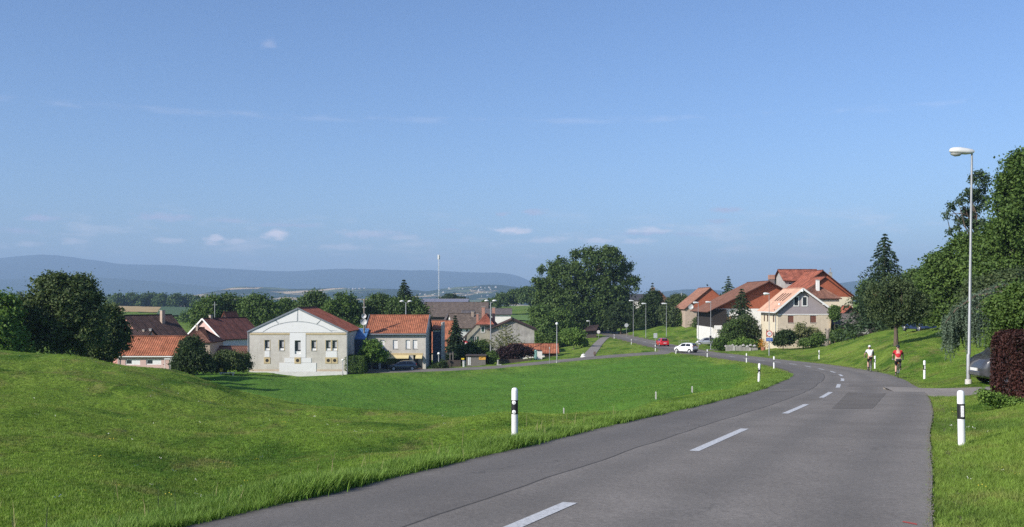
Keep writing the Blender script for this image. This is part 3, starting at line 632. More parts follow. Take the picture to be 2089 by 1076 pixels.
T_DKRED = tile_mat('tile_dark_red', (.12, .05, .042), (.155, .066, .054), (.055, .025, .022))

def roof_plane(mb, uvs, e0, e1, r1, r0, rib=.26, h=.045, thick=.12):
    """one tiled slope between eave e0-e1 and ridge r0-r1: a slab with raised tile ribs running up it"""
    e0, e1, r0, r1 = (Vector(q) for q in (e0, e1, r0, r1)); W_ = (e1 - e0).length; n = max(2, min(140, int(W_ / rib))); nm = (e1 - e0).cross(r0 - e0)
    if nm.length < 1e-6: nm = (e1 - e0).cross(r1 - e0)
    nm.normalize()
    if nm.z < 0: nm = -nm
    S = ((r0 + r1) / 2 - (e0 + e1) / 2).length; b = len(mb.v); prof = [0, 0, h, h]
    m = 4 * n + 1
    for i in range(m):
        t = i / (m - 1); q = h if (i % 4) in (2, 3) else 0
        for p, v in ((e0.lerp(e1, t), 0), (r0.lerp(r1, t), S)):
            mb.v.append(p + nm * q); uvs.append((W_ * t, v))
    for i in range(m - 1): mb.f.append([b + 2 * i, b + 2 * i + 2, b + 2 * i + 3, b + 2 * i + 1])
    b2 = len(mb.v)
    for p in (e0, e1, r1, r0):
        mb.v.append(p - nm * .01); uvs.append((0, 0))
    for p in (e0, e1, r1, r0):
        mb.v.append(p - nm * thick); uvs.append((0, 0))
    for f in ((0, 1, 2, 3), (7, 6, 5, 4), (0, 4, 5, 1), (1, 5, 6, 2), (2, 6, 7, 3), (3, 7, 4, 0)): mb.f.append([b2 + i for i in f])
def build_roof(planes, mat, parent, name='roof', rib=.26, ridges=()):
    mb = MB(); uvs = []
    for p in planes: roof_plane(mb, uvs, *p, rib=rib)
    me = mesh_from(name, mb.v, mb.f, mat, False, [uvs[i] for f in mb.f for i in f])
    o = link(name, me, parent)
    for a, b in ridges: MB().tube([a, b], .11, 6).build('ridge_cap', mat, o)
    return o
def holed_wall(mb, x0, x1, z0, z1, y, holes, depth=.16):
    """front wall sheet facing -y with rectangular openings and their reveals"""
    xs = sorted({x0, x1, *[h[0] for h in holes], *[h[1] for h in holes]}); zs = sorted({z0, z1, *[h[2] for h in holes], *[h[3] for h in holes]})
    for i in range(len(xs) - 1):
        for j in range(len(zs) - 1):
            cx, cz = (xs[i] + xs[i + 1]) / 2, (zs[j] + zs[j + 1]) / 2
            if any(h[0] < cx < h[1] and h[2] < cz < h[3] for h in holes): continue
            mb.add([(xs[i], y, zs[j]), (xs[i + 1], y, zs[j]), (xs[i + 1], y, zs[j + 1]), (xs[i], y, zs[j + 1])], [(0, 1, 2, 3)])
    for a, b, c, d in [h[:4] for h in holes]:
        q = y + depth; mb.add([(a, y, c), (b, y, c), (b, y, d), (a, y, d), (a, q, c), (b, q, c), (b, q, d), (a, q, d)], [(0, 4, 5, 1), (1, 5, 6, 2), (2, 6, 7, 3), (3, 7, 4, 0)])
GLASS = plain('window_glass', (.035, .042, .05), .08, 0, .6, .1); FRAME_W = plain('white_frame', (.72, .72, .70), .5, var=.05); FRAME_B = plain('brown_frame', (.12, .06, .04), .6)
STONE = plain('sill_stone', (.34, .33, .31), .8); SHUT_G = plain('green_shutter', (.03, .07, .045), .6); SHUT_B = plain('brown_shutter', (.15, .065, .045), .65); BLIND = plain('white_blind', (.72, .72, .71), .6, var=.06)
def window(parent, x0, x1, z0, z1, y, frame=FRAME_W, bars=1, sill=True, recess=.1, fw=.06, blind=0.0, shutters=None, pane=GLASS, rails=0, name='window'):
    w = MB(); yy = y + recess
    for b in ((x0, x0 + fw, z0, z1), (x1 - fw, x1, z0, z1), (x0 + fw, x1 - fw, z0, z0 + fw), (x0 + fw, x1 - fw, z1 - fw, z1)): w.box(b[0], b[1], yy - .035, yy + .03, b[2], b[3])
    for i in range(bars):
        xm = x0 + (x1 - x0) * (i + 1) / (bars + 1); w.box(xm - .025, xm + .025, yy - .03, yy + .025, z0 + fw, z1 - fw)
    for i in range(rails):
        zm = z0 + (z1 - z0) * (i + 1) / (rails + 1); w.box(x0 + fw, x1 - fw, yy - .028, yy + .02, zm - .02, zm + .02)
    o = w.build(name, frame, parent); MB().box(x0 + fw * .5, x1 - fw * .5, yy - .008, yy + .012, z0 + fw * .5, z1 - fw * .5).build('pane', pane, o)
    if blind: MB().box(x0 + fw, x1 - fw, yy - .024, yy - .012, z1 - (z1 - z0) * blind, z1 - fw).build('blind', BLIND, o)
    if sill: MB().box(x0 - .05, x1 + .05, y - .06, y + recess - .04, z0 - .07, z0 - .003).build('sill', STONE, o)
    if shutters:
        ww = (x1 - x0) * .5
        for a, b in ((x0 - ww - .02, x0 - .02), (x1 + .02, x1 + ww + .02)): MB().box(a, b, y - .05, y - .006, z0 - .02, z1 + .02).build('shutter', shutters, o)
    return o
def chimney(parent, x, y, z0, z1, w, mat, cap=True, metal=False):
    o = MB().box(x - w / 2, x + w / 2, y - w / 2, y + w / 2, z0, z1).build('chimney', mat, parent)
    if cap: MB().box(x - w * .62, x + w * .62, y - w * .62, y + w * .62, z1 + .002, z1 + .09).build('chimney_cap', STONE, o)
    if metal: MB().tube([(x, y, z1 + .09), (x, y, z1 + .75)], w * .22, 8).tube([(x, y, z1 + .75), (x, y, z1 + .95)], [w * .36, w * .1], 8).build('flue_cowl', plain('galvanised', (.5, .5, .5), .35, .8), o)
    return o
def house(name, label, Y, pxl, pxr, py_base, py_eave, py_ridge, depth, axis, wall, roof, rot=0.0, over=.45, wins=(), gable=None, chim=(), group=None, hip=0.0, cat='house', sink=2.5, bargeboard=None, apex_px=None, rib=.28, trim=None):
    """a pitched-roof building whose front plane stands at distance Y; all px/py are photograph pixels in that plane"""
    s = Y / F; w = (pxr - pxl) * s; pc = (pxl + pxr) / 2; base = P(pc, py_base, Y); root = thing(name, label, cat, base, rot, group)
    ze = (py_base - py_eave) * s; Yr = Y if axis == 'y' else Y + depth / 2; zr_ = (ZC - (py_ridge - HY) / F * Yr) - base.z; hw = w / 2
    X = lambda px: (px - pc) * s; Z = lambda py: (py_base - py) * s
    holes = [(X(q[0]), X(q[1]), Z(q[3]), Z(q[2])) for q in wins if Z(q[2]) < ze + .02]
    mb = MB(); holed_wall(mb, -hw, hw, -sink, ze, 0, holes)
    mb.add([(hw, 0, -sink), (hw, depth, -sink), (hw, depth, ze), (hw, 0, ze)], [(0, 1, 2, 3)]).add([(-hw, depth, -sink), (-hw, 0, -sink), (-hw, 0, ze), (-hw, depth, ze)], [(0, 1, 2, 3)]).add([(hw, depth, -sink), (-hw, depth, -sink), (-hw, depth, ze), (hw, depth, ze)], [(0, 1, 2, 3)])
    mb.add([(-hw + .02, .25, -sink), (hw - .02, .25, -sink), (hw - .02, .25, ze), (-hw + .02, .25, ze)], [(0, 1, 2, 3)])
    ax = X(apex_px) if apex_px else 0.0; th = .13
    if axis == 'y':
        gm = MB() if gable else mb
        gm.prism([(-hw, ze), (hw, ze), (ax, zr_ - th)], 0.0 if not gable else -.012, depth)
        mb.build('wall', wall, root)
        if gable: gm.build('gable_wall', gable, root)
        sl = (zr_ - ze) / (ax + hw); sr = (zr_ - ze) / (hw - ax); o2 = over; zl, zq = ze - sl * o2, ze - sr * o2; y0, y1 = -over, depth + over * .6
        ro = build_roof([((-hw - o2, y1, zl), (-hw - o2, y0, zl), (ax, y0, zr_), (ax, y1, zr_)), ((hw + o2, y0, zq), (hw + o2, y1, zq), (ax, y1, zr_), (ax, y0, zr_))], roof, root, 'roof', rib, [((ax, y0, zr_ + .03), (ax, y1, zr_ + .03))])
        if bargeboard:
            for a, b in (((-hw - o2, y0 - .03, zl - .06), (ax, y0 - .03, zr_ - .06)), ((ax, y0 - .03, zr_ - .06), (hw + o2, y0 - .03, zq - .06))): MB().bar(a, b, .05, .26).build('bargeboard', bargeboard, ro)
            MB().box(-hw - o2 - .05, -hw - o2 + .02, y0, y1, zl - .16, zl + .02).build('fascia', bargeboard, ro)
    else:
        yr = depth / 2; gmb = MB(); hp = hip * yr
        if not hip:
            for sx in (-1, 1): mb.add([(sx * hw, 0, ze), (sx * hw, depth, ze), (sx * hw, yr, zr_ - th)], [(0, 1, 2)])
        mb.build('wall', wall, root)
        sl = (zr_ - ze) / yr; zl = ze - sl * over; y0, y1 = -over, depth + over; xo = hw + over * .7
        if hip: pl = [((-xo, y0, zl), (xo, y0, zl), (xo - hp, yr, zr_), (-xo + hp, yr, zr_)), ((xo, y1, zl), (-xo, y1, zl), (-xo + hp, yr, zr_), (xo - hp, yr, zr_)), ((xo, y0, zl), (xo, y1, zl), (xo - hp, yr + .02, zr_), (xo - hp, yr - .02, zr_)), ((-xo, y1, zl), (-xo, y0, zl), (-xo + hp, yr - .02, zr_), (-xo + hp, yr + .02, zr_))]
        else: pl = [((-xo, y0, zl), (xo, y0, zl), (xo, yr, zr_), (-xo, yr, zr_)), ((xo, y1, zl), (-xo, y1, zl), (-xo, yr, zr_), (xo, yr, zr_))]
        ro = build_roof(pl, roof, root, 'roof', rib, [((-xo + hp, yr, zr_ + .03), (xo - hp, yr, zr_ + .03))])
        if trim: MB().box(-xo, xo, y0 - .06, y0 + .0, zl - .16, zl - .03).build('gutter', trim, ro)
    for q in wins:
        k = dict(q[4]) if len(q) > 4 else {}
        hole = Z(q[2]) < ze + .02
        window(root, X(q[0]), X(q[1]), Z(q[3]), Z(q[2]), 0 if hole else -.03, recess=k.pop('recess', .1 if hole else -.01), **k)
    for q in chim:
        yq = q[4] if len(q) > 4 else depth / 2; k = (Y + yq) / F; x = (q[0] - CX) * k - base.x; zt = (ZC - (q[2] - HY) * k) - base.z; zb = (ZC - (q[1] - HY) * k) - base.z - 1.0
        chimney(root, x, yq, zb, zt, q[3] * k, q[5] if len(q) > 5 else PLASTER_T, metal=(len(q) > 6))
    return root
PLASTER_G = plain('plaster_grey', (.40, .385, .36), .9, var=.12, scale=.9, streak=.25, bmp=.1); PLASTER_W = plain('plaster_white', (.74, .72, .68), .85, var=.06, scale=1.1, streak=.1); PLASTER_T = plain('plaster_tan', (.42, .33, .26), .9, var=.14, scale=1.2)
PLASTER_P = plain('plaster_pink', (.58, .40, .36), .9, var=.07, scale=.8, streak=.12); PLASTER_C = plain('plaster_cream', (.68, .60, .45), .9, var=.06, scale=1.0, streak=.1); PLASTER_B = plain('plaster_beige', (.54, .46, .355), .9, var=.1, scale=1.5, streak=.15, bmp=.15)
WOOD_D = plain('dark_wood', (.06, .045, .038), .8, var=.25, scale=4); WOOD_G = plain('grey_wood', (.17, .155, .14), .85, var=.2, scale=5); LILAC = plain('lilac_cladding', (.30, .265, .275), .7, var=.06, scale=1.5); BLUE_W = plain('blue_cladding', (.075, .18, .37), .6, var=.06)
METAL = plain('galvanised_steel', (.31, .32, .33), .55, .3, .5, .1, 3); BLACK = plain('black_rubber', (.012, .012, .013), .6); WHITE = plain('white_plastic', (.80, .80, .80), .45, var=.04)
# ------------------------------------------------------------------ the village buildings
def block_mat():
    m, nt = new_mat('sand_lime_block'); tc = node(nt, 'ShaderNodeTexCoord'); mp = node(nt, 'ShaderNodeMapping'); nt.links.new(tc.outputs['Object'], mp.inputs[0]); mp.inputs['Rotation'].default_value = (R_(90), 0, 0)
    br = node(nt, 'ShaderNodeTexBrick'); nt.links.new(mp.outputs[0], br.inputs['Vector']); br.inputs['Scale'].default_value = 1; br.inputs['Brick Width'].default_value = .30; br.inputs['Row Height'].default_value = .15; br.inputs['Mortar Size'].default_value = .012
    br.inputs['Color1'].default_value = (.52, .49, .44, 1); br.inputs['Color2'].default_value = (.58, .55, .495, 1); br.inputs['Mortar'].default_value = (.42, .395, .36, 1)
    n = noise_(nt, tc.outputs['Object'], .55, 5, .6); c = mixc(nt, 1.0, br.outputs[0], maprange(nt, n, .3, .7, .86, 1.1), 'MULTIPLY')
    ms = node(nt, 'ShaderNodeMapping'); nt.links.new(tc.outputs['Object'], ms.inputs[0]); ms.inputs['Scale'].default_value = (2.6, 2.6, .16)
    c = mixc(nt, maprange(nt, noise_(nt, ms.outputs[0], 1.5, 5, .6), .58, .74, 0, .35), c, (.24, .20, .155))
    finish(nt, c, .92, .1); return m
M_BLOCK = block_mat(); M_PANEL = plain('white_panel', (.70, .695, .69), .55, var=.025, scale=.8, streak=.05); M_OCHRE = plain('ochre_stone', (.50, .40, .23), .9, var=.14, scale=2); M_JOINT = plain('joint_grey', (.40, .42, .43), .8); M_TRIM = plain('zinc_trim', (.24, .26, .29), .45, .5, .5, .1); M_PLINTH = plain('plinth_concrete', (.60, .59, .57), .9, var=.1, scale=1.5)
M_VENT = plain('vent_dark', (.02, .018, .016), .7)

def hall():
    """white-gabled hall: facade read at 140 m"""
    Y = 140.0; s = Y / F; base = P(608, 761.5, Y); root = thing('village_hall', 'pale block hall with a broad white arched gable and stepped white panel', 'hall', base)
    zx = lambda x: (500 + x / 5.977 - 608) * s; zz = lambda y: (761.5 - (600 + y / 5.977)) * s       # coordinates measured on an enlargement
    x0, x1, ze, za, dep = zx(47), zx(1238), zz(452), zz(172), 12.6; xa = zx(645)
    W_ = [(240, 300, 562, 688), (415, 475, 562, 688), (605, 680, 567, 733), (808, 868, 565, 690), (985, 1045, 565, 690), (1063, 1122, 565, 690)]
    holes = [(zx(a), zx(b), zz(d), zz(c)) for a, b, c, d in W_]
    mb = MB(); holed_wall(mb, x0, x1, -2.5, zz(470), 0, holes, .2)
    for sx, a, b in ((1, 0, dep), (-1, dep, 0)):
        x = x1 if sx > 0 else x0; mb.add([(x, a, -2.5), (x, b, -2.5), (x, b, ze), (x, a, ze)], [(0, 1, 2, 3)])
    mb.add([(x1, dep, -2.5), (x0, dep, -2.5), (x0, dep, ze), (x1, dep, ze)], [(0, 1, 2, 3)]); mb.add([(x0 + .02, .3, -2.5), (x1 - .02, .3, -2.5), (x1 - .02, .3, ze), (x0 + .02, .3, ze)], [(0, 1, 2, 3)])
    mb.build('wall', M_BLOCK, root)
    MB().prism([(x0, zz(470)), (x1, zz(470)), (x1, ze), (xa, za - .12), (x0, ze)], .0, dep).build('gable_wall', M_JOINT, root)
    th = .13; o = .22; sl = (za - ze) / (xa - x0); sr = (za - ze) / (x1 - xa)
    ro = build_roof([((x0 - o, dep + .3, ze - sl * o), (x0 - o, -.12, ze - sl * o), (xa, -.12, za), (xa, dep + .3, za)), ((x1 + o, -.12, ze - sr * o), (x1 + o, dep + .3, ze - sr * o), (xa, dep + .3, za), (xa, -.12, za))], T_RED, root, 'roof', .34, [((xa, -.1, za + .03), (xa, dep + .3, za + .03))])
    for a, b in (((x0 - o, -.15, ze - sl * o - .04), (xa, -.15, za - .04)), ((xa, -.15, za - .04), (x1 + o, -.15, ze - sr * o - .04))): MB().bar(a, b, .05, .22).build('verge_trim', M_TRIM, ro)
    MB().tube([(x1 + .1, -.05, ze - .1), (x1 + .1, -.05, -.5)], .07, 8).build('downpipe', M_TRIM, root)
    MB().tube([(x0 - .1, -.05, ze - .1), (x0 - .1, -.05, -.5)], .07, 8).build('downpipe', METAL, root)
    # gable panels: the arch field and the four fields above it, with open joints between
    pz = zz(470); ax0, ax1, ah = zx(222), zx(1062), zz(340)
    def arc(t, off=0.0): x = ax0 + (ax1 - ax0) * t; return (x, pz + (ah - pz) * (1 - (2 * t - 1) ** 2) ** .82 + off)
    A = [arc(i / 28) for i in range(29)]
    MB().prism([(p[0], p[1] - .07) if 0 < i < 28 else p for i, p in enumerate(A)] , -.045, -.004).build('arch_panel', M_PANEL, root)
    def upper(t0, t1, xt0, xt1):
        """a field between the arch (t0..t1) and the verge (x xt0..xt1)"""
        lo = [arc(t0 + (t1 - t0) * i / 10, .07) for i in range(11)]
        vz = lambda x: (ze + sl * (x - x0) if x < xa else ze + sr * (x1 - x)) - .2
        top = [(xt1, vz(xt1)), (xt0, vz(xt0))]
        return lo + top
    g = .05; tx = lambda t: ax0 + (ax1 - ax0) * t
    q1x, q2x = zx(372), zx(925); t1 = (zx(415) - ax0) / (ax1 - ax0); t2 = (zx(880) - ax0) / (ax1 - ax0)
    MB().prism([(x0 + .12, pz + .04), (ax0 - .12, pz + .04)] + upper(.03, t1 - .012, x0 + .25, q1x - g), -.045, -.004).build('gable_panel', M_PANEL, root)
    MB().prism(upper(t1 + .012, .5 - .012, q1x + g, xa - g), -.045, -.004).build('gable_panel', M_PANEL, root)
    MB().prism(upper(.5 + .012, t2 - .012, xa + g, q2x - g), -.045, -.004).build('gable_panel', M_PANEL, root)
    MB().prism(upper(t2 + .012, .97, q2x + g, x1 - .25) + [], -.045, -.004).build('gable_panel', M_PANEL, root)
    MB().prism([(ax1 + .12, pz + .04), (x1 - .12, pz + .04), (x1 - .3, pz + .2), (ax1 - .05, pz + .2)], -.044, -.004).build('gable_panel', M_PANEL, root)
    # centre column round its window, and the two white steps
    c0, c1 = zx(545), zx(740); cw_ = MB(); holed_wall(cw_, c0, c1, zz(778), zz(474), -.05, [holes[2]], .05)
    cw_.add([(c0, -.05, zz(778)), (c0, 0, zz(778)), (c0, 0, zz(474)), (c0, -.05, zz(474))], [(0, 1, 2, 3)]).add([(c1, 0, zz(778)), (c1, -.05, zz(778)), (c1, -.05, zz(474)), (c1, 0, zz(474))], [(0, 1, 2, 3)])
    cw_.build('centre_panel', M_PANEL, root)
    MB().box(zx(480), zx(808), -.055, -.003, zz(838), zz(781)).build('step_panel', M_PANEL, root); MB().box(zx(418), zx(868), -.062, -.003, zz(948), zz(841)).build('step_panel', M_PANEL, root)
    for a, b, c, d in ((240, 300, 692, 770), (985, 1120, 697, 777)): MB().box(zx(a), zx(b), -.04, -.003, zz(d), zz(c)).build('spandrel_panel', M_PANEL, root)
    for a, b, c, d in ((62, 545, 479, 496), (740, 1228, 479, 496)): MB().box(zx(a), zx(b), -.07, -.003, zz(d), zz(c)).build('string_course', M_OCHRE, root)
    for a, b, c, d in ((62, 416, 920, 942), (870, 1190, 920, 942)): MB().box(zx(a), zx(b), -.012, -.003, zz(d), zz(c)).build('base_course', plain('rusty_stone', (.52, .42, .32), .9, var=.15, scale=1.2), root)
    MB().box(x0 - .02, x1 + .02, -.1, -.004, -1.2, zz(949)).build('plinth', M_PLINTH, root)
    for a, b in ((230, 308), (603, 680), (978, 1051), (1056, 1130)):
        y_ = -.055 if a == 603 else 0; z0_, z1_ = zz(849), zz(773)
        p = MB().box(zx(a), zx(b), y_ - .05, y_ - .004, z0_, z1_).build('vent_plate', M_OCHRE, root); MB().lathe([(.24, y_ - .055), (.24, y_ - .06)], 20, 'Y', (zx((a + b) / 2), 0, (z0_ + z1_) / 2)).build('round_vent', M_VENT, p)
    for i, h in enumerate(holes):
        o_ = window(root, h[0], h[1], h[2], h[3], 0, M_PANEL if i == 2 else FRAME_W, 0, i != 2, .15, .05, blind=.0)
        MB().box(h[0] + .05, h[1] - .05, .125, .14, h[2] + .05, h[2] + (h[3] - h[2]) * .2).build('rail', FRAME_W, o_)
        MB().box(h[0] + (h[1] - h[0]) * .55, h[1] - .06, .125, .139, h[2] + (h[3] - h[2]) * .3, h[3] - .25).build('curtain', plain('net_curtain', (.36, .36, .37), .9), o_)
        if i != 2:
            for xx in (h[0] - .05, h[1] + .05): MB().box(xx - .045, xx + .045, -.025, -.003, h[2] - .05, h[3] + .06).build('window_surround', M_OCHRE, o_)
    return root
hall()

def shop():
    Y = 150.0; s = Y / F; base = P(807, 754, Y); root = thing('shop_house', 'pale shop building with an orange tiled roof and yellow awnings', 'house', base)
    zx = lambda x: (720 + x / 6.33 - 807) * s; zz = lambda y: (754 - (600 + y / 6.33)) * s
    x0, x1, ze, dep = zx(158), zx(940), zz(505), 11.0; yr = 5.6; zr_ = (ZC - (643.5 - HY) / F * (Y + yr)) - base.z
    W_ = [(352, 412, 595, 712), (515, 577, 595, 712), (680, 738, 595, 712), (772, 832, 595, 712)]; holes = [(zx(a), zx(b), zz(d), zz(c)) for a, b, c, d in W_]
    shopf = [(zx(175), zx(330), zz(975), zz(800)), (zx(360), zx(725), zz(975), zz(780)), (zx(780), zx(900), zz(975), zz(785))]
    mb = MB(); holed_wall(mb, x0, x1, 0.02, ze, 0, holes + [(a, b, .021, d) for a, b, c, d in shopf], .25); mb.box(x0, x1, .0, dep, -2.5, .0)
    for x, a, b in ((x1, 0, dep), (x0, dep, 0)):
        mb.add([(x, a, 0), (x, b, 0), (x, b, ze), (x, yr, zr_ - .12), (x, a, ze)], [(0, 1, 2, 3, 4)])
    mb.add([(x1, dep, 0), (x0, dep, 0), (x0, dep, ze), (x1, dep, ze)], [(0, 1, 2, 3)]); mb.add([(x0 + .02, .9, 0), (x1 - .02, .9, 0), (x1 - .02, .9, ze), (x0 + .02, .9, ze)], [(0, 1, 2, 3)])
    mb.build('wall', M_BLOCK, root)
    sl = (zr_ - ze) / yr; o = .35; zl = ze - sl * o + .1
    ro = build_roof([((x0 - .1, -o, zl), (x1 + .1, -o, zl), (x1 + .1, yr, zr_), (x0 - .1, yr, zr_)), ((x1 + .1, dep + o, zl), (x0 - .1, dep + o, zl), (x0 - .1, yr, zr_), (x1 + .1, yr, zr_))], T_ORANGE, root, 'roof', .3, [((x0 - .1, yr, zr_ + .03), (x1 + .1, yr, zr_ + .03))])
    for x in (x0 - .16, x1 + .16): MB().bar((x, -o, zl + .02), (x, yr, zr_ + .06), .12, .24).bar((x, yr, zr_ + .06), (x, dep + o, zl + .02), .12, .24).build('parapet', M_TRIM, ro)
    MB().box(x0 - .1, x1 + .1, -o - .16, -o - .004, zl - .2, zl - .01).build('gutter', M_TRIM, ro)
    d = MB(); n = 22
    for i in range(n):
        xa = x0 + .2 + (x1 - x0 - .5) * i / (n - 1); d.box(xa - .10, xa + .10, -.2, -.004, ze - .22, ze - .02)
    tag(d.build('dentil', M_TRIM, root), kind='stuff')
    MB().tube([(x1 + .02, -.12, ze - .1), (x1 + .02, -.12, -.5)], .06, 8).build('downpipe', METAL, root)
    MB().box(zx(425), zx(905), -.05, -.004, zz(790), zz(765)).build('string_course', M_OCHRE, root)
    for h in holes: window(root, *h, 0, FRAME_W, 0, True, .16, .05, blind=.93)
    aw = plain('yellow_awning', (.62, .52, .28), .8, var=.06)
    for a, b in ((zx(415), zx(725)), (zx(812), zx(898))): MB().add([(a, -.02, zz(790)), (b, -.02, zz(790)), (b, -.9, zz(822)), (a, -.9, zz(822)), (a, -.9, zz(832)), (b, -.9, zz(832))], [(0, 1, 2, 3), (3, 2, 5, 4)]).build('awning', aw, root)
    for i, (a, b, c, d_) in enumerate(shopf): window(root, a, b, c + .05, d_, 0, FRAME_B, 2 if i == 1 else (0 if i == 2 else 1), False, .55, .07, name='shop_window')
    # satellite dish mast at the left verge
    # rear stair tower to the right, its shade put into the wall colour
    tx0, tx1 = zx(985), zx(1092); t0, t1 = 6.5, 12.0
    for nm, mt, a in (('stair_tower_wall', plain('navy_shade_wall', (.035, .05, .09), .6), (tx0, tx1, t0, t1, -2.5, zz(478))),): MB().box(*a).build(nm, mt, root)
    sl2 = .35; build_roof([((tx0 - .1, t0 - .3, zz(472)), (tx1 + .1, t0 - .3, zz(472)), (tx1 + .1, t1 - 1, zz(385)), (tx0 - .1, t1 - 1, zz(385)))], T_ORANGE, root, 'tower_roof', .3)
    MB().box(tx1 + .1, tx1 + .3, t0 - .3, t1, -2.5, zz(383)).build('tower_parapet', M_BLOCK, root)
    window(root, tx0 + .1, tx0 + .5, zz(505), zz(482), t0, FRAME_W, 0, False, -.03); window(root, tx0 + .6, tx1 - .1, zz(505), zz(482), t0, FRAME_W, 0, False, -.03)
    return root
shop()

def annex():
    """low pink building with long windows"""
    hr = house('pink_pavilion', 'low pink building with an orange tiled roof and two long white windows', 125, 239, 360, 768, 722, 686.5, 6.0, 'x', PLASTER_P, T_ORANGE, over=.35, trim=FRAME_W,
          wins=[(256, 286, 733.5, 744.5, dict(bars=1, blind=.0, fw=.12, sill=False)), (298, 329, 733.5, 744.5, dict(bars=1, fw=.12, sill=False)), (345, 358, 735, 761, dict(bars=1, sill=False, frame=FRAME_W, fw=.14))], cat='building')
    s = 125 / F
    for px in (268.5, 311): MB().box((px - 299.5) * s, (px + 17 - 299.5) * s, .06, .075, (768 - 743) * s, (768 - 735) * s).build('roller_blind', BLIND, hr)
    MB().box((339 - 299.5) * s, (361.5 - 299.5) * s, -.75, -.42, (768 - 733) * s, (768 - 731) * s).build('porch_roof', FRAME_W, hr)
    for px in (340, 361): MB().box((px - 299.8) * s, (px - 299) * s, -.7, -.6, -1.0, (768 - 733.2) * s).build('porch_post', FRAME_W, hr)
    MB().tube([((243 - 299.5) * s, -.12, (768 - 722) * s), ((243 - 299.5) * s, -.12, -1)], .05, 8).build('downpipe', METAL, hr)
    MB().box((240 - 299.5) * s, (360 - 299.5) * s, -.03, -.003, (768 - 729) * s, (768 - 724) * s).build('eave_shade_strip', plain('eave_shade', (.30, .24, .23), .8), hr)  # dark strip with the eave's shade put into its colour
annex()

PINKROSE = plain('plaster_rose', (.55, .27, .22), .9, var=.08)
house('farmhouse', 'rose-walled house under a steep dark roof behind the pink pavilion', 150, 196, 318, 712, 690, 644, 8.0, 'y', PINKROSE, T_DARK, rot=R_(-34), over=.4, chim=[(304, 650, 634, 7, 5.4, PLASTER_T)])
house('farmhouse', 'low dark-roofed wing between the walnut tree and the pink pavilion roof', 140, 236, 296, 705, 690, 673, 5, 'x', PINKROSE, T_DARK, over=.3, chim=[(293, 690, 674, 4, 2.0, PLASTER_T), (307, 690, 672, 4.5, 2.2, STONE)])
house('gabled_house', 'house with a pink upper gable, white lower wall and dark red roof', 165, 362, 470, 724, 689, 650, 9, 'y', PLASTER_W, T_DKRED, rot=R_(-33), over=.35, gable=PLASTER_P, bargeboard=FRAME_W, wins=[(446, 452, 699, 705, dict(bars=0))], chim=[(421, 662, 644, 5.5, 1.5, PLASTER_T)])
house('hipped_house', 'small brown hipped roof in front of the pink-gabled house', 150, 362, 428, 720, 696, 669, 7, 'x', PLASTER_T, T_BROWN, over=.4, hip=.95, chim=[(402, 676, 664, 4, 3.0, PLASTER_T)])
house('low_shed', 'long low shed with a plain brown roof beside the white-gabled hall', 152, 425, 504, 742, 726, 707, 6, 'x', PLASTER_T, T_BROWN, over=.3, cat='shed')
house('far_house', 'small red gable peeping over the dark red roof', 185, 447, 468, 690, 660, 637, 8, 'y', PLASTER_P, T_RED, over=.3)
# blue hall behind, between the white-gabled hall and the shop
house('blue_building', 'bright blue clad building between the white-gabled hall and the shop', 147, 724, 745, 757, 691, 672, 7, 'x', plain('navy_shade_wall', (.035, .05, .09), .6), BLUE_W, over=.15, cat='building')  # wall shares the tower's navy, darkened for shade
house('orange_roofed_house', 'house with a steep orange roof behind the shop tower', 178, 868, 911, 738, 715, 655, 9, 'x', PLASTER_T, T_ORANGE, rot=R_(-12), over=.4)

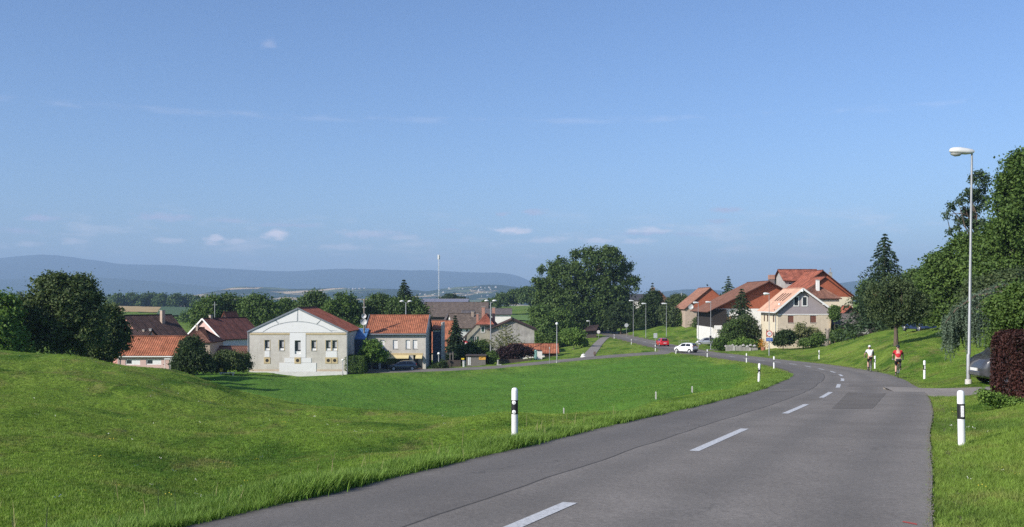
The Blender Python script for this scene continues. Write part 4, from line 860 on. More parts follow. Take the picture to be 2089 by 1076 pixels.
def half_hip_farm():
    Y = 182.0; s = Y / F; base = P(990, 731, Y); root = thing('farmhouse', 'grey farmhouse with a red half-hipped roof and green shutters', 'house', base)
    X = lambda px: (px - 990) * s; Z = lambda py: (731 - py) * s
    hw, ze, zt, dep = X(1032), Z(686), Z(661), 15.0; xt = hw * .42; zr_ = Z(642)
    wins = [(981, 989, 666.5, 678.5), (964, 972, 687, 699.5)]
    mb = MB(); hol = [(X(a), X(b), Z(d), Z(c)) for a, b, c, d in wins[1:]]; holed_wall(mb, -hw, hw, -2, ze, 0, hol)
    for sx in (-1, 1): mb.add([(sx * hw, 0, -2), (sx * hw, dep, -2), (sx * hw, dep, ze), (sx * hw, 0, ze)], [(0, 1, 2, 3)])
    mb.prism([(-hw, ze), (hw, ze), (xt, zt), (-xt, zt)], 0, dep); mb.add([(-hw + .02, .25, -2), (hw - .02, .25, -2), (hw - .02, .25, ze), (-hw + .02, .25, ze)], [(0, 1, 2, 3)])
    mb.build('wall', plain('plaster_moss_grey', (.30, .285, .235), .95, var=.2, scale=.8, streak=.3), root)
    o = .55; sl = (zt - ze) / (hw - xt); yh = 2.2
    build_roof([((-hw - o, dep, ze - sl * o), (-hw - o, -.6, ze - sl * o), (0, yh, zr_), (0, dep, zr_)), ((hw + o, -.6, ze - sl * o), (hw + o, dep, ze - sl * o), (0, dep, zr_), (0, yh, zr_)), ((-xt - .1, -.75, zt - .1), (xt + .1, -.75, zt - .1), (.05, yh, zr_ + .02), (-.05, yh, zr_ + .02))], T_RED, root, 'roof', .3)
    MB().bar((-hw - o, -.63, ze - sl * o - .16), (-xt - .1, -.63, zt - .22), .06, .3).bar((-xt - .1, -.78, zt - .2), (xt + .1, -.78, zt - .2), .06, .2).build('bargeboard', WOOD_D, root)
    window(root, *[X(981), X(989), Z(678.5), Z(666.5)], -.03, FRAME_W, 0, True, -.01, .1, pane=SHUT_G)
    window(root, *hol[0], 0, FRAME_W, 1, True, .08, .07, shutters=SHUT_G, blind=.0)
    for px, y_, t, w in ((974, 4, 641, 4.5), (986, 7, 627, 6.5), (1007, 9, 628, 6)):
        k = (Y + y_) / F; x = (px - CX) * k - base.x; chimney(root, x, y_, zr_ - 2.5, (ZC - (t - HY) * k) - base.z, w * k, plain('chimney_brick', (.36, .20, .15), .9, var=.2, scale=5))
half_hip_farm()
house('stone_barn', 'weathered grey barn with a blank gable and shallow dark roof', 178, 1000, 1090, 732, 671, 651.5, 14, 'y', plain('weathered_render', (.33, .315, .29), .95, var=.28, scale=.7, streak=.45), T_DARK, over=.55, apex_px=1045, cat='barn', wins=[(1037, 1044.5, 659, 666, dict(bars=0, frame=STONE, pane=plain('boarded', (.26, .25, .23), .9), sill=False))])
def low_range():
    h = house('garage_range', 'low white range with a long orange roof in front of the grey barn', 166, 1034, 1138, 732, 719, 702, 5.5, 'x', PLASTER_W, T_ORANGE, over=.35, cat='garage', wins=[(1060, 1072, 722, 730, dict(bars=2, sill=False)), (1042, 1052, 722, 730, dict(bars=1, sill=False))])
    s = 166 / F
    MB().box((1111 - 1086) * s, (1137 - 1086) * s, -.03, -.004, -1.0, (732 - 721.5) * s).build('open_bay', WOOD_D, h)
    b = P(1096, 731, 160); t = thing('garden_cabin', 'small white cabin with a rounded teal end beside the orange roof', 'cabin', b); k = 160 / F
    MB().box(0, 10 * k, 0, 1.2, -1.2, 14.5 * k).build('wall', PLASTER_W, t); MB().lathe([(3.2 * k, -1.2), (3.2 * k, 14 * k), (2.2 * k, 16 * k), (.3 * k, 16.8 * k)], 14, 'Z', (-3 * k, .5, 0)).build('rounded_end', plain('teal_paint', (.16, .33, .31), .6), t)
    MB().add([(-.05, -.1, 15.2 * k), (10.5 * k, -.1, 14.6 * k), (10.5 * k, 1.3, 14.6 * k), (-.05, 1.3, 17 * k)], [(0, 1, 2, 3)]).build('cabin_roof', WOOD_D, t)
low_range()
def kiosk():
    Y = 151.0; s = Y / F; b = P(971, 746.5, Y); t = thing('wooden_kiosk', 'grey plank kiosk with a flat roof and an orange signboard', 'kiosk', b); X = lambda q: (880 + q / 6.33 - 971) * s; Z = lambda q: (746.5 - 590 - q / 6.33) * s
    MB().box(X(452), X(700), 0.02, 2.2, -1, Z(868)).build('wall', WOOD_D, t)
    n = 17
    for i in range(n):
        a = X(452) + (X(700) - X(452)) * i / n; w = (X(700) - X(452)) / n; MB().box(a + .008, a + w - .008, -.012 - .006 * (i % 3), .017, -1, Z(869)).build('plank', WOOD_G, t)
    MB().box(X(440), X(712), -.25, 2.4, Z(866), Z(853)).build('roof_board', WOOD_D, t)
    for a in (474, 494): MB().box(X(a), X(a + 13), -.05, -.03, Z(982), Z(880)).build('door_leaf', FRAME_W, t)
    sg = MB().box(X(615), X(701), -.07, -.034, Z(914), Z(868)).build('signboard', plain('orange_board', (.62, .33, .06), .6, var=.06), t)
    MB().bar((X(632), -.074, Z(897)), (X(650), -.074, Z(886)), .01, .07).bar((X(650), -.074, Z(888)), (X(664), -.074, Z(884)), .01, .05).bar((X(664), -.074, Z(884)), (X(676), -.074, Z(876)), .01, .05).build('script_stroke', BLACK, sg)
kiosk()
# further roofs behind the farmhouse
house('long_barn', 'very long low barn with a weathered brown roof below the mast', 330, 862, 992, 662, 645, 617, 26, 'x', WOOD_D, T_WEATHER, over=.8, cat='barn')
house('sheet_metal_hall', 'pale lilac metal roof at the foot of the tall mast', 420, 856, 952, 645, 622, 610.5, 30, 'x', PLASTER_G, plain('lilac_sheet', (.30, .285, .32), .5, .3), over=.5, cat='hall')
house('brown_roofed_house', 'brown-roofed house left of the brick chimneys with small white dormer', 225, 928, 1004, 682, 668, 640, 13, 'x', PLASTER_W, T_WEATHER, rot=R_(14), over=.5, wins=[(938, 943, 670, 676, dict(bars=0)), (950, 955, 671, 677, dict(bars=0))], chim=[(975, 648, 636, 4, 5.0)])
house('pale_house', 'pale house with a grey roof far behind the barn ridge', 262, 985, 1042, 668, 641, 630, 12, 'x', PLASTER_W, T_GREY, over=.5)
house('white_dormer_house', 'white-walled gable under the long brown barn roof', 285, 942, 966, 660, 640, 634, 9, 'x', PLASTER_W, T_GREY, over=.4)
house('ruined_outbuilding', 'pale stony outbuilding between the conifer and brown roofs', 235, 905, 942, 690, 656, 640, 9, 'x', plain('bleached_wood', (.36, .35, .34), .9, var=.3, scale=1.0), T_GREY, rot=R_(-10), over=.4, cat='shed')

def stilt_hut():
    Y = 238.0; s = Y / F; b = P(1203, 694, Y); t = thing('stilt_granary', 'small dark wooden granary on stilts beside the footpath', 'granary', b); X = lambda q: (q - 1203) * s; Z = lambda q: (694 - q) * s
    n = 12
    MB().box(X(1187), X(1197), 0.0, 4.5, Z(693), Z(676)).build('side_wall', WOOD_G, t); MB().box(X(1197.2), X(1217), -.02, 4.5, Z(693), Z(672)).build('wall', WOOD_D, t)  # lit side in paler wood, the rest darker: light put into the colour
    for i in range(n):
        z = Z(693) + (Z(677) - Z(693)) * i / n; MB().box(X(1187), X(1197), -.05, -.01, z, z + .12).build('board', WOOD_G, t)
    build_roof([((X(1184), -.8, Z(676.5)), (X(1216), -.8, Z(674.5)), (X(1224), 2.4, Z(663.5)), (X(1206), 2.4, Z(665))), ((X(1216), 5.6, Z(676)), (X(1184), 5.6, Z(676.5)), (X(1206), 2.4, Z(665)), (X(1224), 2.4, Z(663.5)))], T_DARK, t)
    for x, y in ((1188, .3), (1215, .3), (1188, 4.2), (1215, 4.2)): MB().box(X(x) - .15, X(x) + .15, y - .15, y + .15, -2.5, Z(692.8)).build('stilt', BARK_GREY, t)
stilt_hut()
house('white_house', 'white house with a dark roof behind the dark garden trees', 330, 1287, 1330, 640, 612, 601, 10, 'x', PLASTER_W, T_SLATE, over=.5)
house('orange_gable_house', 'orange-tiled gable with a brick chimney above the orchard', 320, 1322, 1370, 650, 618, 594.5, 12, 'y', PLASTER_T, T_TAN, over=.4, gable=T_TAN, chim=[(1332, 606, 587, 6.5, 3.0, plain('chimney_brick', (.36, .20, .15), .9))])
CLAD = tile_mat('clad_tile', (.36, .110, .058), (.43, .14, .075), (.22, .06, .035), .2, .22, .12)
def clad_uv(root):
    for c in root.children:
        if c.name.startswith('gable_wall') and not c.data.uv_layers:
            me = c.data; ul = me.uv_layers.new(name='UVMap')
            for lp in me.loops: v = me.vertices[lp.vertex_index].co; ul.data[lp.index].uv = (v.x + v.y, v.z)
    return root
clad_uv(house('tile_hung_house', 'house with an all orange tile-hung gable and a satellite dish', 230, 1398, 1498, 668, 628, 587, 14, 'y', PLASTER_T, T_TAN, over=.45, gable=CLAD, apex_px=1448))
BARN = clad_uv(house('big_barn_house', 'big white farmhouse under a huge brown roof with an orange gable', 186, 1453, 1672, 708, 630, 574, 15.5, 'y', PLASTER_W, T_BROWN, over=1.3, gable=CLAD, apex_px=1566, wins=[(1464, 1468, 683, 696, dict(bars=0, frame=FRAME_B, pane=SHUT_B))]))

def barn_front():
    s = 186 / F; X = lambda q: (q - 1562.5) * s; Z = lambda q: (708 - q) * s
    TD = plain('shaded_timber', (.026, .021, .019), .9, var=.3, scale=4); MB().box(X(1453) - .02, X(1481), -.5, -.02, Z(664), Z(631)).build('timber_porch', TD, BARN); MB().box(X(1453) - .04, X(1453) - .015, -.5, 15.4, Z(668), Z(632)).build('timber_side', TD, BARN)  # timber colour darkened, standing in for the shade under the deep eave
    MB().box(X(1456), X(1474), -1.3, -.52, Z(672), Z(664)).build('balcony', PLASTER_W, BARN); MB().box(X(1456), X(1468), -1.25, -.52, -2, Z(681)).build('porch_wall', PLASTER_W, BARN)
    for q in (1482, 1485, 1488, 1491): MB().box(X(q), X(q + 2), -.06, -.005, Z(663), Z(646)).build('slat_shutter', plain('ochre_slat', (.46, .24, .10), .7), BARN)
barn_front()
def gable_house():
    Y = 150.0
    h = house('gabled_house', 'new house with lilac upper cladding, beige ground floor and white bargeboards', Y, 1586.5, 1693, 710, 630, 588.5, 10.0, 'y', PLASTER_B, T_PINK, over=.62, gable=LILAC, bargeboard=FRAME_W, apex_px=1636, wins=[(1607.3, 1619, 644.2, 658.5, dict(bars=0, frame=SHUT_B, pane=SHUT_B, fw=.08)), (1652.8, 1665, 644.2, 658.5, dict(bars=0, frame=SHUT_B, pane=SHUT_B, fw=.08)), (1618.5, 1630, 604.5, 625.5, dict(bars=0, fw=.14, sill=False)), (1635.5, 1647.3, 604.5, 625.5, dict(bars=0, fw=.14, sill=False))], chim=[])
    s = Y / F; X = lambda q: (q - 1639.75) * s; Z = lambda q: (710 - q) * s; hw = X(1693)
    MB().box(-hw - .01, hw + .01, -.045, -.016, Z(641.5), Z(629)).build('lower_cladding', LILAC, h); MB().box(-hw - .03, hw + .03, -.07, -.048, Z(642.6), Z(641)).build('drip_rail', FRAME_W, h)
    for px in (1605, 1651): MB().box(X(px), X(px + 16), -.06, -.006, Z(643.6), Z(642.9)).build('lintel_board', FRAME_W, h)
    MB().box(-hw - .012, -hw - .003, .0, 10, -2, Z(641)).build('cream_side_wall', PLASTER_C, h)
    for i, (y0, z0, z1) in enumerate([(.9, 658, 643.5), (2.0, 658, 643.5), (5.5, 658, 643.5), (7.5, 658, 643.5), (1.0, 691, 679), (2.1, 691, 679), (6.0, 691, 675)]):
        w = MB().box(-hw - .06, -hw - .014, y0, y0 + .5, Z(z0), Z(z1)).build('window', SHUT_B, h); MB().box(-hw - .075, -hw - .062, y0 + .1, y0 + .4, Z(z0) + .1, Z(z1) - .1).build('pane', GLASS, w)
    ro = [c for c in h.children if c.name.startswith('roof')][0]
    ax = X(1636); ze, zr_ = Z(630), Z(588.5); n = Vector((-(zr_ - ze), 0, ax + hw)).normalized()
    for k in range(4):
        a = Vector((-hw, 2.2 + k * 1.45, ze)).lerp(Vector((ax, 2.2 + k * 1.45, zr_)), .36); b = Vector((-hw, 2.2 + k * 1.45, ze)).lerp(Vector((ax, 2.2 + k * 1.45, zr_)), .74)
        MB().bar(a + n * .08, b + n * .08, .22, .06, n).build('snow_rail', plain('dark_slot', (.09, .05, .04), .8), ro)
    for x, y, z in ((X(1634), -.75, Z(594)), (X(1588), -.5, Z(621)), (X(1678), -.5, Z(620.5))): MB().lathe([(.02, -.16), (.16, -.1), (.17, .1), (.02, .17)], 12, 'Z', (x, y, z)).build('globe_lamp', WHITE, h)
    MB().tube([(hw + .3, -.35, Z(632)), (hw + .1, -.15, Z(650)), (hw - .05, -.12, Z(684)), (hw - .05, -.12, Z(712))], .09, 8).build('downpipe', plain('copper_ochre', (.42, .33, .2), .6), h)
    MB().tube([(-hw - .45, .2, Z(631)), (-hw - .4, .6, Z(640)), (-hw - .12, .8, Z(644)), (-hw - .1, .8, Z(706))], .06, 8).build('downpipe', METAL, h)
gable_house()
# the large house behind it
clad_uv(house('tall_house', 'tall house with an orange tile-hung gable rising behind the lilac house', 186, 1606, 1740, 690, 604, 552, 14, 'y', PLASTER_C, T_RED, over=.9, gable=CLAD, apex_px=1676, chim=[(1694, 590, 557, 5.5, 2.5, STONE, 1)]))
house('cross_wing', 'reddish roofed cross wing standing above its neighbours on pale walls', 194, 1601, 1674, 680, 570, 550.5, 7.5, 'x', PLASTER_G, T_RED, over=.6, wins=[(1609, 1615, 576, 581, dict(bars=0, sill=False)), (1626, 1634, 575, 583, dict(bars=0, frame=FRAME_B, sill=False))])
clad_uv(house('front_gable_house', 'lower orange gable in front of the tall tile-hung house', 178, 1624, 1736, 690, 606, 565, 6, 'y', PLASTER_C, T_RED, over=.5, gable=CLAD, apex_px=1682))
house('hipped_annex', 'brown hipped annex roof with a tall white chimney over the lilac house', 168, 1645, 1712, 690, 606, 579, 8, 'x', PLASTER_C, T_BROWN, over=.5, hip=.8, chim=[(1668, 590, 572, 6, 2.0, PLASTER_W)])
house('small_porch', 'small orange porch roof beside the grey shed', 165, 1722, 1748, 665, 637, 625, 4, 'y', WOOD_D, T_RED, over=.3, cat='shed')
def grey_shed():
    h = house('open_shed', 'long open shed with a corrugated grey roof right of the lilac house', 152, 1702, 1790, 690, 660, 641, 7, 'x', WOOD_D, T_GREY, over=.45, cat='shed', rib=.18)
    s = 152 / F; MB().box((1750 - 1746) * s, (1772 - 1746) * s, -.05, -.005, (690 - 681) * s, (690 - 662.5) * s).build('lit_wall_piece', PLASTER_G, h)  # paler panel for a sunlit piece of wall, light put into its colour
grey_shed()
def stack():
    b = P(1575, 640, 200); t = thing('brick_stack', 'square brick chimney stack joined to the cross wing by a beam', 'chimney', b); s = 200 / F
    MB().box(-5.2 * s, 5.2 * s, 0, 1.0, -4, 70 * s).build('shaft', plain('dark_brick', (.15, .125, .12), .9, var=.2, scale=4), t); MB().box(-5.6 * s, 5.6 * s, -.06, 1.06, 70 * s, 79 * s).build('brick_cap', plain('chimney_brick', (.36, .20, .15), .9), t)
    MB().bar((5.6 * s, .4, 75 * s), (26 * s, .4, 75 * s), .2, .22).build('beam', WOOD_D, t)
stack()
# dish on the tile-hung house and dish on the mast by the shop
def dish(label, px, py, Y, r, mast=None):
    b = P(px, py, Y); t = thing('satellite_dish', label, 'satellite dish', b)
    MB().lathe([(.02, .12), (r * .5, .08), (r * .85, -.03), (r, -.12), (r * .98, -.13), (r * .5, .05), (.02, .1)], 18, 'Y').build('bowl', plain('dish_grey', (.5, .5, .5), .5), t)
    MB().tube([(0, .1, 0), (0, .45, -.25)], .03, 6).build('bracket', METAL, t); MB().tube([(0, -.05, -r * .8), (0, -.5, -.05)], .018, 6).lathe([(.05, -.55), (.05, -.45)], 8, 'Y', (0, 0, -.05)).build('feed_arm', METAL, t)
    return t
dish('grey satellite dish on the orange tile-hung gable', 1409, 626, 229.2, .62)
dish('white satellite dish on the pole beside the shop roof', 742, 657, 148.6, .5)
dish('upper grey satellite dish on the pole beside the shop', 742.5, 645, 148.6, .38)
def mast_pole():
    b = P(743, 756, 149.0); t = thing('utility_pole', 'rough wooden pole with brackets at the left of the shop', 'pole', b); s = 149 / F
    MB().tube([(0, 0, -1), (0, 0, 145 * s)], [.16, .12], 8).build('shaft', BARK_GREY, t)
    for z in (100, 112, 128): MB().box(-.28, .28, -.12, .12, z * s, z * s + .12).build('bracket', METAL, t)
mast_pole()
# ------------------------------------------------------------------ trees, shrubs, hedges
# left of the village, beyond the mound
tree('walnut_tree', 'big spreading walnut tree beyond the grassy mound', 98, [(120, 628, 82, 64), (92, 608, 48, 34), (150, 603, 46, 40), (58, 665, 52, 52), (168, 668, 58, 52), (118, 585, 36, 24), (110, 690, 70, 50)], 120, LEAF_OLIVE, .28, 2100, 32, .6, .34, gap=.24, seed=11, bark=BARK_GREY)
tree('hazel_tree', 'bushy tree half hiding the left end of the pink pavilion', 108, [(214, 690, 36, 52), (238, 690, 22, 40), (196, 715, 34, 36), (222, 650, 22, 24)], 212, LEAF_OLIVE, .28, 760, 34, .6, .16, gap=.06, seed=12)
tree('lime_tree', 'bright green tree at the far left edge behind the mound', 92, [(-8, 640, 38, 42), (12, 688, 38, 50), (-30, 690, 40, 60), (30, 705, 30, 34)], -5, LEAF_BRIGHT, .28, 560, 32, .6, .2, seed=13)
shrub('laurel_bush', 'dark rounded bush in front of the pink pavilion door', 121, [(388, 712, 27, 24), (398, 738, 36, 28), (376, 745, 20, 22), (425, 748, 16, 14)], LEAF_DARK, .24, 620, 32, .5, seed=14)
shrub('olive_bush', 'sage green bush between the laurel and the white-gabled hall', 134, [(470, 738, 34, 22), (448, 748, 20, 14), (495, 742, 16, 20)], LEAF_OLIVE, .22, 420, 28, .5, seed=15)
# treeline behind the village
_tl = [('tree behind the pink-gabled house chimney', 232, [(408, 648, 24, 30), (430, 632, 26, 26)], 410, LEAF_MID), ('broad tree behind the dark red roof', 236, [(468, 625, 34, 24), (448, 640, 28, 28), (490, 645, 30, 26)], 468, LEAF_OAK), ('tree rising left of the white hall gable', 228, [(525, 628, 34, 26), (548, 645, 30, 28), (505, 655, 26, 26)], 528, LEAF_MID), ('small tree by the hall ridge', 240, [(585, 628, 22, 16), (572, 645, 24, 20)], 582, LEAF_MID),
       ('round tree above the hall roof', 233, [(642, 615, 28, 18), (628, 632, 28, 22), (655, 640, 26, 22)], 640, LEAF_OAK), ('wide tree behind the hall eave', 226, [(703, 622, 34, 22), (680, 638, 26, 22), (722, 642, 24, 24), (702, 660, 30, 22)], 700, LEAF_MID), ('tree behind the shop pole', 231, [(775, 622, 28, 22), (760, 640, 24, 24), (790, 640, 26, 22)], 772, LEAF_OAK), ('dark tree behind the shop ridge', 224, [(838, 628, 24, 20), (815, 632, 26, 22), (858, 645, 18, 22)], 832, LEAF_OAK)]
for i, (lb, Y, lo, b, m) in enumerate(_tl): tree('village_tree', 'broadleaf ' + lb, Y, lo, b, m, .5, 300, 30, 1.1, .28, 'broadleaf trees in a line behind the village', seed=30 + i, gap=.04)
conifer('fir_tree', 'pointed fir standing above the trees behind the shop', 226, (824, 570), 640, 64, LEAF_NEEDLE, 41, 26, .85, 44, .2, .3)
conifer('spruce_tree', 'dark spruce left of the grey farmhouse', 168, (929, 643), 720, 26, LEAF_NEEDLE, 42, 20, .5, 46, .18, .35)
conifer('araucaria_tree', 'sparse pale green conifer with upswept boughs before the barn', 160, (1033, 662), 722, 30, LEAF_PALE, 43, 9, .36, 26, .14, -.55, base_px=1031, low=.18, power=.75, sparse=.9)
shrub('purple_plum', 'low dark purple tree in front of the white garage range', 157, [(1030, 722, 20, 11), (1056, 714, 24, 9), (1076, 720, 12, 9), (1042, 730, 22, 9)], LEAF_PURPLE, .26, 360, 30, .5, seed=44, cat='tree')
shrub('garden_hedge', 'dark rounded bushes below the Swiss flag', 164, [(965, 713, 20, 13), (985, 711, 17, 14), (950, 720, 14, 12), (940, 716, 10, 8)], LEAF_OAK, .3, 420, 30, .55, seed=45)
shrub('garden_bush', 'green bush at the corner of the plank kiosk', 153, [(1000, 735, 9, 12), (1005, 726, 7, 8)], LEAF_MID, .26, 160, 28, .4, seed=46)
shrub('shade_bush', 'dark low bush right of the shop door', 148, [(902, 746, 11, 8), (890, 750, 8, 5)], LEAF_DARK, .24, 130, 26, .4, seed=47)
tree('street_tree', 'small bright green tree in front of the shop', 142.5, [(760, 712, 22, 16), (748, 722, 16, 13), (776, 726, 15, 11), (758, 730, 20, 11)], 757, LEAF_BRIGHT, .27, 300, 30, .5, .07, gap=.05, seed=48, bark=BARK_GREY)
def hedge_box(name, label, x0, x1, y0, y1, z0, z1, mat, leaf, n, seed, rough_=.12, loc=None, cat='hedge', rot=0.0, inner=None):
    r = np.random.default_rng(seed); cx_, cy_ = (x0 + x1) / 2, (y0 + y1) / 2; t = thing(name, label, cat, loc or (cx_, cy_, z0), rot)
    w, d, h = (x1 - x0), (y1 - y0), z1 - z0; ar = np.array([w * h, w * h, d * h, d * h, w * d]); k = r.choice(5, n, p=ar / ar.sum()); a, b = r.uniform(-.5, .5, n), r.random(n)
    pts = np.zeros((n, 3)); nr = np.zeros((n, 3))
    for j, (f, nn) in enumerate([(lambda a, b: (a * w, -d / 2 + 0 * a, b * h), (0, -1, 0)), (lambda a, b: (a * w, d / 2 + 0 * a, b * h), (0, 1, 0)), (lambda a, b: (-w / 2 + 0 * a, a * d, b * h), (-1, 0, 0)), (lambda a, b: (w / 2 + 0 * a, a * d, b * h), (1, 0, 0)), (lambda a, b: (a * w, (b - .5) * d, h + 0 * a), (0, 0, 1))]):
        m = k == j; q = np.stack(f(a[m], b[m]), 1); pts[m] = q; nr[m] = nn
    # round the edges and make the face lumpy
    bul = np.zeros(n)
    for _ in range(9):
        u = rand_unit(1, r)[0] * (1, 1, .35); bul += np.sin(pts @ u * r.uniform(1.5, 12) + r.uniform(0, 6.28)) / 4
    pts += nr * (bul * rough_ + r.normal(size=n) * .05 - r.random(n) ** 3 * .25)[:, None]
    ctr = np.array([0, 0, h * .5]); ee = np.clip(np.abs(pts[:, 0] / (w / 2)) ** 6 + np.abs((pts[:, 2] - h * .5) / (h / 2)) ** 6 + np.abs(pts[:, 1] / (d / 2)) ** 6 - 1.15, 0, 1)
    pts = ctr + (pts - ctr) * (1 - .055 * ee)[:, None]; nn = nr * .8 + rand_unit(n, r) * .8; nn[:, 2] += .3; nn /= np.linalg.norm(nn, axis=1)[:, None]
    leaf_mesh('foliage', pts, nn, leaf * r.uniform(.6, 1.4, n), np.clip(.62 * (bul * .55 + .42) + .38 * r.random(n) ** 1.4, 0, 1), mat, .62, t, r)
    st = MB()
    for i in range(max(3, int(w / .6))):
        x = -w / 2 + w * (i + .5) / max(3, int(w / .6)); st.tube([(x, 0, -.3), (x + r.normal() * .1, r.normal() * .1, h * .5), (x + r.normal() * .2, r.normal() * .2, h * .9)], [.05, .035, .01], 5)
    st.build('stems', inner or BARK, t); return t
hb_ = P(724, 758, 141); hedge_box('clipped_hedge', 'square clipped green hedge against the right end of the hall', hb_.x - 1.5, hb_.x + 1.55, 140.0, 143.5, hb_.z - .2, hb_.z + 2.25, LEAF_MID, .16, 9000, 49, .1)
# oak group in the middle
tree('oak_tree', 'huge old oak towering over the village road', 270, [(1213, 546, 52, 34), (1160, 574, 46, 34), (1250, 584, 34, 28), (1122, 604, 25, 36), (1200, 612, 62, 46), (1150, 642, 58, 42), (1240, 634, 46, 38), (1108, 640, 24, 40), (1280, 600, 16, 10), (1283, 578, 12, 8), (1126, 548, 20, 13), (1108, 580, 14, 12), (1265, 560, 18, 10), (1278, 546, 14, 9), (1291, 572, 12, 6), (1296, 590, 9, 5), (1272, 612, 14, 7), (1286, 622, 10, 5), (1112, 552, 13, 8), (1098, 577, 11, 7), (1095, 602, 11, 7), (1147, 537, 15, 8), (1182, 519, 16, 9), (1240, 514, 20, 9), (1262, 529, 13, 8), (1210, 508, 14, 6)], 1195, LEAF_OAK, .54, 2600, 34, 1.1, .7, gap=.20, seed=51, shell=.75)
tree('ash_tree', 'green tree under the left side of the huge oak', 238, [(1120, 668, 26, 28), (1100, 655, 20, 30), (1142, 660, 24, 26)], 1118, LEAF_MID, .5, 420, 30, 1.0, .22, seed=52)
tree('elm_tree', 'dark tree right below the huge oak by the road', 262, [(1262, 645, 26, 26), (1285, 650, 20, 24), (1248, 665, 18, 14)], 1266, LEAF_DARK, .5, 380, 30, 1.0, .22, seed=53)
tree('maple_tree', 'tree in the shade behind the wooden granary', 285, [(1195, 660, 50, 20), (1160, 668, 40, 18), (1230, 662, 34, 18)], 1190, LEAF_DARK, .55, 500, 30, 1.1, .3, seed=54)
tree('young_lime_tree', 'young light green tree left of the wooden granary', 190, [(1160, 684, 17, 11), (1178, 684, 13, 11), (1168, 694, 20, 9), (1190, 700, 12, 8)], 1170, LEAF_BRIGHT, .36, 230, 28, .6, .08, seed=55, bark=BARK_GREY)
shrub('field_bush', 'green scrub between the garage range and young light tree', 205, [(1125, 698, 18, 14), (1105, 688, 14, 18), (1150, 706, 12, 8)], LEAF_MID, .4, 240, 28, .7, seed=56)
tree('yew_tree', 'very dark yew tree behind the village street lamps', 258, [(1330, 632, 26, 30), (1318, 655, 22, 26), (1345, 655, 18, 24), (1335, 608, 16, 14)], 1330, LEAF_DARK, .45, 520, 32, .9, .25, seed=57)
conifer('spruce_tree', 'thin spruce beside the brick chimney of the orange gable', 300, (1331, 576), 640, 20, LEAF_NEEDLE, 58, 16, .8, 26, .18, .3)
for i, (lb, Y, lo, b, m) in enumerate([('apple tree in the orchard above the red car', 238, [(1372, 650, 22, 20), (1360, 640, 18, 16), (1385, 662, 14, 12)], 1370, LEAF_APPLE), ('round orchard tree right of the middle lamp', 236, [(1402, 652, 20, 18), (1415, 645, 16, 16)], 1404, LEAF_OAK), ('orchard tree under the tile-hung gable', 224, [(1436, 660, 20, 18), (1424, 666, 14, 12), (1450, 668, 12, 12)], 1436, LEAF_OLIVE), ('pale tree behind the orchard', 300, [(1385, 616, 22, 14), (1372, 622, 16, 12)], 1384, LEAF_OLIVE), ('dark round tree left of the tile-hung house', 290, [(1408, 624, 18, 16), (1395, 632, 16, 14)], 1404, LEAF_OAK)]): tree('orchard_tree', lb, Y, lo, b, m, .42, 280, 30, .8, .16, 'orchard trees', seed=60 + i)
conifer('blue_spruce', 'grey-green spruce between the two orange roofs', 262, (1486, 563), 650, 30, LEAF_CEDAR, 66, 18, .7, 36, .2, .28)
conifer('spruce_tree', 'slim spruce right of the satellite dish gable top', 262, (1443, 579), 640, 8, LEAF_NEEDLE, 67, 12, .7, 22, .16, .28)
# garden in front of the big farmhouse
conifer('garden_spruce', 'ragged dark spruce in front of the white farmhouse wall', 163, (1513, 588), 700, 42, LEAF_NEEDLE, 68, 22, .5, 42, .2, .35, power=.8)
for i, (nm, lb, Y, lo, m) in enumerate([('lilac_bush', 'dense dark bush at the foot of the ragged spruce', 158, [(1493, 684, 24, 22), (1477, 694, 16, 14), (1505, 668, 14, 16)], LEAF_OAK), ('smoke_bush', 'brownish tall bush right of the ragged spruce', 160, [(1522, 672, 25, 28), (1541, 686, 15, 20), (1508, 690, 16, 14)], LEAF_APPLE), ('rockery_plant', 'light green rockery plants above the garden wall', 154, [(1520, 702, 22, 7), (1540, 706, 12, 5), (1498, 704, 10, 6)], LEAF_BRIGHT), ('box_hedge', 'clipped green hedge at the left end of the garden wall', 155, [(1466, 703, 9, 11), (1476, 703, 8, 10)], LEAF_MID), ('holly_bush', 'round dark bush at the corner of the lilac house', 145, [(1602, 690, 19, 14), (1592, 698, 12, 8)], LEAF_DARK), ('broom_bush', 'sparse yellowish broom in front of the beige wall', 146.5, [(1632, 674, 12, 13), (1645, 683, 15, 11), (1620, 686, 10, 8), (1660, 678, 12, 10)], LEAF_PALE), ('low_shrub', 'low green shrub under the beige wall', 144, [(1650, 700, 20, 6), (1672, 693, 13, 8)], LEAF_MID), ('vine_bush', 'leafy green bush in front of the open grey shed', 143, [(1714, 684, 17, 9), (1732, 683, 11, 8), (1703, 688, 9, 7)], LEAF_MID), ('creeper', 'green climber at the right corner of the lilac house', 147, [(1703, 640, 5, 12)], LEAF_MID)]): shrub(nm, lb, Y, lo, m, .26, 260 if m is not LEAF_PALE else 120, 26, .5, seed=70 + i, shell=.7)
def stump():
    b = Vector(P(1688, 706, 138)); b.z = gz(b.x, b.y); t = thing('bare_trunk', 'bare grey cut tree trunk in front of the lilac house', 'tree trunk', b); s = 138 / F
    MB().tube([(0, 0, -.4), (0, 0, .6), (.05, 0, 1.3), (0, 0, 2.25)], [.34, .27, .24, .26], 10).build('trunk', BARK_GREY, t, True)
    MB().tube([(0, 0, 2.0), (.35, .1, 2.5)], [.15, .1], 7).build('cut_branch', BARK_GREY, t); MB().tube([(0, 0, 1.9), (-.3, .05, 2.45)], [.15, .11], 7).build('cut_branch', BARK_GREY, t)
stump()
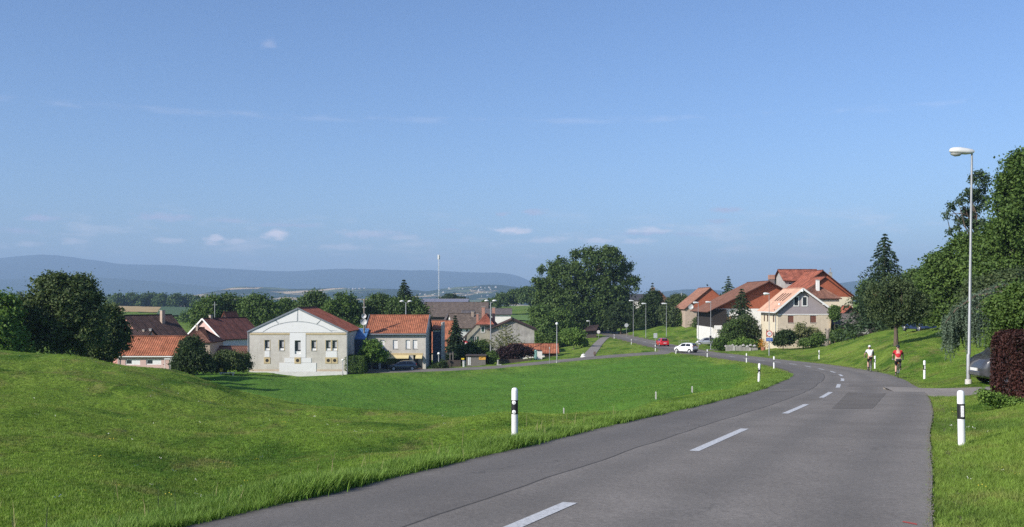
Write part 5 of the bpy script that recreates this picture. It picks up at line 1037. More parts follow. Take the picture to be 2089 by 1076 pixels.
# right hand slope
tree('apple_tree', 'gnarled apple tree on the slope behind the red cyclist', 80, [(1808, 628, 32, 34), (1848, 612, 36, 34), (1786, 606, 22, 26), (1878, 628, 22, 28), (1832, 585, 28, 22), (1830, 652, 26, 20), (1866, 655, 20, 16)], 1828, LEAF_APPLE, .16, 700, 28, .40, .17, gap=.16, seed=81, shell=.65)
conifer('spruce_tree', 'tall pointed spruce behind the apple tree', 132, (1805, 476), 680, 80, LEAF_NEEDLE, 82, 30, .5, 50, .26, .3)
tree('hornbeam_tree', 'dark tree at the left of the tall pointed spruce', 155, [(1768, 600, 20, 28), (1786, 632, 22, 26), (1776, 618, 18, 20)], 1778, LEAF_OAK, .36, 420, 30, .8, .2, seed=83)
tree('hornbeam_tree', 'dense round tree between the spruce and the wood', 125, [(1868, 590, 36, 38), (1850, 625, 30, 30), (1895, 620, 28, 34)], 1866, LEAF_OAK, .32, 760, 30, .7, .22, seed=84)
tree('wood_edge_tree', 'broad tree of the wood behind the street lamp', 92, [(1930, 590, 48, 76), (1965, 540, 48, 62), (1985, 620, 52, 60), (1905, 635, 30, 40), (1900, 590, 22, 40)], 1950, LEAF_MID, .26, 1500, 34, .62, .3, gap=.03, seed=85)
tree('wood_edge_tree', 'tallest tree of the wood at the far right', 80, [(2052, 440, 40, 95), (2085, 400, 42, 95), (2045, 530, 55, 75), (2090, 520, 60, 100), (2025, 590, 50, 60), (2125, 470, 50, 130)], 2070, LEAF_MID, .24, 2300, 34, .62, .34, gap=.05, seed=86)
tree('wood_edge_tree', 'brownish low tree of the wood above the weeping cedar', 66, [(2010, 600, 42, 30), (2060, 590, 50, 34), (1985, 630, 30, 26), (2110, 590, 50, 40)], 2040, LEAF_APPLE, .17, 1000, 30, .5, .22, seed=87)
tree('pine_tree', 'ragged open pine behind the street lamp head', 100, [(1992, 368, 16, 20), (1974, 396, 16, 10), (1958, 412, 14, 8), (1940, 424, 11, 9), (1932, 438, 9, 10), (1984, 432, 22, 14), (1957, 452, 9, 10), (1938, 476, 8, 7), (2002, 410, 18, 28), (1992, 462, 18, 16), (1950, 470, 7, 8), (2010, 380, 10, 22), (1970, 455, 14, 9)], 2004, LEAF_NEEDLE, .22, 270, 26, .36, .20, gap=.16, seed=88, shell=.4)
def weeping_cedar():
    """arching limbs with curtains of hanging shoots"""
    r = np.random.default_rng(90); Y = 43.0; s = Y / F; bx = (2075 - CX) * s; bz = gz(bx, Y); t = thing('weeping_cedar', 'weeping blue cedar trailing its shoots past the lamp post', 'tree', (bx, Y, bz)); mb = MB(); C = []; N = []; S = []; T = []
    mb.tube([(0, 0, -.4), (.1, 0, 1.6), (-.1, .1, 3.6)], [.26, .2, .12], 8)
    def W(px, py, dy): p = P(px, py, Y + dy); return Vector((p.x - bx, p.y - Y, p.z - bz))
    arcs = [([(2075, 640), (2040, 596), (1990, 604), (1950, 632), (1928, 660)], -.3), ([(2080, 640), (2060, 580), (2010, 592), (1965, 622), (1940, 652)], .5), ([(2085, 640), (2075, 588), (2040, 596), (2000, 620), (1975, 650)], -.9), ([(2089, 640), (2095, 584), (2070, 590), (2030, 612), (2000, 640)], -1.5), ([(2085, 650), (2050, 606), (2005, 616), (1965, 640), (1936, 672)], 1.1), ([(2090, 640), (2110, 590), (2080, 600), (2045, 622), (2015, 650)], 1.4)]
    for pts, dy in arcs:
        w = [W(px, py, dy + r.normal() * .15) for px, py in pts]; mb.tube(w, [.09, .07, .05, .035, .015], 6)
        cur = catmull([tuple(q) for q in w], 16)
        for p in cur[8:]:
            for _ in range(5):
                q0 = Vector(p) + Vector((r.normal() * .1, r.normal() * .22, r.normal() * .04)); Ln = r.uniform(.35, 1.55); n = int(Ln / .028); z = np.linspace(0, Ln, n)
                sw = r.normal() * .12; c = np.stack([q0.x + sw * (z / Ln) ** 2 + r.normal(size=n) * .018, q0.y + r.normal(size=n) * .018, q0.z - z], 1); C.append(c)
                nn = rand_unit(n, r); N.append(nn); S.append(.10 * r.uniform(.6, 1.3, n)); T.append(np.full(n, r.random()) * .6 + .4 * r.random(n))
    mb.build('trunk', BARK, t, True); c = np.concatenate(C); ok = c[:, 2] > .55; leaf_mesh('crown', c[ok], np.concatenate(N)[ok], np.concatenate(S)[ok], np.concatenate(T)[ok], LEAF_CEDAR, .4, t, r)
weeping_cedar()
shrub('ivy_mound', 'bright green leafy bush above the copper hedge', 33, [(2050, 632, 34, 24), (2090, 615, 38, 34), (2070, 645, 40, 20), (2120, 630, 40, 40), (2095, 680, 60, 60)], LEAF_MID, .10, 1100, 32, .3, seed=91, trunk=.08)
def copper_hedge():
    b = P(2100, 832, 26.5); t_ = hedge_box('copper_hedge', 'tall dark red copper beech hedge hiding the parked car', 0, 5.2, 0, 1.6, 0, 1.98, LEAF_RED, .062, 60000, 92, .18, loc=(16.22, 27.3, gz(14.5, 27.5) - .1), rot=R_(-6), inner=bark_mat('hedge_bark', (.09, .06, .05)))
    r = np.random.default_rng(93)
    for i, (px, py, Y_) in enumerate([(2000, 812, 27.2), (2028, 822, 26.2), (2060, 832, 25.6), (2085, 838, 25.2)]):
        pass
copper_hedge()
shrub('hedge_weeds', 'green weeds growing along the foot of the copper hedge', 26.3, [(2030, 815, 20, 10), (2058, 826, 24, 11), (2085, 832, 22, 12), (2008, 806, 10, 7)], LEAF_BRIGHT, .07, 240, 24, .14, seed=94, trunk=0)
# far woods that read as one mass, and fields
def far_wood(name, label, Y, lobes, mat, n, seed, leaf=1.6):
    r = np.random.default_rng(seed); s = Y / F; L = []
    for px, py, rx, ry in lobes: c = P(px, py, Y + r.uniform(-.02, .02) * Y); L.append((c.x, c.y, c.z, rx * s, rx * s * 1.2, ry * s))
    c, nr, sz, ti = crown_points(L, n, 26, 2.6 * Y / 900, leaf * Y / 900, r, .7, .3); o = leaf_mesh(name, c, nr, sz, ti, mat, .7, None, r); return tag(o, label, 'wood', kind='stuff')
far_wood('far_wood', 'dark distant wood beyond the wheat field', 900, [(222 + 15 * i, 618 + 3 * math.sin(i * 1.7), 13, 14 + 4 * math.sin(i * 2.3)) for i in range(13)] + [(240 + 30 * i, 610, 12, 9) for i in range(5)], LEAF_OAK, 900, 101)
far_wood('far_wood', 'wooded rise left of the huge oak', 520, [(1000, 622, 18, 10), (1025, 614, 20, 14), (1050, 608, 20, 16), (1075, 604, 18, 18), (1092, 606, 16, 20)], LEAF_OAK, 520, 102)
far_wood('far_wood', 'small copse at the foot of the tall mast', 560, [(918, 612, 16, 9), (938, 615, 12, 8), (905, 616, 10, 6)], LEAF_DARK, 200, 103)
far_wood('far_wood', 'low scrub between the wheat field and village roofs', 420, [(340, 656, 16, 9), (358, 662, 18, 11), (325, 664, 14, 9), (384, 650, 14, 12)], LEAF_MID, 260, 104)
field('wheat_field', [(205, 560), (345, 560), (352, 840), (236, 840)], M_WHEAT); field('maize_field', [(318, 480), (440, 480), (430, 800), (330, 800)], M_MAIZE, lift=.9); field('pasture_field', [(1000, 440), (1120, 440), (1110, 505), (1030, 505)], M_PASTURE, lift=.4)
# ------------------------------------------------------------------ street furniture
def ground_at(px, Y): x = (px - CX) / F * Y; return Vector((x, Y, gz(x, Y)))
POSTW = plain('scuffed_post_white', (.76, .76, .75), .5, var=.06, scale=9, streak=.22)
REFL = plain('reflector_white', (.85, .85, .85), .2, 0, .6, .03); LAMPW = plain('lamp_housing', (.62, .63, .62), .4, var=.04); LENS = plain('lamp_lens', (.42, .43, .42), .15)
def delineator(label, px, Y, h=1.0, side='left', lean=0.0, loc=None):
    b = loc or ground_at(px, Y); t = thing('delineator_post', label, 'road post', b, 0, 'black and white roadside delineator posts'); t.rotation_euler = (0, lean, R_(-6)); r = .062
    def ring(z0, z1, rr=r, n=18):
        return [(rr, z0), (rr, z1)]
    mb = MB().lathe([(r * 1.02, -.25), (r * 1.02, .02), (r, .04), (r, h * .49)], 20); mb.build('shaft', POSTW, t, True, sharp=40)
    MB().lathe([(r + .003, h * .4905), (r + .003, h * .76)], 20).build('black_band', plain('black_band', (.018, .018, .02), .5), t, True, sharp=40)
    MB().lathe([(r, h * .7605), (r, h * .93), (r * .93, h * .965), (r * .72, h * .988), (r * .4, h * .998), (.004, h)], 20).build('rounded_top', WHITE, t, True, sharp=60)
    bd = t.children[1]
    if side == 'left':
        for z in (.715, .535):
            q = MB().lathe([(.037, 0), (.037, -.012), (.030, -.016)], 16, 'Y', (-.006, -r - .001, h * z)).build('round_reflector', REFL, t, True, sharp=40); MB().lathe([(.013, -.0165), (.013, -.019)], 12, 'Y', (-.006, -r - .001, h * z)).build('reflector_boss', plain('boss_grey', (.5, .5, .5), .4), q)
    else:
        q = MB().box(-.024, .024, -r - .014, -r + .01, h * .53, h * .73).build('bar_reflector', REFL, t)
        for k in range(7): MB().box(-.015, .015, -r - .017, -r - .0145, h * (.545 + k * .025), h * (.545 + k * .025) + .006).build('reflector_rib', plain('boss_grey', (.5, .5, .5), .4), q)
    return t
delineator('large near post with two round reflectors on the left verge', 1050, 19.1, 1.0)
delineator('large near post with a bar reflector on the right verge', 1962, 17.6, 1.0, 'right', -.02)
delineator('post between the red cyclist and the street lamp', 1886, 53, 1.0, 'right')
delineator('post just right of the cyclist in white', 1785, 76, 1.0, 'right')
delineator('post on the right grass slope left of the cyclists', 1671, 111, 1.0, 'right')
delineator('post standing on the inside of the bend, black band slanting', 1548, 50.5, 1.0, 'left', .03)
delineator('post behind the bend post, across the road edge', 1579, 80, 1.0)
delineator('post on the meadow edge left of the bend posts', 1523, 99, .95)
delineator('post on the meadow edge right of the white car', 1443, 124, .95)
delineator('post in front of the white car front wheel', 1379, 138, .95)
delineator('post under the small blank signboard', 1337, 155, .95)
delineator('post at the tip of the grass triangle beyond the sign', 1288, 186, .95)
delineator('farthest post by the road at the footpath end', 1253, 226, .95)
for px, Y, h, lb in ((770, 66, .55, 'thin grey fence stake nearest the mound'), (1150, 59, .58, 'thin grey fence stake in the middle of the meadow'), (1338, 52.5, .42, 'short white stake below the road bank'), (1412, 58, .40, 'small pale stake near the bend bank')):
    b = ground_at(px, Y); t = tag(MB().box(-.035, .035, -.03, .03, -.3, h * .86).add([(-.035, -.03, h * .86), (.035, -.03, h * .86), (.035, .03, h * .86), (-.035, .03, h * .86), (0, 0, h)], [(0, 1, 4), (1, 2, 4), (2, 3, 4), (3, 0, 4)]).build('fence_stake', plain('weathered_stake', (.45, .44, .41), .9)), lb, 'stake', 'fence stakes in the meadow'); t.location = b

def street_lamp(label, px, Y, top_py, head_px, foot_py=None, near=False, group='white-headed street lamps', lean=0.0):
    b = ground_at(px, Y); s = Y / F; H = (ZC - (top_py - HY) * s) - b.z; t = thing('street_lamp', label, 'street lamp', b, 0, group); L = head_px * s; r = .064 if near else .058
    MB().tube([(0, 0, -.4), (0, 0, .05), (0, 0, 1.2), (lean * .2, 0, 1.25), (lean, 0, H - .05)], [r * 1.25, r * 1.25, r * 1.2, r, r * .62], 12).build('pole', METAL, t, True, sharp=35)
    if near: MB().lathe([(.13, -.3), (.13, .16), (.11, .18)], 14).build('pole_foot', plain('pale_collar', (.55, .53, .5), .8), t)
    w = .20 if near else .17; h0 = H - .08
    # head: long flattened white hood over a shallow lens, reaching towards the road
    st = [(0.10, .045, .02, .10), (0.0, .12, -.06, .14), (-.25, .17, -.10, .17), (-.6, .20, -.10, .20), (-.85, .18, -.08, .17), (-.97, .10, -.04, .11), (-1.0, .03, .0, .05)]
    vs = []; fs = []; n = 10
    for x, ww, lo, hi in st:
        for k in range(n):
            a = 2 * math.pi * k / n; c_, s_ = math.cos(a), math.sin(a); vs.append((lean + x * L, c_ * ww * (w / .2), h0 + .05 + (hi if s_ > 0 else -lo) * s_ - x * .16 * L * .35))
    for i in range(len(st) - 1):
        for k in range(n): fs.append((i * n + k, i * n + (k + 1) % n, (i + 1) * n + (k + 1) % n, (i + 1) * n + k))
    fs += [tuple(range(n)), tuple(range((len(st) - 1) * n, len(st) * n))[::-1]]
    hd = MB().add(vs, fs).build('lamp_head', LAMPW, t, True, sharp=50)
    vs = []; fs = []
    for i, (x, ww, lo) in enumerate([(-.45, .10, .0), (-.55, .15, .09), (-.75, .15, .12), (-.9, .12, .07), (-.95, .05, .0)]):
        for k in range(7):
            a = math.pi + math.pi * k / 6; vs.append((lean + x * L, math.cos(a) * ww, h0 - .02 + math.sin(a) * (lo + .02) - x * .16 * L * .35))
    for i in range(4):
        for k in range(6): fs.append((i * 7 + k, i * 7 + k + 1, (i + 1) * 7 + k + 1, (i + 1) * 7 + k))
    MB().add(vs, fs).build('lamp_lens', LENS, hd, True)
    return t
street_lamp('tall near street lamp standing before the wood', 1975.5, 41, 310, 46, near=True, lean=.15)
street_lamp('street lamp in front of the big brown barn roof', 1450, 164, 617, 11)
street_lamp('street lamp just left of the one before the barn roof', 1424.5, 172, 618, 11)
street_lamp('street lamp right behind the red car', 1359.5, 212, 620, 10)
street_lamp('street lamp in front of the dark yew', 1317.5, 226, 620, 9)
street_lamp('farthest street lamp below the white house', 1292, 238, 614, 9)
street_lamp('short lamp peeping above the wooden granary', 1203, 262, 655.5, 7)
SIGNLAMP = street_lamp('street lamp pole carrying the speed limit sign', 1569, 126, 600, 12)

def text_mesh(txt, size):
    cu = bpy.data.curves.new('letters', 'FONT'); cu.body = txt; cu.size = size; cu.align_x = 'CENTER'; cu.align_y = 'CENTER'; cu.extrude = .004
    ob = bpy.data.objects.new('letters', cu); me = bpy.data.meshes.new_from_object(ob); bpy.data.objects.remove(ob); return me
def limit_sign():
    p = SIGNLAMP.location; b = Vector((p.x, p.y - .11, ZC - (681 - HY) * 126 / F)); t = thing('speed_limit_sign', 'round red-rimmed fifty sign above a small blue place name plate', 'sign', b)
    RED = plain('sign_red', (.48, .035, .03), .4); d = MB().lathe([(.40, 0), (.40, -.02)], 28, 'Y').build('disc', RED, t); MB().lathe([(.29, -.022), (.29, -.026)], 28, 'Y').build('white_field', WHITE, d)
    me = text_mesh('50', .36); me.materials.append(BLACK); o = link('numerals', me, d); o.rotation_euler = (R_(90), 0, 0); o.location = (0, -.030, 0)
    pl = MB().box(-.41, .41, -.02, 0, -.98 - .0, -.52).build('name_plate', plain('sign_blue', (.03, .10, .38), .4), t)
    for z, w in ((-.68, .62), (-.83, .5)):
        st = MB(); x = -w / 2; r = random.Random(int(-z * 100))
        while x < w / 2 - .04:
            ww = r.uniform(.035, .06); st.box(x, x + ww, -.024, -.0205, z - .035, z + .035); x += ww + .022
        tag(st.build('blurred_lettering', plain('sign_letter', (.45, .52, .68), .5), pl), kind='stuff')
    for z in (-.1, -.75): MB().box(-.1, .1, .0, .16, z, z + .05).build('clamp', METAL, t)
limit_sign()
def plate_sign(name, label, px, Y, py0, py1, wpx, mat, shape='rect', pole_to=None, off=0.0):
    b = ground_at(px, Y); s = Y / F; zt = (ZC - (py0 - HY) * s) - b.z; zb = (ZC - (py1 - HY) * s) - b.z; t = thing(name, label, 'sign', b)
    MB().tube([(0, .03, -.3), (0, .03, zt - .02)], .035, 8).build('post', METAL, t)
    if shape == 'rect': MB().box(-wpx * s / 2, wpx * s / 2, -.025, -.01, zb, zt).build('board', mat, t)
    else: MB().lathe([((zt - zb) / 2, -.012), ((zt - zb) / 2, -.03)], 20, 'Y', (0, 0, (zt + zb) / 2)).build('board', mat, t)
    return t
GREYB = plain('sign_back', (.50, .51, .51), .5, .3)
plate_sign('signboard', 'small pale blank signboard left of the red car', 1337, 156, 680, 690, 7.5, GREYB)
plate_sign('round_sign', 'round sign back by the dark shade of the road', 1278, 236, 660, 668, 7, GREYB, 'round')
plate_sign('round_sign', 'round sign at the end of the wooden granary', 1221, 232, 674, 681, 7, plain('sign_pale', (.6, .56, .54), .5), 'round')
ys = plate_sign('yellow_sign', 'small yellow footpath sign on the grass left of the hall', 452, 132, 751, 758.5, 7, plain('sign_yellow', (.75, .56, .03), .5))
plate_sign('yellow_board', 'tiny yellow board left of the plank kiosk', 944, 152, 731, 734, 6, plain('sign_yellow', (.75, .56, .03), .5))
def bench():
    b = ground_at(463, 131); t = thing('park_bench', 'pale backless bench beside the yellow footpath sign', 'bench', b, R_(8)); MB().box(-1.0, 1.0, -.25, .25, .38, .45).build('seat', plain('pale_bench', (.52, .51, .48), .8), t, bevel=.01)
    for x in (-.8, .8): MB().box(x - .08, x + .08, -.2, .2, -.3, .379).build('leg', plain('concrete_leg', (.4, .39, .37), .9), t)
bench()
# thin poles and globe lamps
def globe_lamp(label, px, Y, top_py, r=.2):
    b = ground_at(px, Y); s = Y / F; H = (ZC - (top_py - HY) * s) - b.z; t = thing('globe_lamp', label, 'lamp', b, 0, 'globe lamps'); MB().tube([(0, 0, -.3), (0, 0, .1), (0, 0, H - 2 * r)], [.09, .06, .05], 10).build('pole', METAL, t, True)
    MB().lathe([(r * math.sin(math.pi * i / 10) + .001, H - r - r * math.cos(math.pi * i / 10)) for i in range(11)], 14).build('globe', WHITE, t, True); MB().lathe([(.12, -.2), (.12, .2), (.08, .24)], 10).build('foot', STONE, t); return t
globe_lamp('globe lamp on a tall pole beside the side street', 1136, 143.5, 658, .2)
globe_lamp('short globe lamp at the corner of the clipped hedge', 699, 138.6, 732.5, .16)
globe_lamp('low globe lamp right of the shop', 895, 149.5, 719, .2)
def twin_lamp(label, px, Y, top_py, span):
    b = ground_at(px, Y); s = Y / F; H = (ZC - (top_py - HY) * s) - b.z; t = thing('twin_lamp', label, 'street lamp', b, 0, 'tall twin-headed lamps'); MB().tube([(0, 0, -.3), (0, 0, H)], [.13, .08], 10).build('pole', METAL, t)
    for sx in (-1, 1):
        a = MB().tube([(0, 0, H - .2), (sx * span * .5 * s, 0, H + .05)], .04, 6).build('arm', METAL, t); MB().lathe([(.05, 0), (.35, .05), (.42, .16), (.2, .3), (.02, .32)], 12, 'Z', (sx * span * .62 * s, 0, H + .02)).build('lamp_head', LAMPW, a, True)
twin_lamp('tall twin-headed lamp beside the grey barn', 1001, 162, 616, 13); twin_lamp('twin-headed lamp rising behind the shop roof', 828, 168, 617, 13)
b = ground_at(1121, 143.2); t = thing('marker_pole', 'short thin pole left of the globe lamp', 'pole', b); MB().tube([(0, 0, -.3), (0, 0, 2.2)], .035, 8).build('shaft', METAL, t); MB().box(-.06, .06, -.04, .04, 2.2, 2.45).build('cap', GREYB, t)
b = ground_at(1390, 300); t = thing('utility_pole', 'pale thin pole above the orchard', 'pole', b); MB().tube([(0, 0, -.3), (0, 0, (ZC - (598 - HY) * 300 / F) - b.z)], [.14, .1], 8).build('shaft', GREYB, t); MB().box(-.3, .3, -.05, .05, 9.4, 9.5).build('crossarm', METAL, t)
b = ground_at(438, 200); t = thing('aerial_pole', 'thin aerial pole above the pink-gabled house', 'aerial', b); MB().tube([(0, 0, -.3), (0, 0, (ZC - (616 - HY) * 200 / F) - b.z)], .07, 6).build('shaft', METAL, t); MB().box(-.5, .5, -.03, .03, 10.2, 10.26).build('dipole', METAL, t)
def mast():
    Y = 560.0; b = ground_at(895, Y); s = Y / F; H = (ZC - (520 - HY) * s) - b.z; t = thing('antenna_mast', 'tall slim white antenna mast on the skyline', 'mast', b); L = plain('mast_white', (.70, .70, .70), .5)
    m = MB(); w = .30
    for a in range(3):
        x, y = w * math.cos(a * 2.094), w * math.sin(a * 2.094); m.tube([(x, y, -1), (x * .7, y * .7, H)], .075, 5)
    n = 24
    for i in range(n):
        z0, z1 = H * i / n, H * (i + 1) / n
        for a in range(3): p = [(w * math.cos(q * 2.094), w * math.sin(q * 2.094)) for q in (a, a + 1)]; m.tube([(p[0][0], p[0][1], z0), (p[1][0], p[1][1], z1)], .04, 4)
    m.build('lattice', L, t)
    for a in range(3): x, y = .55 * math.cos(a * 2.094 + .5), .55 * math.sin(a * 2.094 + .5); MB().box(x - .22, x + .22, y - .12, y + .12, H - 2.6, H - .1).build('antenna_panel', L, t)
mast()
def flag():
    Y = 176.0; b = ground_at(947, Y); s = Y / F; t = thing('flag', 'red flag with a white cross beside the grey farmhouse', 'flag', P(944.5, 712, Y)); MB().tube([(0, 0, -3), (0, 0, 1.4)], .035, 6).build('pole', METAL, t)
    RED = plain('flag_red', (.42, .02, .03), .8); n = 8; W_, H_ = 1.05, 1.1
    def cloth(x0, x1, z0, z1, y, name, mat, par):
        vs = []; fs = []
        for i in range(n + 1):
            for z in (z0, z1): u = x0 + (x1 - x0) * i / n; vs.append((u, y + .10 * math.sin(u * 5.5), z - .42 * u + .5))
        fs = [(2 * i, 2 * i + 2, 2 * i + 3, 2 * i + 1) for i in range(n)]; o = MB().add(vs, fs).build(name, mat, par, True); so_ = o.modifiers.new('thick', 'SOLIDIFY'); so_.thickness = .012; return o
    c = cloth(.03, W_, 0, H_, 0, 'cloth', RED, t)
    for a in ((.22, .84, .44, .64), (.43, .63, .24, .44), (.43, .63, .64, .84)): cloth(*a, -.02, 'cross_bar', WHITE, c)
flag()
def garden_wall():
    Y = 150.5; b = ground_at(1512, Y); s = Y / F; t = thing('garden_wall', 'low grey concrete garden wall along the road', 'wall', b); r = random.Random(4); CON = plain('old_concrete', (.30, .285, .26), .95, var=.25, scale=2.2, streak=.4)
    xs = [-2.35, -1.1, .15, 1.35, 2.55]
    for i in range(4): MB().box(xs[i] + .012, xs[i + 1] - .012, -.1 + .012 * i, .25, -.8, .98 - .13 * i).build('wall_panel', CON, t, bevel=.015)
    for i in (1, 3): MB().box(xs[i] - .12, xs[i] + .12, -.16, -.104 + .012 * i, -.8, 1.0 - .13 * i).build('pilaster', plain('pale_concrete', (.45, .43, .4), .9), t)
    for i in range(9):
        x = -2.2 + i * .55; MB().lathe([(.02, .0), (.24 + r.random() * .08, .06), (.2, .22), (.02, .34)], 7, 'Z', (x, .55 + r.random() * .4, .55 + r.random() * .3)).build('rockery_stone', STONE, t)
garden_wall()
def yard():
    """frames and fences beside the shop, bin and barrier near the kiosk"""
    b = P(908, 731, 152.5); t = thing('timber_frame', 'low grey timber frame structure right of the shop tower', 'fence', b); s = 152.5 / F
    for x in (-15, 0, 10, 16): MB().box(x * s - .06, x * s + .06, -.06, .06, -.9, 12 * s).build('post', WOOD_G, t)
    for z in (8, 11.5): MB().box(-16 * s, 17 * s, -.04, .04, z * s, (z + 1.2) * s).build('rail', WOOD_G, t)
    b = P(918, 745, 151); t = thing('board_fence', 'dark board fence between the shop and the kiosk', 'fence', b); s = 151 / F
    for i in range(20): x = (-13 + i * 1.75) * s; MB().box(x, x + 1.6 * s, -.03 - .008 * (i % 2), .0, -1, 10 * s).build('board', WOOD_D, t)
    MB().box(-13 * s, 22 * s, .003, .05, 7 * s, 8.4 * s).build('rail', WOOD_D, t)
    b = ground_at(946.5, 149.6); t = thing('litter_bin', 'grey round litter bin left of the plank kiosk', 'bin', b); MB().lathe([(.2, -.2), (.24, .8), (.26, .82), (.22, .84)], 14).build('body', GREYB, t); MB().lathe([(.25, .842), (.2, .93), (.02, .95)], 14).build('lid', METAL, t)
    b = ground_at(1016, 150); t = thing('stone_bollard', 'pale small bollard right of the plank kiosk', 'bollard', b); MB().lathe([(.14, -.2), (.13, .7), (.08, .8), (.01, .82)], 10).build('post', STONE, t); MB().box(-.2, .5, -.2, .2, -.2, .12).build('foot', STONE, t)
    b = P(1052, 741, 155); t = thing('board_fence', 'low dark fence below the purple tree', 'fence', b); s = 155 / F
    for i in range(26): x = (-36 + i * 2.6) * s; MB().box(x, x + 2.4 * s, -.02 - .008 * (i % 2), .02, -1.2, 8 * s).build('board', WOOD_D, t)
    b = P(1190, 726, 151.5); b.z = gz(b.x, b.y); t = thing('garden_lantern', 'small white stone lantern on the grass by the footpath', 'lantern', b); MB().lathe([(.42, -.2), (.44, .2), (.30, .32), (.30, .42), (.36, .45), (.05, .62)], 14).build('body', PLASTER_W, t); MB().lathe([(.05, .62), (.05, .78), (.01, .8)], 8).build('finial', METAL, t)
    b = ground_at(1213, 151.5); t = thing('dog_bin', 'little dark post beside the footpath mouth', 'post', b); MB().tube([(0, 0, -.2), (0, 0, .8)], .05, 8).build('post', WOOD_D, t); MB().box(-.16, .16, -.12, .12, .45, .95).build('box', plain('bin_brown', (.14, .1, .08), .6), t)
    b = ground_at(418, 124.0); t = thing('stone_bollard', 'small grey bollard in front of the pink pavilion', 'bollard', ground_at(372, 121)); MB().lathe([(.12, -.2), (.12, .75), (.07, .82), (.01, .83)], 10).build('post', STONE, t); MB().lathe([(.125, .5), (.125, .58)], 10).build('ring', METAL, t)
    b = ground_at(1395, 186); t = thing('wire_railing', 'thin grey railing on the grass behind the white car', 'railing', b); s = 186 / F
    for i in range(5): MB().tube([((-10 + i * 5) * s, 0, -.2), ((-10 + i * 5) * s, 0, .95)], .02, 6).build('post', METAL, t)
    for z in (.45, .92): MB().tube([(-10 * s, 0, z), (10 * s, 0, z)], .018, 6).build('rail', METAL, t)
    b = ground_at(1452, 163.2); t = thing('switch_box', 'small black box fixed to the lamp pole by the silver car', 'box', Vector((b.x - .1, 163.7, b.z + 1.9))); MB().box(-.16, .16, -.1, .08, -.45, .45).build('case', BLACK, t); MB().box(-.12, .12, -.115, -.101, -.35, .35).build('door', plain('box_door', (.05, .05, .055), .5), t)
    b = ground_at(1557, 147.5); t = thing('flower_tub', 'orange and yellow flowers in a tub by the cream wall', 'flower tub', b); MB().lathe([(.3, -.2), (.36, .5), (.33, .52)], 12).build('tub', plain('terracotta', (.35, .14, .08), .8), t); r = np.random.default_rng(5)
    c = r.normal(size=(260, 3)) * (.35, .3, .38) + (0, 0, 1.0); leaf_mesh('flowers', c, rand_unit(260, r), .16 * r.uniform(.6, 1.3, 260), r.random(260), leaf_mat('flower_mix', (.42, .10, .02), (.62, .36, .04), None, .2), .8, t, r)
yard()

# ------------------------------------------------------------------ cars
def car_paint(name, col, metal=.0): return plain(name, col, .28, metal, .5, .02, 1.0, coat=.8)
TYRE = plain('tyre', (.015, .015, .016), .8); RIM = plain('alloy', (.45, .45, .46), .35, .7); CGLASS = plain('car_glass', (.012, .014, .017), .06, 0, .7, .05); TAIL = plain('tail_lamp', (.35, .012, .012), .2); HEAD = plain('head_lamp', (.75, .77, .78), .12, 0, .7); PLASTIC = plain('dark_trim', (.022, .022, .024), .55); NPLATE = plain('number_plate', (.72, .72, .70), .4)
HATCH = [(-1.72, .42, .70, .74, .62, .50), (-1.67, .28, .86, .95, .735, .60), (-1.52, .22, .91, 1.28, .785, .565), (-1.30, .19, .92, 1.42, .80, .56), (-.7, .18, .915, 1.47, .815, .575), (-.1, .18, .90, 1.46, .815, .57), (.38, .18, .885, 1.36, .81, .57), (.70, .18, .875, 1.15, .805, .60), (.98, .18, .865, .955, .80, .65), (1.3, .19, .80, .87, .775, .62), (1.55, .22, .69, .75, .72, .55), (1.68, .28, .58, .63, .63, .48), (1.73, .40, .52, .55, .52, .40)]
VAN = [(-1.73, .42, .95, 1.2, .70, .60), (-1.70, .28, .96, 1.45, .77, .64), (-1.5, .2, .97, 1.55, .80, .64), (-.7, .18, .97, 1.58, .815, .65), (.1, .18, .96, 1.57, .815, .65), (.55, .18, .95, 1.48, .81, .64), (.95, .18, .94, 1.25, .805, .66), (1.22, .18, .92, 1.02, .80, .68), (1.45, .18, .84, .92, .785, .68), (1.60, .2, .74, .83, .745, .64), (1.69, .24, .62, .70, .68, .58), (1.73, .34, .52, .56, .60, .50)]
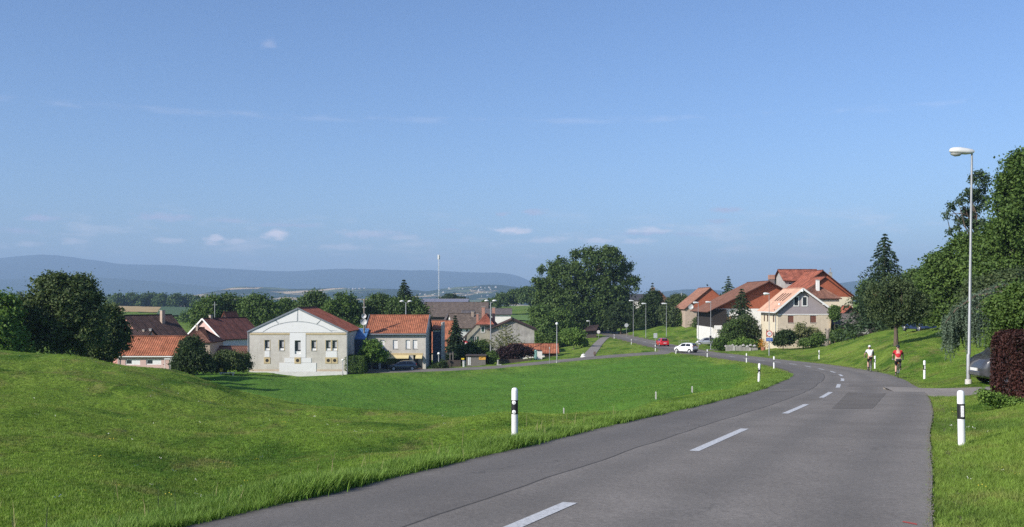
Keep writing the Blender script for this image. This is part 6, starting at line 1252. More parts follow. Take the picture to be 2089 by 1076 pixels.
def car(name, label, loc, heading, col, L=3.45, Hs=1.0, Ws=1.0, doors=3, metal=0.0, dark_bumper=True, prof=HATCH):
    """heading: direction of travel in degrees measured from +X, body lofted through cross sections"""
    t = thing(name, label, 'car', loc, R_(heading)); k = L / 3.45; st = np.array(prof) * (k, Hs, Hs, Hs, Ws, Ws); paint = car_paint(name + '_paint_' + '%.2f_%.2f_%.2f' % col, col, metal)
    f = lambda j, x: float(np.interp(x, st[:, 0], st[:, j])); xs = sorted(set(list(st[:, 0]) + list(np.linspace(st[0, 0], st[-1, 0], 30)))); vs = []; fs = []
    def sect(x):
        zb, zl, zt, hw, ht = (f(j, x) for j in range(1, 6)); zm = zb + (zl - zb) * .5
        h = [(0, zb), (hw * .82, zb), (hw * .97, zb + .07), (hw * 1.0, zm), (hw * .985, zl - .04), (hw * .955, zl), (ht + (hw * .955 - ht) * .08, zt - .055 * min(1, (zt - zl) * 4)), (ht * .86, zt - .012), (0, zt)]
        return h
    for x in xs:
        h = sect(x); ring = [(x, y, z) for y, z in h] + [(x, -y, z) for y, z in h[-2:0:-1]]; vs += ring
    n = 16
    for i in range(len(xs) - 1):
        for j in range(n): fs.append((i * n + j, i * n + (j + 1) % n, (i + 1) * n + (j + 1) % n, (i + 1) * n + j))
    fs += [tuple(range(n)), tuple(range((len(xs) - 1) * n, len(xs) * n))[::-1]]
    body = MB().add(vs, fs).build('body', paint, t, True, sharp=32)
    def side_panel(x0, x1, t0, t1, sy, nm, mat, par, out=.008, slant0=0.0, slant1=0.0):
        m = MB(); v = []; q = 8
        for i in range(q + 1):
            for tt in (t0, t1):
                x = (x0 + slant0 * tt) + ((x1 + slant1 * tt) - (x0 + slant0 * tt)) * i / q; h = sect(x); a, b = h[5], h[6]; v.append((x, sy * (a[0] + (b[0] - a[0]) * tt + out), a[1] + (b[1] - a[1]) * tt + out * .3))
        return m.add(v, [(2 * i, 2 * i + 2, 2 * i + 3, 2 * i + 1) for i in range(q)]).build(nm, mat, par, True)
    for sy in (-1, 1):
        side_panel(-.42 * k, .60 * k, .10, .90, sy, 'side_window', CGLASS, t, slant1=-.34 * k); side_panel(-1.30 * k, -.50 * k, .12, .88, sy, 'side_window', CGLASS, t, slant0=.12 * k)
        d = MB()
        for xx in ((.66, -.46) if doors == 3 else (.66, -.30, -1.02)):
            v = [];
            for z in np.linspace(.28 * Hs, .86 * Hs, 6): v += [((xx - .008) * k, sy * (f(4, xx * k) * 1.0 + .004), z), ((xx + .008) * k, sy * (f(4, xx * k) * 1.0 + .004), z)]
            d.add(v, [(2 * i, 2 * i + 1, 2 * i + 3, 2 * i + 2) for i in range(5)])
        d.build('door_gap', PLASTIC, body); MB().box(-.36 * k, -.2 * k, sy * f(4, 0) * .985 - .02, sy * f(4, 0) * .985 + .02, .80 * Hs, .83 * Hs).build('door_handle', paint, body)
        MB().box(.52 * k, .66 * k, sy * (f(4, .6) + .02) - .07, sy * (f(4, .6) + .02) + .07, .90 * Hs, 1.02 * Hs).build('mirror', paint, t, bevel=.03)
        for xw in (-1.16 * k, 1.10 * k):
            yw = sy * (f(4, xw) - .075); MB().lathe([(.335, -.085), (.335, .085)], 24, 'Y', (xw, yw, .30)).build('wheel_arch', PLASTIC, t)
            w = MB().lathe([(.20, -.09), (.275, -.10), (.29, -.07), (.29, .07), (.275, .10), (.20, .09)], 24, 'Y', (xw, yw + sy * .015, .29)).build('tyre', TYRE, t, True, sharp=40); MB().lathe([(.02, .112), (.06, .112), (.10, .09), (.19, .108), (.205, .09)] if sy > 0 else [(.02, -.112), (.06, -.112), (.10, -.09), (.19, -.108), (.205, -.09)], 20, 'Y', (xw, yw + sy * .015, .29)).build('rim', RIM, w, True, sharp=30)
        MB().box(-1.69 * k, -1.60 * k, sy * .56 * Ws, sy * .72 * Ws, .80 * Hs, 1.02 * Hs).build('tail_lamp', TAIL, t, bevel=.02)
        v = [(1.50 * k, sy * .50 * Ws, .70 * Hs), (1.69 * k, sy * .42 * Ws, .60 * Hs), (1.60 * k, sy * .665 * Ws, .60 * Hs), (1.38 * k, sy * .74 * Ws, .74 * Hs), (1.50 * k, sy * .50 * Ws, .775 * Hs), (1.40 * k, sy * .70 * Ws, .80 * Hs)]
        MB().add(v, [(0, 1, 2, 3), (4, 1, 2, 5), (0, 1, 4), (3, 2, 5), (0, 3, 5, 4)]).build('head_lamp', HEAD, t)
    def top_panel(x0, x1, wf, nm, out=.008):
        v = []; q = 6
        for i in range(q + 1):
            x = x0 + (x1 - x0) * i / q; h = sect(x); v += [(x - (out if x < 0 else -out), -h[7][0] * wf, h[7][1] + out), (x, 0, h[8][1] + out), (x - (out if x < 0 else -out), h[7][0] * wf, h[7][1] + out)]
        return MB().add(v, [f_ for i in range(q) for f_ in ((3 * i, 3 * i + 1, 3 * i + 4, 3 * i + 3), (3 * i + 1, 3 * i + 2, 3 * i + 5, 3 * i + 4))]).build(nm, CGLASS, t, True)
    top_panel(.36 * k, .93 * k, .98, 'windscreen'); top_panel(-1.655 * k, -1.34 * k, .95, 'rear_window', .012)
    MB().box(-1.76 * k, -1.60 * k, -.68 * Ws, .68 * Ws, .30 * Hs, .52 * Hs).build('rear_bumper', PLASTIC if dark_bumper else paint, t, bevel=.04); MB().box(-1.775 * k, -1.762 * k, -.26, .26, .56 * Hs, .67 * Hs).build('number_plate', NPLATE, t); MB().box(1.55 * k, 1.765 * k, -.50 * Ws, .50 * Ws, .26 * Hs, .42 * Hs).build('front_bumper', PLASTIC if dark_bumper else paint, t, bevel=.04); MB().box(1.70 * k, 1.775 * k, -.26, .26, .425 * Hs, .52 * Hs).build('number_plate', NPLATE, t)
    return t
def on_road(px, Y): x = (px - CX) / F * Y; return Vector((x, Y, ZC - float(d_road(Y)) + .004))
car('small_car', 'small white hatchback turning off the main road', on_road(1399, 147.5), 136, (.78, .78, .77))
car('small_car', 'red hatchback driving away past the lamp posts', on_road(1351, 177), 96, (.52, .02, .025), 3.8, 1.0, 1.04, dark_bumper=False)
b = P(1441, 704.5, 186); b.z = gz(b.x, b.y) + .02; car('parked_car', 'silver hatchback parked side-on behind the lamp posts', b, 170, (.36, .37, .39), 3.95, 1.0, 1.02, 5, .4, False)
b = P(1977, 786, 40.5); b.x = 21.2; b.z = gz(21.2, 40.2) + .02; car('parked_car', 'dark grey car nosing out from behind the copper hedge', b, 180, (.045, .046, .05), 4.3, 1.22, 1.1, 5, .0, False, VAN)
b = P(1874, 676, 101); b.z = gz(b.x, b.y) + .02; car('parked_car', 'dark blue car in the shade behind the apple tree', b, 100, (.03, .05, .14), 4.1, 1.0, 1.04, 5, .2, False)
b = P(822, 757, 147.0); b.z = gz(b.x, b.y) + .02; car('parked_car', 'dark blue-grey car parked in front of the shop window', b, 184, (.045, .065, .09), 4.2, .95, 1.04, 5, .3, False)
# ------------------------------------------------------------------ cyclists
def skin_obj(name, joints, edges, mat, parent, sub=2, root=0, smooth=True):
    """a continuous surface grown over a skeleton: joints (x, y, z, radius or (rx, ry)), tapered along every edge"""
    me = bpy.data.meshes.new(name); me.from_pydata([j[:3] for j in joints], edges, []); o = link(name, me, parent)
    sk = o.modifiers.new('skin', 'SKIN'); sv = me.skin_vertices[0].data if me.skin_vertices else None
    if sv is None:
        me.attributes  # skin layer is created with the modifier on first evaluation in background mode
        bm = bmesh.new(); bm.from_mesh(me); bm.verts.layers.skin.verify(); bm.to_mesh(me); bm.free(); sv = me.skin_vertices[0].data
    for i, j in enumerate(joints): r = j[3]; sv[i].radius = r if isinstance(r, tuple) else (r, r); sv[i].use_root = (i == root)
    sk.use_smooth_shade = True; s = o.modifiers.new('sub', 'SUBSURF'); s.levels = sub; s.render_levels = sub; me.materials.append(mat); return o
SKIN = plain('skin', (.50, .30, .22), .55, var=.05, scale=8); HAIR = plain('brown_hair', (.06, .035, .022), .7, var=.2, scale=20); LYCRA = plain('black_lycra', (.016, .016, .018), .6, var=.1); REDJ = plain('red_jersey', (.42, .016, .022), .7, var=.08, scale=6); WHITEJ = plain('white_jersey', (.74, .74, .75), .8, var=.06, scale=6); GREYJ = plain('grey_sleeve', (.12, .13, .15), .8); SHOE = plain('shoe_grey', (.10, .10, .11), .5); HELM_B = plain('black_helmet', (.02, .02, .024), .35); HELM_W = plain('white_helmet', (.70, .70, .69), .35)
def bicycle(label, loc, heading, paint, sc=1.0, wheel=.335):
    """+x is forward"""
    t = thing('bicycle', label, 'bicycle', loc, heading); t.scale = (sc, sc, sc); wb = .52; R = wheel
    for x in (-wb, wb):
        w = MB().lathe([(R - .03, -.016), (R - .006, -.014), (R, 0), (R - .006, .014), (R - .03, .016)], 32, 'Y', (x, 0, R)); v = w.f
        w.f = w.f[:-2]; ty = w.build('tyre', TYRE, t, True)
        rm = MB().lathe([(R - .05, -.012), (R - .03, -.013), (R - .03, .013), (R - .05, .012), (R - .05, -.012)], 32, 'Y', (x, 0, R)); rm.f = rm.f[:-2]; rim = rm.build('rim', RIM, ty)
        sp = MB()
        for k in range(14): a = 6.283 * k / 14; sp.tube([(x, .015 * (-1) ** k, R), (x + math.cos(a) * (R - .04), 0, R + math.sin(a) * (R - .04))], .0022, 4, False)
        sp.build('spokes', METAL, ty); MB().lathe([(.018, -.05), (.022, 0), (.018, .05)], 10, 'Y', (x, 0, R)).build('hub', METAL, ty)
    bb = (-.06, 0, .29); seat = (-.22, 0, .86); head_t = (.36, 0, .86); head_b = (.40, 0, .72); fr = MB()
    for a, b_, r in ((bb, seat, .018), (seat, head_t, .017), (bb, head_b, .021), (head_t, head_b, .02)): fr.tube([a, b_], r, 8)
    for sy in (-1, 1): fr.tube([bb, (-.3, sy * .06, R), (-wb, sy * .065, R)], .010, 6); fr.tube([(-.2, 0, .80), (-.32, sy * .045, .62), (-wb, sy * .065, R)], .009, 6)
    fr.build('frame', paint, t, True, sharp=40); fk = MB()
    for sy in (-1, 1): fk.tube([(.40, sy * .03, .72), (.41, sy * .055, .66), (wb, sy * .055, R)], .012, 6)
    fk.build('fork', paint, t, True, sharp=40); MB().tube([seat, (-.245, 0, .96)], .014, 8).build('seat_post', METAL, t)
    sd_ = MB().add([(-.40, -.075, .965), (-.40, .075, .965), (-.28, .06, .97), (-.10, .02, .965), (-.10, -.02, .965), (-.28, -.06, .97), (-.40, -.06, 1.0), (-.40, .06, 1.0), (-.28, .045, 1.005), (-.10, .014, .995), (-.10, -.014, .995), (-.28, -.045, 1.005)], [(0, 1, 2, 3, 4, 5)[::-1], (6, 7, 8, 9, 10, 11)] + [(i, (i + 1) % 6, (i + 1) % 6 + 6, i + 6) for i in range(6)]).build('saddle', LYCRA, t, bevel=.015)
    MB().tube([head_t, (.36, 0, .94), (.44, 0, .96)], .015, 8).build('stem', METAL, t); MB().tube([(.42, -.29, .97), (.45, -.22, .97), (.44, 0, .96), (.45, .22, .97), (.42, .29, .97)], .013, 8).build('handlebar', METAL, t)
    MB().lathe([(.09, -.006), (.09, .006)], 20, 'Y', (bb[0], -.055, bb[2])).build('chainring', METAL, t)
    for sy, dx, dz in ((-1, .035, .165), (1, -.035, -.165)):
        c = MB().bar((bb[0], sy * .07, bb[2]), (bb[0] + dx, sy * .085, bb[2] + dz), .018, .025).build('crank', METAL, t); MB().box(bb[0] + dx - .045, bb[0] + dx + .045, sy * .135 - .045, sy * .135 + .045, bb[2] + dz - .012, bb[2] + dz + .012).build('pedal', BLACK, c)
    MB().box(-.30, -.27, -.02, .02, .80, .84).build('rear_reflector', TAIL, t); return t
def rider(label, loc, heading, sc, jersey, sleeve, shorts, helmet, hair=None, upright=.0, glove=None):
    t = thing('person', label, 'person', loc, heading); t.scale = (sc, sc, sc); u = upright
    hip = (-.27, 0, 1.02); ch = (.0 - .10 * u, 0, 1.36 + .05 * u); nk = (.10 - .13 * u, 0, 1.51 + .06 * u); hd = (.18 - .15 * u, 0, 1.64 + .07 * u)
    sh = lambda s: (.06 - .11 * u, s * .175, 1.45 + .05 * u); el = lambda s: (.20 - .05 * u, s * (.27 + .02 * u), 1.20 + .02 * u); wr = lambda s: (.42, s * .265, 1.02); hn = lambda s: (.455, s * .265, 1.0)
    hp = lambda s: (-.26, s * .095, .98)
    legs = {1: ((.04, .105, .64), (-.12, .115, .22), (-.015, .12, .155)), -1: ((.19, -.115, .86), (.0, -.12, .53), (.09, -.12, .475))}   # left leg down, right leg up
    J = [(*hip, (.13, .145)), (-.17, 0, 1.17, (.115, .14)), (*ch, (.12, .165)), (*nk, .06), (hd[0] - .02, 0, hd[2] - .07, .062), (*hd, (.092, .078)), (hd[0], 0, hd[2] + .085, .06)]; E = [(0, 1), (1, 2), (2, 3), (3, 4), (4, 5), (5, 6)]
    for s in (1, -1):
        b = len(J); J += [(*sh(s), .062), (*el(s), .044), (*wr(s), .030), (*hn(s), .032)]; E += [(2, b), (b, b + 1), (b + 1, b + 2), (b + 2, b + 3)]
        b = len(J); k, a, f_ = legs[s]; J += [(*hp(s), .095), ((hp(s)[0] + k[0]) / 2, (hp(s)[1] + k[1]) / 2, (hp(s)[2] + k[2]) / 2, .078), (*k, .057), ((k[0] + a[0]) / 2 - .03, (k[1] + a[1]) / 2, (k[2] + a[2]) / 2 + .05, .055), (a[0], a[1], a[2], .036), (*f_, .034)]; E += [(0, b)] + [(b + i, b + i + 1) for i in range(5)]
    body = skin_obj('body', J, E, SKIN, t)
    # face: nose, ears, hair
    MB().lathe([(.004, .03), (.016, .0), (.012, -.02)], 8, 'Z', (hd[0] + .092, 0, hd[2] - .01)).build('nose', SKIN, body)
    for s in (1, -1): MB().lathe([(.004, -.028), (.022, -.01), (.022, .015), (.006, .03)], 8, 'Z', (hd[0] - .005, s * .077, hd[2] - .01)).build('ear', SKIN, body); MB().lathe([(.002, -.01), (.011, 0), (.002, .01)], 8, 'X', (hd[0] + .082, s * .032, hd[2] + .01)).build('eye', BLACK, body)
    # jersey, sleeves, shorts
    skin_obj('jersey', [(-.235, 0, 1.06, (.142, .158)), (-.17, 0, 1.18, (.132, .155)), (ch[0], 0, ch[2], (.136, .182)), (nk[0] - .03, 0, nk[2] - .05, .075)] + [q for s in (1, -1) for q in ((*sh(s), .075), tuple(np.array(sh(s)) * .45 + np.array(el(s)) * .55) + (.060,))], [(0, 1), (1, 2), (2, 3), (2, 4), (4, 5), (2, 6), (6, 7)], jersey, t)
    for s in (1, -1):
        a, b = np.array(sh(s)), np.array(el(s)); skin_obj('sleeve', [tuple(a * .75 + b * .25) + (.070,), tuple(a * .3 + b * .7) + (.060,)] + ([tuple(b) + (.052,), tuple(b * .6 + np.array(wr(s)) * .4) + (.045,)] if sleeve is GREYJ and s < 0 else []), [(0, 1)] + ([(1, 2), (2, 3)] if sleeve is GREYJ and s < 0 else []), sleeve, t)
    sj = [(-.255, 0, 1.06, (.145, .155)), (-.265, 0, .99, (.14, .155))]; se = [(0, 1)]
    for s in (1, -1):
        k = legs[s][0]; h = hp(s); b = len(sj); sj += [(h[0], h[1], h[2] - .01, .108), tuple(np.array(h) * .5 + np.array(k) * .5) + (.092,), tuple(np.array(h) * .18 + np.array(k) * .82) + (.074,)]; se += [(1, b), (b, b + 1), (b + 1, b + 2)]
    skin_obj('shorts', sj, se, shorts, t)
    for s in (1, -1):
        a, f_ = legs[s][1], legs[s][2]; skin_obj('sock', [(a[0] - .01, a[1], a[2] + .12, .048), (a[0], a[1], a[2], .042)], [(0, 1)], LYCRA, t, 1)
        skin_obj('shoe', [(a[0] - .05, a[1], a[2] - .055, .040), (a[0] + .05, a[1], a[2] - .045, .044), (f_[0] + .09, f_[1], f_[2] - .0, .036), (f_[0] + .13, f_[1], f_[2] + .0, .026)], [(0, 1), (1, 2), (2, 3)], SHOE, t, 1)
        # hand closed round the bar: palm, four fingers of different length, thumb from the side of the palm
        w = hn(s); J2 = [(w[0] - .02, w[1], w[2] + .01, .028), (w[0] + .02, w[1], w[2] + .012, .034)]; E2 = [(0, 1)]; dz = w[2] - .97
        g = glove or SKIN; hob = skin_obj('glove' if glove else 'hand', J2, E2, g, t, 1)
        for i, ln in enumerate((.9, 1.0, .95, .75)):
            y = w[1] + (i - 1.5) * .021; skin_obj('finger', [(w[0] + .03, y, w[2] + .01, .0095), (w[0] + .03 + .028 * ln, y, w[2] - .012, .009), (w[0] + .025 + .018 * ln, y, w[2] - .045 * ln, .008), (w[0] + .0, y, w[2] - .05 * ln, .007)], [(0, 1), (1, 2), (2, 3)], g, hob, 1)
        skin_obj('thumb', [(w[0], w[1] - s * .025, w[2] + .005, .011), (w[0] + .025, w[1] - s * .048, w[2] - .008, .010), (w[0] + .035, w[1] - s * .05, w[2] - .03, .008)], [(0, 1), (1, 2)], g, hob, 1)
    hm = MB(); n = 14
    for i in range(7):
        a = i / 6 * math.pi * .5; r_ = math.cos(a)
        for k in range(n): b = 6.283 * k / n; hm.v.append(Vector((hd[0] - .005 + math.cos(b) * .135 * r_ + .0, math.sin(b) * .105 * r_, hd[2] + .035 + math.sin(a) * .125)))
    for i in range(6):
        for k in range(n): hm.f.append([i * n + k, i * n + (k + 1) % n, (i + 1) * n + (k + 1) % n, (i + 1) * n + k])
    hm.f.append(list(range(n))[::-1]); ho = hm.build('helmet', helmet, t, True)
    for y in (-.045, 0, .045): MB().bar((hd[0] - .12, y, hd[2] + .085), (hd[0] + .02, y, hd[2] + .158 - abs(y) * .4), .014, .02).build('vent', BLACK, ho)
    if hair is not None: skin_obj('hair', [(hd[0] - .06, 0, hd[2], .075), (hd[0] - .10, 0, hd[2] - .07, .055), (hd[0] - .12, .01, hd[2] - .17, .035), (hd[0] - .12, .015, hd[2] - .26, .015)], [(0, 1), (1, 2), (2, 3)], hair, t, 1)
    else: skin_obj('hair', [(hd[0] - .045, 0, hd[2] - .01, .074), (hd[0] - .06, 0, hd[2] - .06, .055)], [(0, 1)], HAIR, t, 1)
    return t
def cyclist(px, Y, lb_b, lb_p, paint, sc, head_off, **k):
    p = on_road(px, Y); i = int(np.argmin(np.abs(R_EDGE[:, 1] - Y))); h = math.atan2(_t[i, 1], _t[i, 0]) + head_off
    bicycle(lb_b, p, h, paint, sc); return rider(lb_p, p, h, sc, **k)
r_ = cyclist(1832, 56.0, 'dark road bicycle under the cyclist in red', 'cyclist in red and black jersey, black shorts and black helmet seen from behind', plain('black_frame', (.05, .05, .055), .3), 1.03, R_(-4), jersey=REDJ, sleeve=LYCRA, shorts=LYCRA, helmet=HELM_B, upright=.15, glove=WHITEJ)
jw = [c for c in r_.children if c.name.startswith('jersey')][0]
MB().box(-.26, -.23, -.1, .1, 0, .022).build('chest_stripe', WHITEJ, jw).location = (.075, 0, 1.345)
cyclist(1774, 69.5, 'grey bicycle under the cyclist in white', 'cyclist in a white top and white helmet with a brown ponytail, sitting upright', plain('grey_frame', (.12, .11, .11), .4), 1.0, R_(3), jersey=WHITEJ, sleeve=GREYJ, shorts=LYCRA, helmet=HELM_W, hair=HAIR, upright=1.0)

# ------------------------------------------------------------------ far houses on the hazy hills
def far_houses():
    from mathutils.bvhtree import BVHTree
    r = np.random.default_rng(21); trees = []
    for o in COL.objects:
        if o.name.split('.')[0] in ('hill', 'mountain', 'ground'): trees.append(BVHTree.FromPolygons([v.co for v in o.data.vertices], [tuple(p.vertices) for p in o.data.polygons]))
    spots = [(208 + 7 * i, 606 + (i % 2) * 1.5) for i in range(4)] + [(r.uniform(640, 700), r.uniform(604, 611)) for _ in range(9)] + [(r.uniform(700, 745), r.uniform(588.5, 592)) for _ in range(9)] + [(r.uniform(915, 1020), r.uniform(587, 606)) for _ in range(22)] + [(r.uniform(850, 905), r.uniform(593, 604)) for _ in range(7)]
    W1 = plain('far_white', (.46, .43, .39), .8); proto = None; eye = Vector((0, 0, ZC))
    for i, (px, py) in enumerate(spots):
        d = (P(px, py, 1000) - eye).normalized(); hits = [h for h in (t.ray_cast(eye, d, 20000) for t in trees) if h[0] is not None]
        if not hits: continue
        p = min(hits, key=lambda h: h[3])[0]
        if p.y < 1500: continue
        if proto is None:
            w, h = 9, 7; proto = MB().box(-w / 2, w / 2, -4, 4, -8, h * .55).prism([(-w / 2, h * .552), (w / 2, h * .552), (0, h)], -4, 4).build('far_house', W1); o = proto
        else: o = proto.copy(); COL.objects.link(o)
        o.location = p; o.rotation_euler = (0, 0, r.uniform(-.6, .6)); sc = r.uniform(.5, 1.0); o.scale = (sc, sc, sc); tag(o, 'tiny pale house on the hazy farmland hills far away', 'house', 'tiny pale houses on the far hills')
far_houses()

# ------------------------------------------------------------------ grass blades
def grass_blade_mat(name='grass_blade', lush=0.0):
    m, nt = new_mat(name); c, w = grass_color(nt, .5, True); c = mixc(nt, lush, c, (.105, .215, .030)); oi = node(nt, 'ShaderNodeObjectInfo')
    c = mixc(nt, 1.0, c, maprange(nt, oi.outputs['Random'], 0, 1, .95, 1.6), 'MULTIPLY'); at = node(nt, 'ShaderNodeAttribute', attribute_name='tipness')
    c = mixc(nt, mathn(nt, 'MULTIPLY', at.outputs['Fac'], .45), c, (.24, .30, .08))
    b = node(nt, 'ShaderNodeBsdfPrincipled'); setin(nt, b.inputs['Base Color'], c); b.inputs['Roughness'].default_value = .55; b.inputs['Specular IOR Level'].default_value = .2
    t = node(nt, 'ShaderNodeBsdfTranslucent'); setin(nt, t.inputs['Color'], mixc(nt, 1.0, c, (1.1, 1.2, .6), 'MULTIPLY')); mx = node(nt, 'ShaderNodeMixShader'); mx.inputs[0].default_value = .3; nt.links.new(b.outputs[0], mx.inputs[1]); nt.links.new(t.outputs[0], mx.inputs[2]); o = node(nt, 'ShaderNodeOutputMaterial'); nt.links.new(mx.outputs[0], o.inputs['Surface']); return m
M_BLADE = grass_blade_mat(); M_LUSH = grass_blade_mat('verge_blade', .7); M_STALK = plain('dry_stalk', (.30, .26, .13), .8)
def tuft(seed, n, spread, width, lean, stalk=False, mat=None):
    r = np.random.default_rng(seed); v = []; f = []; tip = []
    for i in range(n):
        a = r.uniform(0, 6.28); b = r.uniform(0, 6.28); x, y = r.normal(size=2) * spread; h = r.uniform(.55, 1.0); ln = lean * r.uniform(.3, 1.2) * h; w = width * r.uniform(.7, 1.2); dx, dy = math.cos(b) * ln, math.sin(b) * ln; wx, wy = math.cos(a) * w, math.sin(a) * w; k = len(v)
        v += [(x - wx, y - wy, -.05), (x + wx, y + wy, -.05), (x - wx * .75 + dx * .35, y - wy * .75 + dy * .35, h * .55), (x + wx * .75 + dx * .35, y + wy * .75 + dy * .35, h * .55), (x + dx, y + dy, h * .97)]; f += [(k, k + 1, k + 3, k + 2), (k + 2, k + 3, k + 4)]; tip += [0, 0, .5, .5, 1]
    me = mesh_from('grass_tuft', v, f, M_STALK if stalk else (mat or M_BLADE)); at = me.attributes.new('tipness', 'FLOAT', 'POINT'); at.data.foreach_set('value', tip); return bpy.data.objects.new('grass_tuft', me)
def scatter(name, label, pts, scale, protos, seed):
    """points carrying instanced grass tufts: one uncountable mass"""
    r = np.random.default_rng(seed); n = len(pts); me = bpy.data.meshes.new(name); me.vertices.add(n); me.vertices.foreach_set('co', np.asarray(pts, np.float32).ravel()); me.update()
    pa = np.asarray(pts)
    for nm, vals in (('sc', scale), ('rz', r.uniform(0, 6.28, n)), ('meadow', meadow_mask(pa[:, 0], pa[:, 1]))): at = me.attributes.new(nm, 'FLOAT', 'POINT'); at.data.foreach_set('value', np.asarray(vals, np.float32))
    o = link(name, me); tag(o, label, 'grass', kind='stuff'); col = bpy.data.collections.new(name + '_kinds')
    for p in protos: col.objects.link(p)
    ng = bpy.data.node_groups.new(name, 'GeometryNodeTree'); ng.interface.new_socket('Geometry', in_out='INPUT', socket_type='NodeSocketGeometry'); ng.interface.new_socket('Geometry', in_out='OUTPUT', socket_type='NodeSocketGeometry'); N = ng.nodes; L = ng.links
    gi = N.new('NodeGroupInput'); go = N.new('NodeGroupOutput'); ip = N.new('GeometryNodeInstanceOnPoints'); ci = N.new('GeometryNodeCollectionInfo'); ci.inputs['Collection'].default_value = col; ci.inputs['Separate Children'].default_value = True; ci.inputs['Reset Children'].default_value = True
    a1 = N.new('GeometryNodeInputNamedAttribute'); a1.data_type = 'FLOAT'; a1.inputs['Name'].default_value = 'sc'; a2 = N.new('GeometryNodeInputNamedAttribute'); a2.data_type = 'FLOAT'; a2.inputs['Name'].default_value = 'rz'; cb = N.new('ShaderNodeCombineXYZ')
    L.new(gi.outputs[0], ip.inputs['Points']); L.new(ci.outputs[0], ip.inputs['Instance']); ip.inputs['Pick Instance'].default_value = True; L.new(a2.outputs['Attribute'], cb.inputs[2]); L.new(cb.outputs[0], ip.inputs['Rotation']); L.new(a1.outputs['Attribute'], ip.inputs['Scale']); L.new(ip.outputs[0], go.inputs[0])
    md = o.modifiers.new('tufts', 'NODES'); md.node_group = ng; return o
def off_paving(X, Y, margin=.0):
    d, hw = road_side(X, Y); ok = (np.abs(d) > hw + margin) | (Y > 419)
    st = STREET[::-1]; ok &= ~((X > -31) & (X < 27) & (np.abs(Y - np.interp(X, st[:, 0], st[:, 1])) < 2.8)); ok &= ~((X > 15) & (X < 24) & (np.abs(Y - np.interp(X, DRIVE[:, 0], DRIVE[:, 1])) < 1.5)); ok &= ~((Y > 149) & (Y < 246) & (np.abs(X - np.interp(Y, PATH[:, 1], PATH[:, 0])) < 1.0))
    return ok
def sow(n, y0, y1, u0, u1, seed, margin=.02):
    r = np.random.default_rng(seed); v = r.uniform(math.log(y0), math.log(y1), n); Y = np.exp(v); X = r.uniform(u0, u1, n) * Y; m = off_paving(X, Y, margin); X, Y = X[m], Y[m]; Z = ZC - ground_drop(X, Y); return np.stack([X, Y, Z], 1), r
SHORT = [tuft(200 + i, 9, .55, .075, .75) for i in range(5)]; TALL = [tuft(300 + i, 11, .22, .030, .6, mat=M_LUSH) for i in range(6)]; STALK = [tuft(400 + i, 2, .05, .008, .4, True) for i in range(4)]
pts, r = sow(210000, 7.5, 60, -.62, .62, 501); keep = np.ones(len(pts), bool)
scatter('mown_grass', 'short mown meadow grass covering the mound and banks', pts, (.022 + .030 * r.random(len(pts)) ** 2 + .035 * np.clip(np.sin(pts[:, 0] * .9 + np.sin(pts[:, 1] * .5) * 2) * np.sin(pts[:, 1] * .7 + 1.3), 0, 1) * r.random(len(pts))), SHORT, 502)
pts, r = sow(60000, 55, 140, -.45, .55, 503); scatter('meadow_grass', 'longer grass of the lower meadow and far banks', pts, r.uniform(.06, .13, len(pts)), [tuft(220 + i, 9, .55, .06, .6) for i in range(4)], 504)
def verge(side, n, smax, seed, y0=7, y1=62):
    r = np.random.default_rng(seed); Y = np.exp(r.uniform(math.log(y0), math.log(y1), n)); xc = np.interp(Y, C_EDGE[_co, 1], C_EDGE[_co, 0]); cs = np.interp(Y, C_EDGE[_co, 1], _t[_co, 1]); hw = np.interp(Y, C_EDGE[_co, 1], ROAD_W[_co] / 2)
    d = hw - .05 + np.abs(r.normal(size=n)) * smax; X = xc + side * d / cs; m = off_paving(X, Y, -.06); X, Y, d = X[m], Y[m], (d - hw)[m]; Z = ZC - ground_drop(X, Y); return np.stack([X, Y, Z], 1), d, r
p, d, r = verge(-1, 30000, .40, 505); cl = .75 + .35 * np.sin(p[:, 1] * 1.7) * np.sin(p[:, 1] * .61 + 1); scatter('verge_grass', 'tall unmown grass along the left edge of the road', p, r.uniform(.10, .27, len(p)) * np.clip(cl, .6, 1.2) * np.clip(1.25 - d * .6, .4, 1.2), TALL, 506)
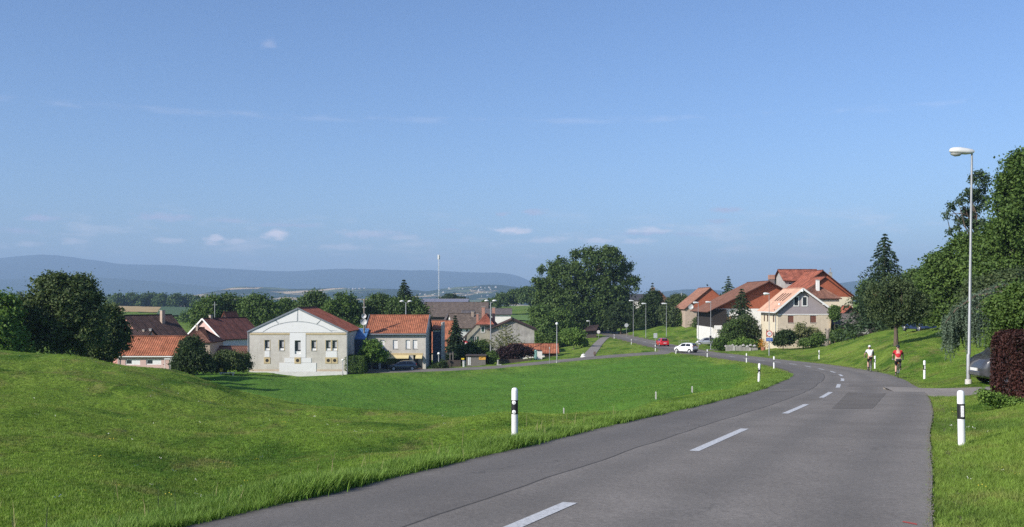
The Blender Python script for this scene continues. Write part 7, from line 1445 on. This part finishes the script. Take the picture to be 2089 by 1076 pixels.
p, d, r = verge(1, 8000, .5, 507); scatter('verge_grass', 'ragged grass along the right edge of the road', p, r.uniform(.04, .11, len(p)), [tuft(340 + i, 10, .25, .032, .7) for i in range(4)], 508)
pts, r = sow(9000, 7.5, 24, .40, .62, 509, .5); scatter('verge_grass', 'thicker grass on the right verge below the near post', pts, r.uniform(.05, .12, len(pts)), [tuft(330 + i, 10, .25, .032, .7) for i in range(4)], 510)
p, d, r = verge(-1, 70, .8, 511, 8, 26); scatter('seed_stalks', 'scattered dry seed stalks standing above the left verge', p, r.uniform(.25, .45, len(p)), STALK, 512)

def pebble(seed):
    r = np.random.default_rng(seed); mb = MB().lathe([(.02, -.4), (.7, -.25), (1.0, .1), (.6, .5), (.02, .6)], 6)
    for v in mb.v: v *= r.uniform(.75, 1.2)
    me = mesh_from('pebble', mb.v, mb.f, plain('roadside_grit', (.15, .135, .115), .9, var=.4, scale=.7)); return bpy.data.objects.new('pebble', me)
for side, n, seed in ((1, 2400, 601), (-1, 1500, 603)):
    p, d, r = verge(side, n, .16, seed, 7, 60); p[:, 2] = np.maximum(p[:, 2], np.where(d < .02, ZC - d_road(p[:, 1]), -99)) + .004
    scatter('gravel', 'loose grit along the %s edge of the asphalt' % ('right' if side > 0 else 'left'), p, r.uniform(.005, .014, len(p)), [pebble(seed + k) for k in range(3)], seed + 9)
def bloom(seed, col):
    r = np.random.default_rng(seed); v = []; f = []
    for i in range(3):
        x, y, z = r.normal(size=2)[0] * .8, r.normal() * .8, r.uniform(.8, 1.4); k = len(v); v += [(x - .16, y, z), (x + .16, y - .05, z), (x + .02, y + .16, z + .04), (x, y - .02, z + .16)]; f += [(k, k + 1, k + 2), (k, k + 1, k + 3)]
    return bpy.data.objects.new('bloom', mesh_from('bloom', v, f, plain('petal_%d' % seed, col, .7)))
pts, r = sow(420, 11, 110, -.5, .55, 605, .4); scatter('meadow_flowers', 'sparse tiny white and yellow flowers in the turf', pts, r.uniform(.04, .075, len(pts)), [bloom(1, (.7, .7, .66)), bloom(2, (.6, .5, .06))], 606)
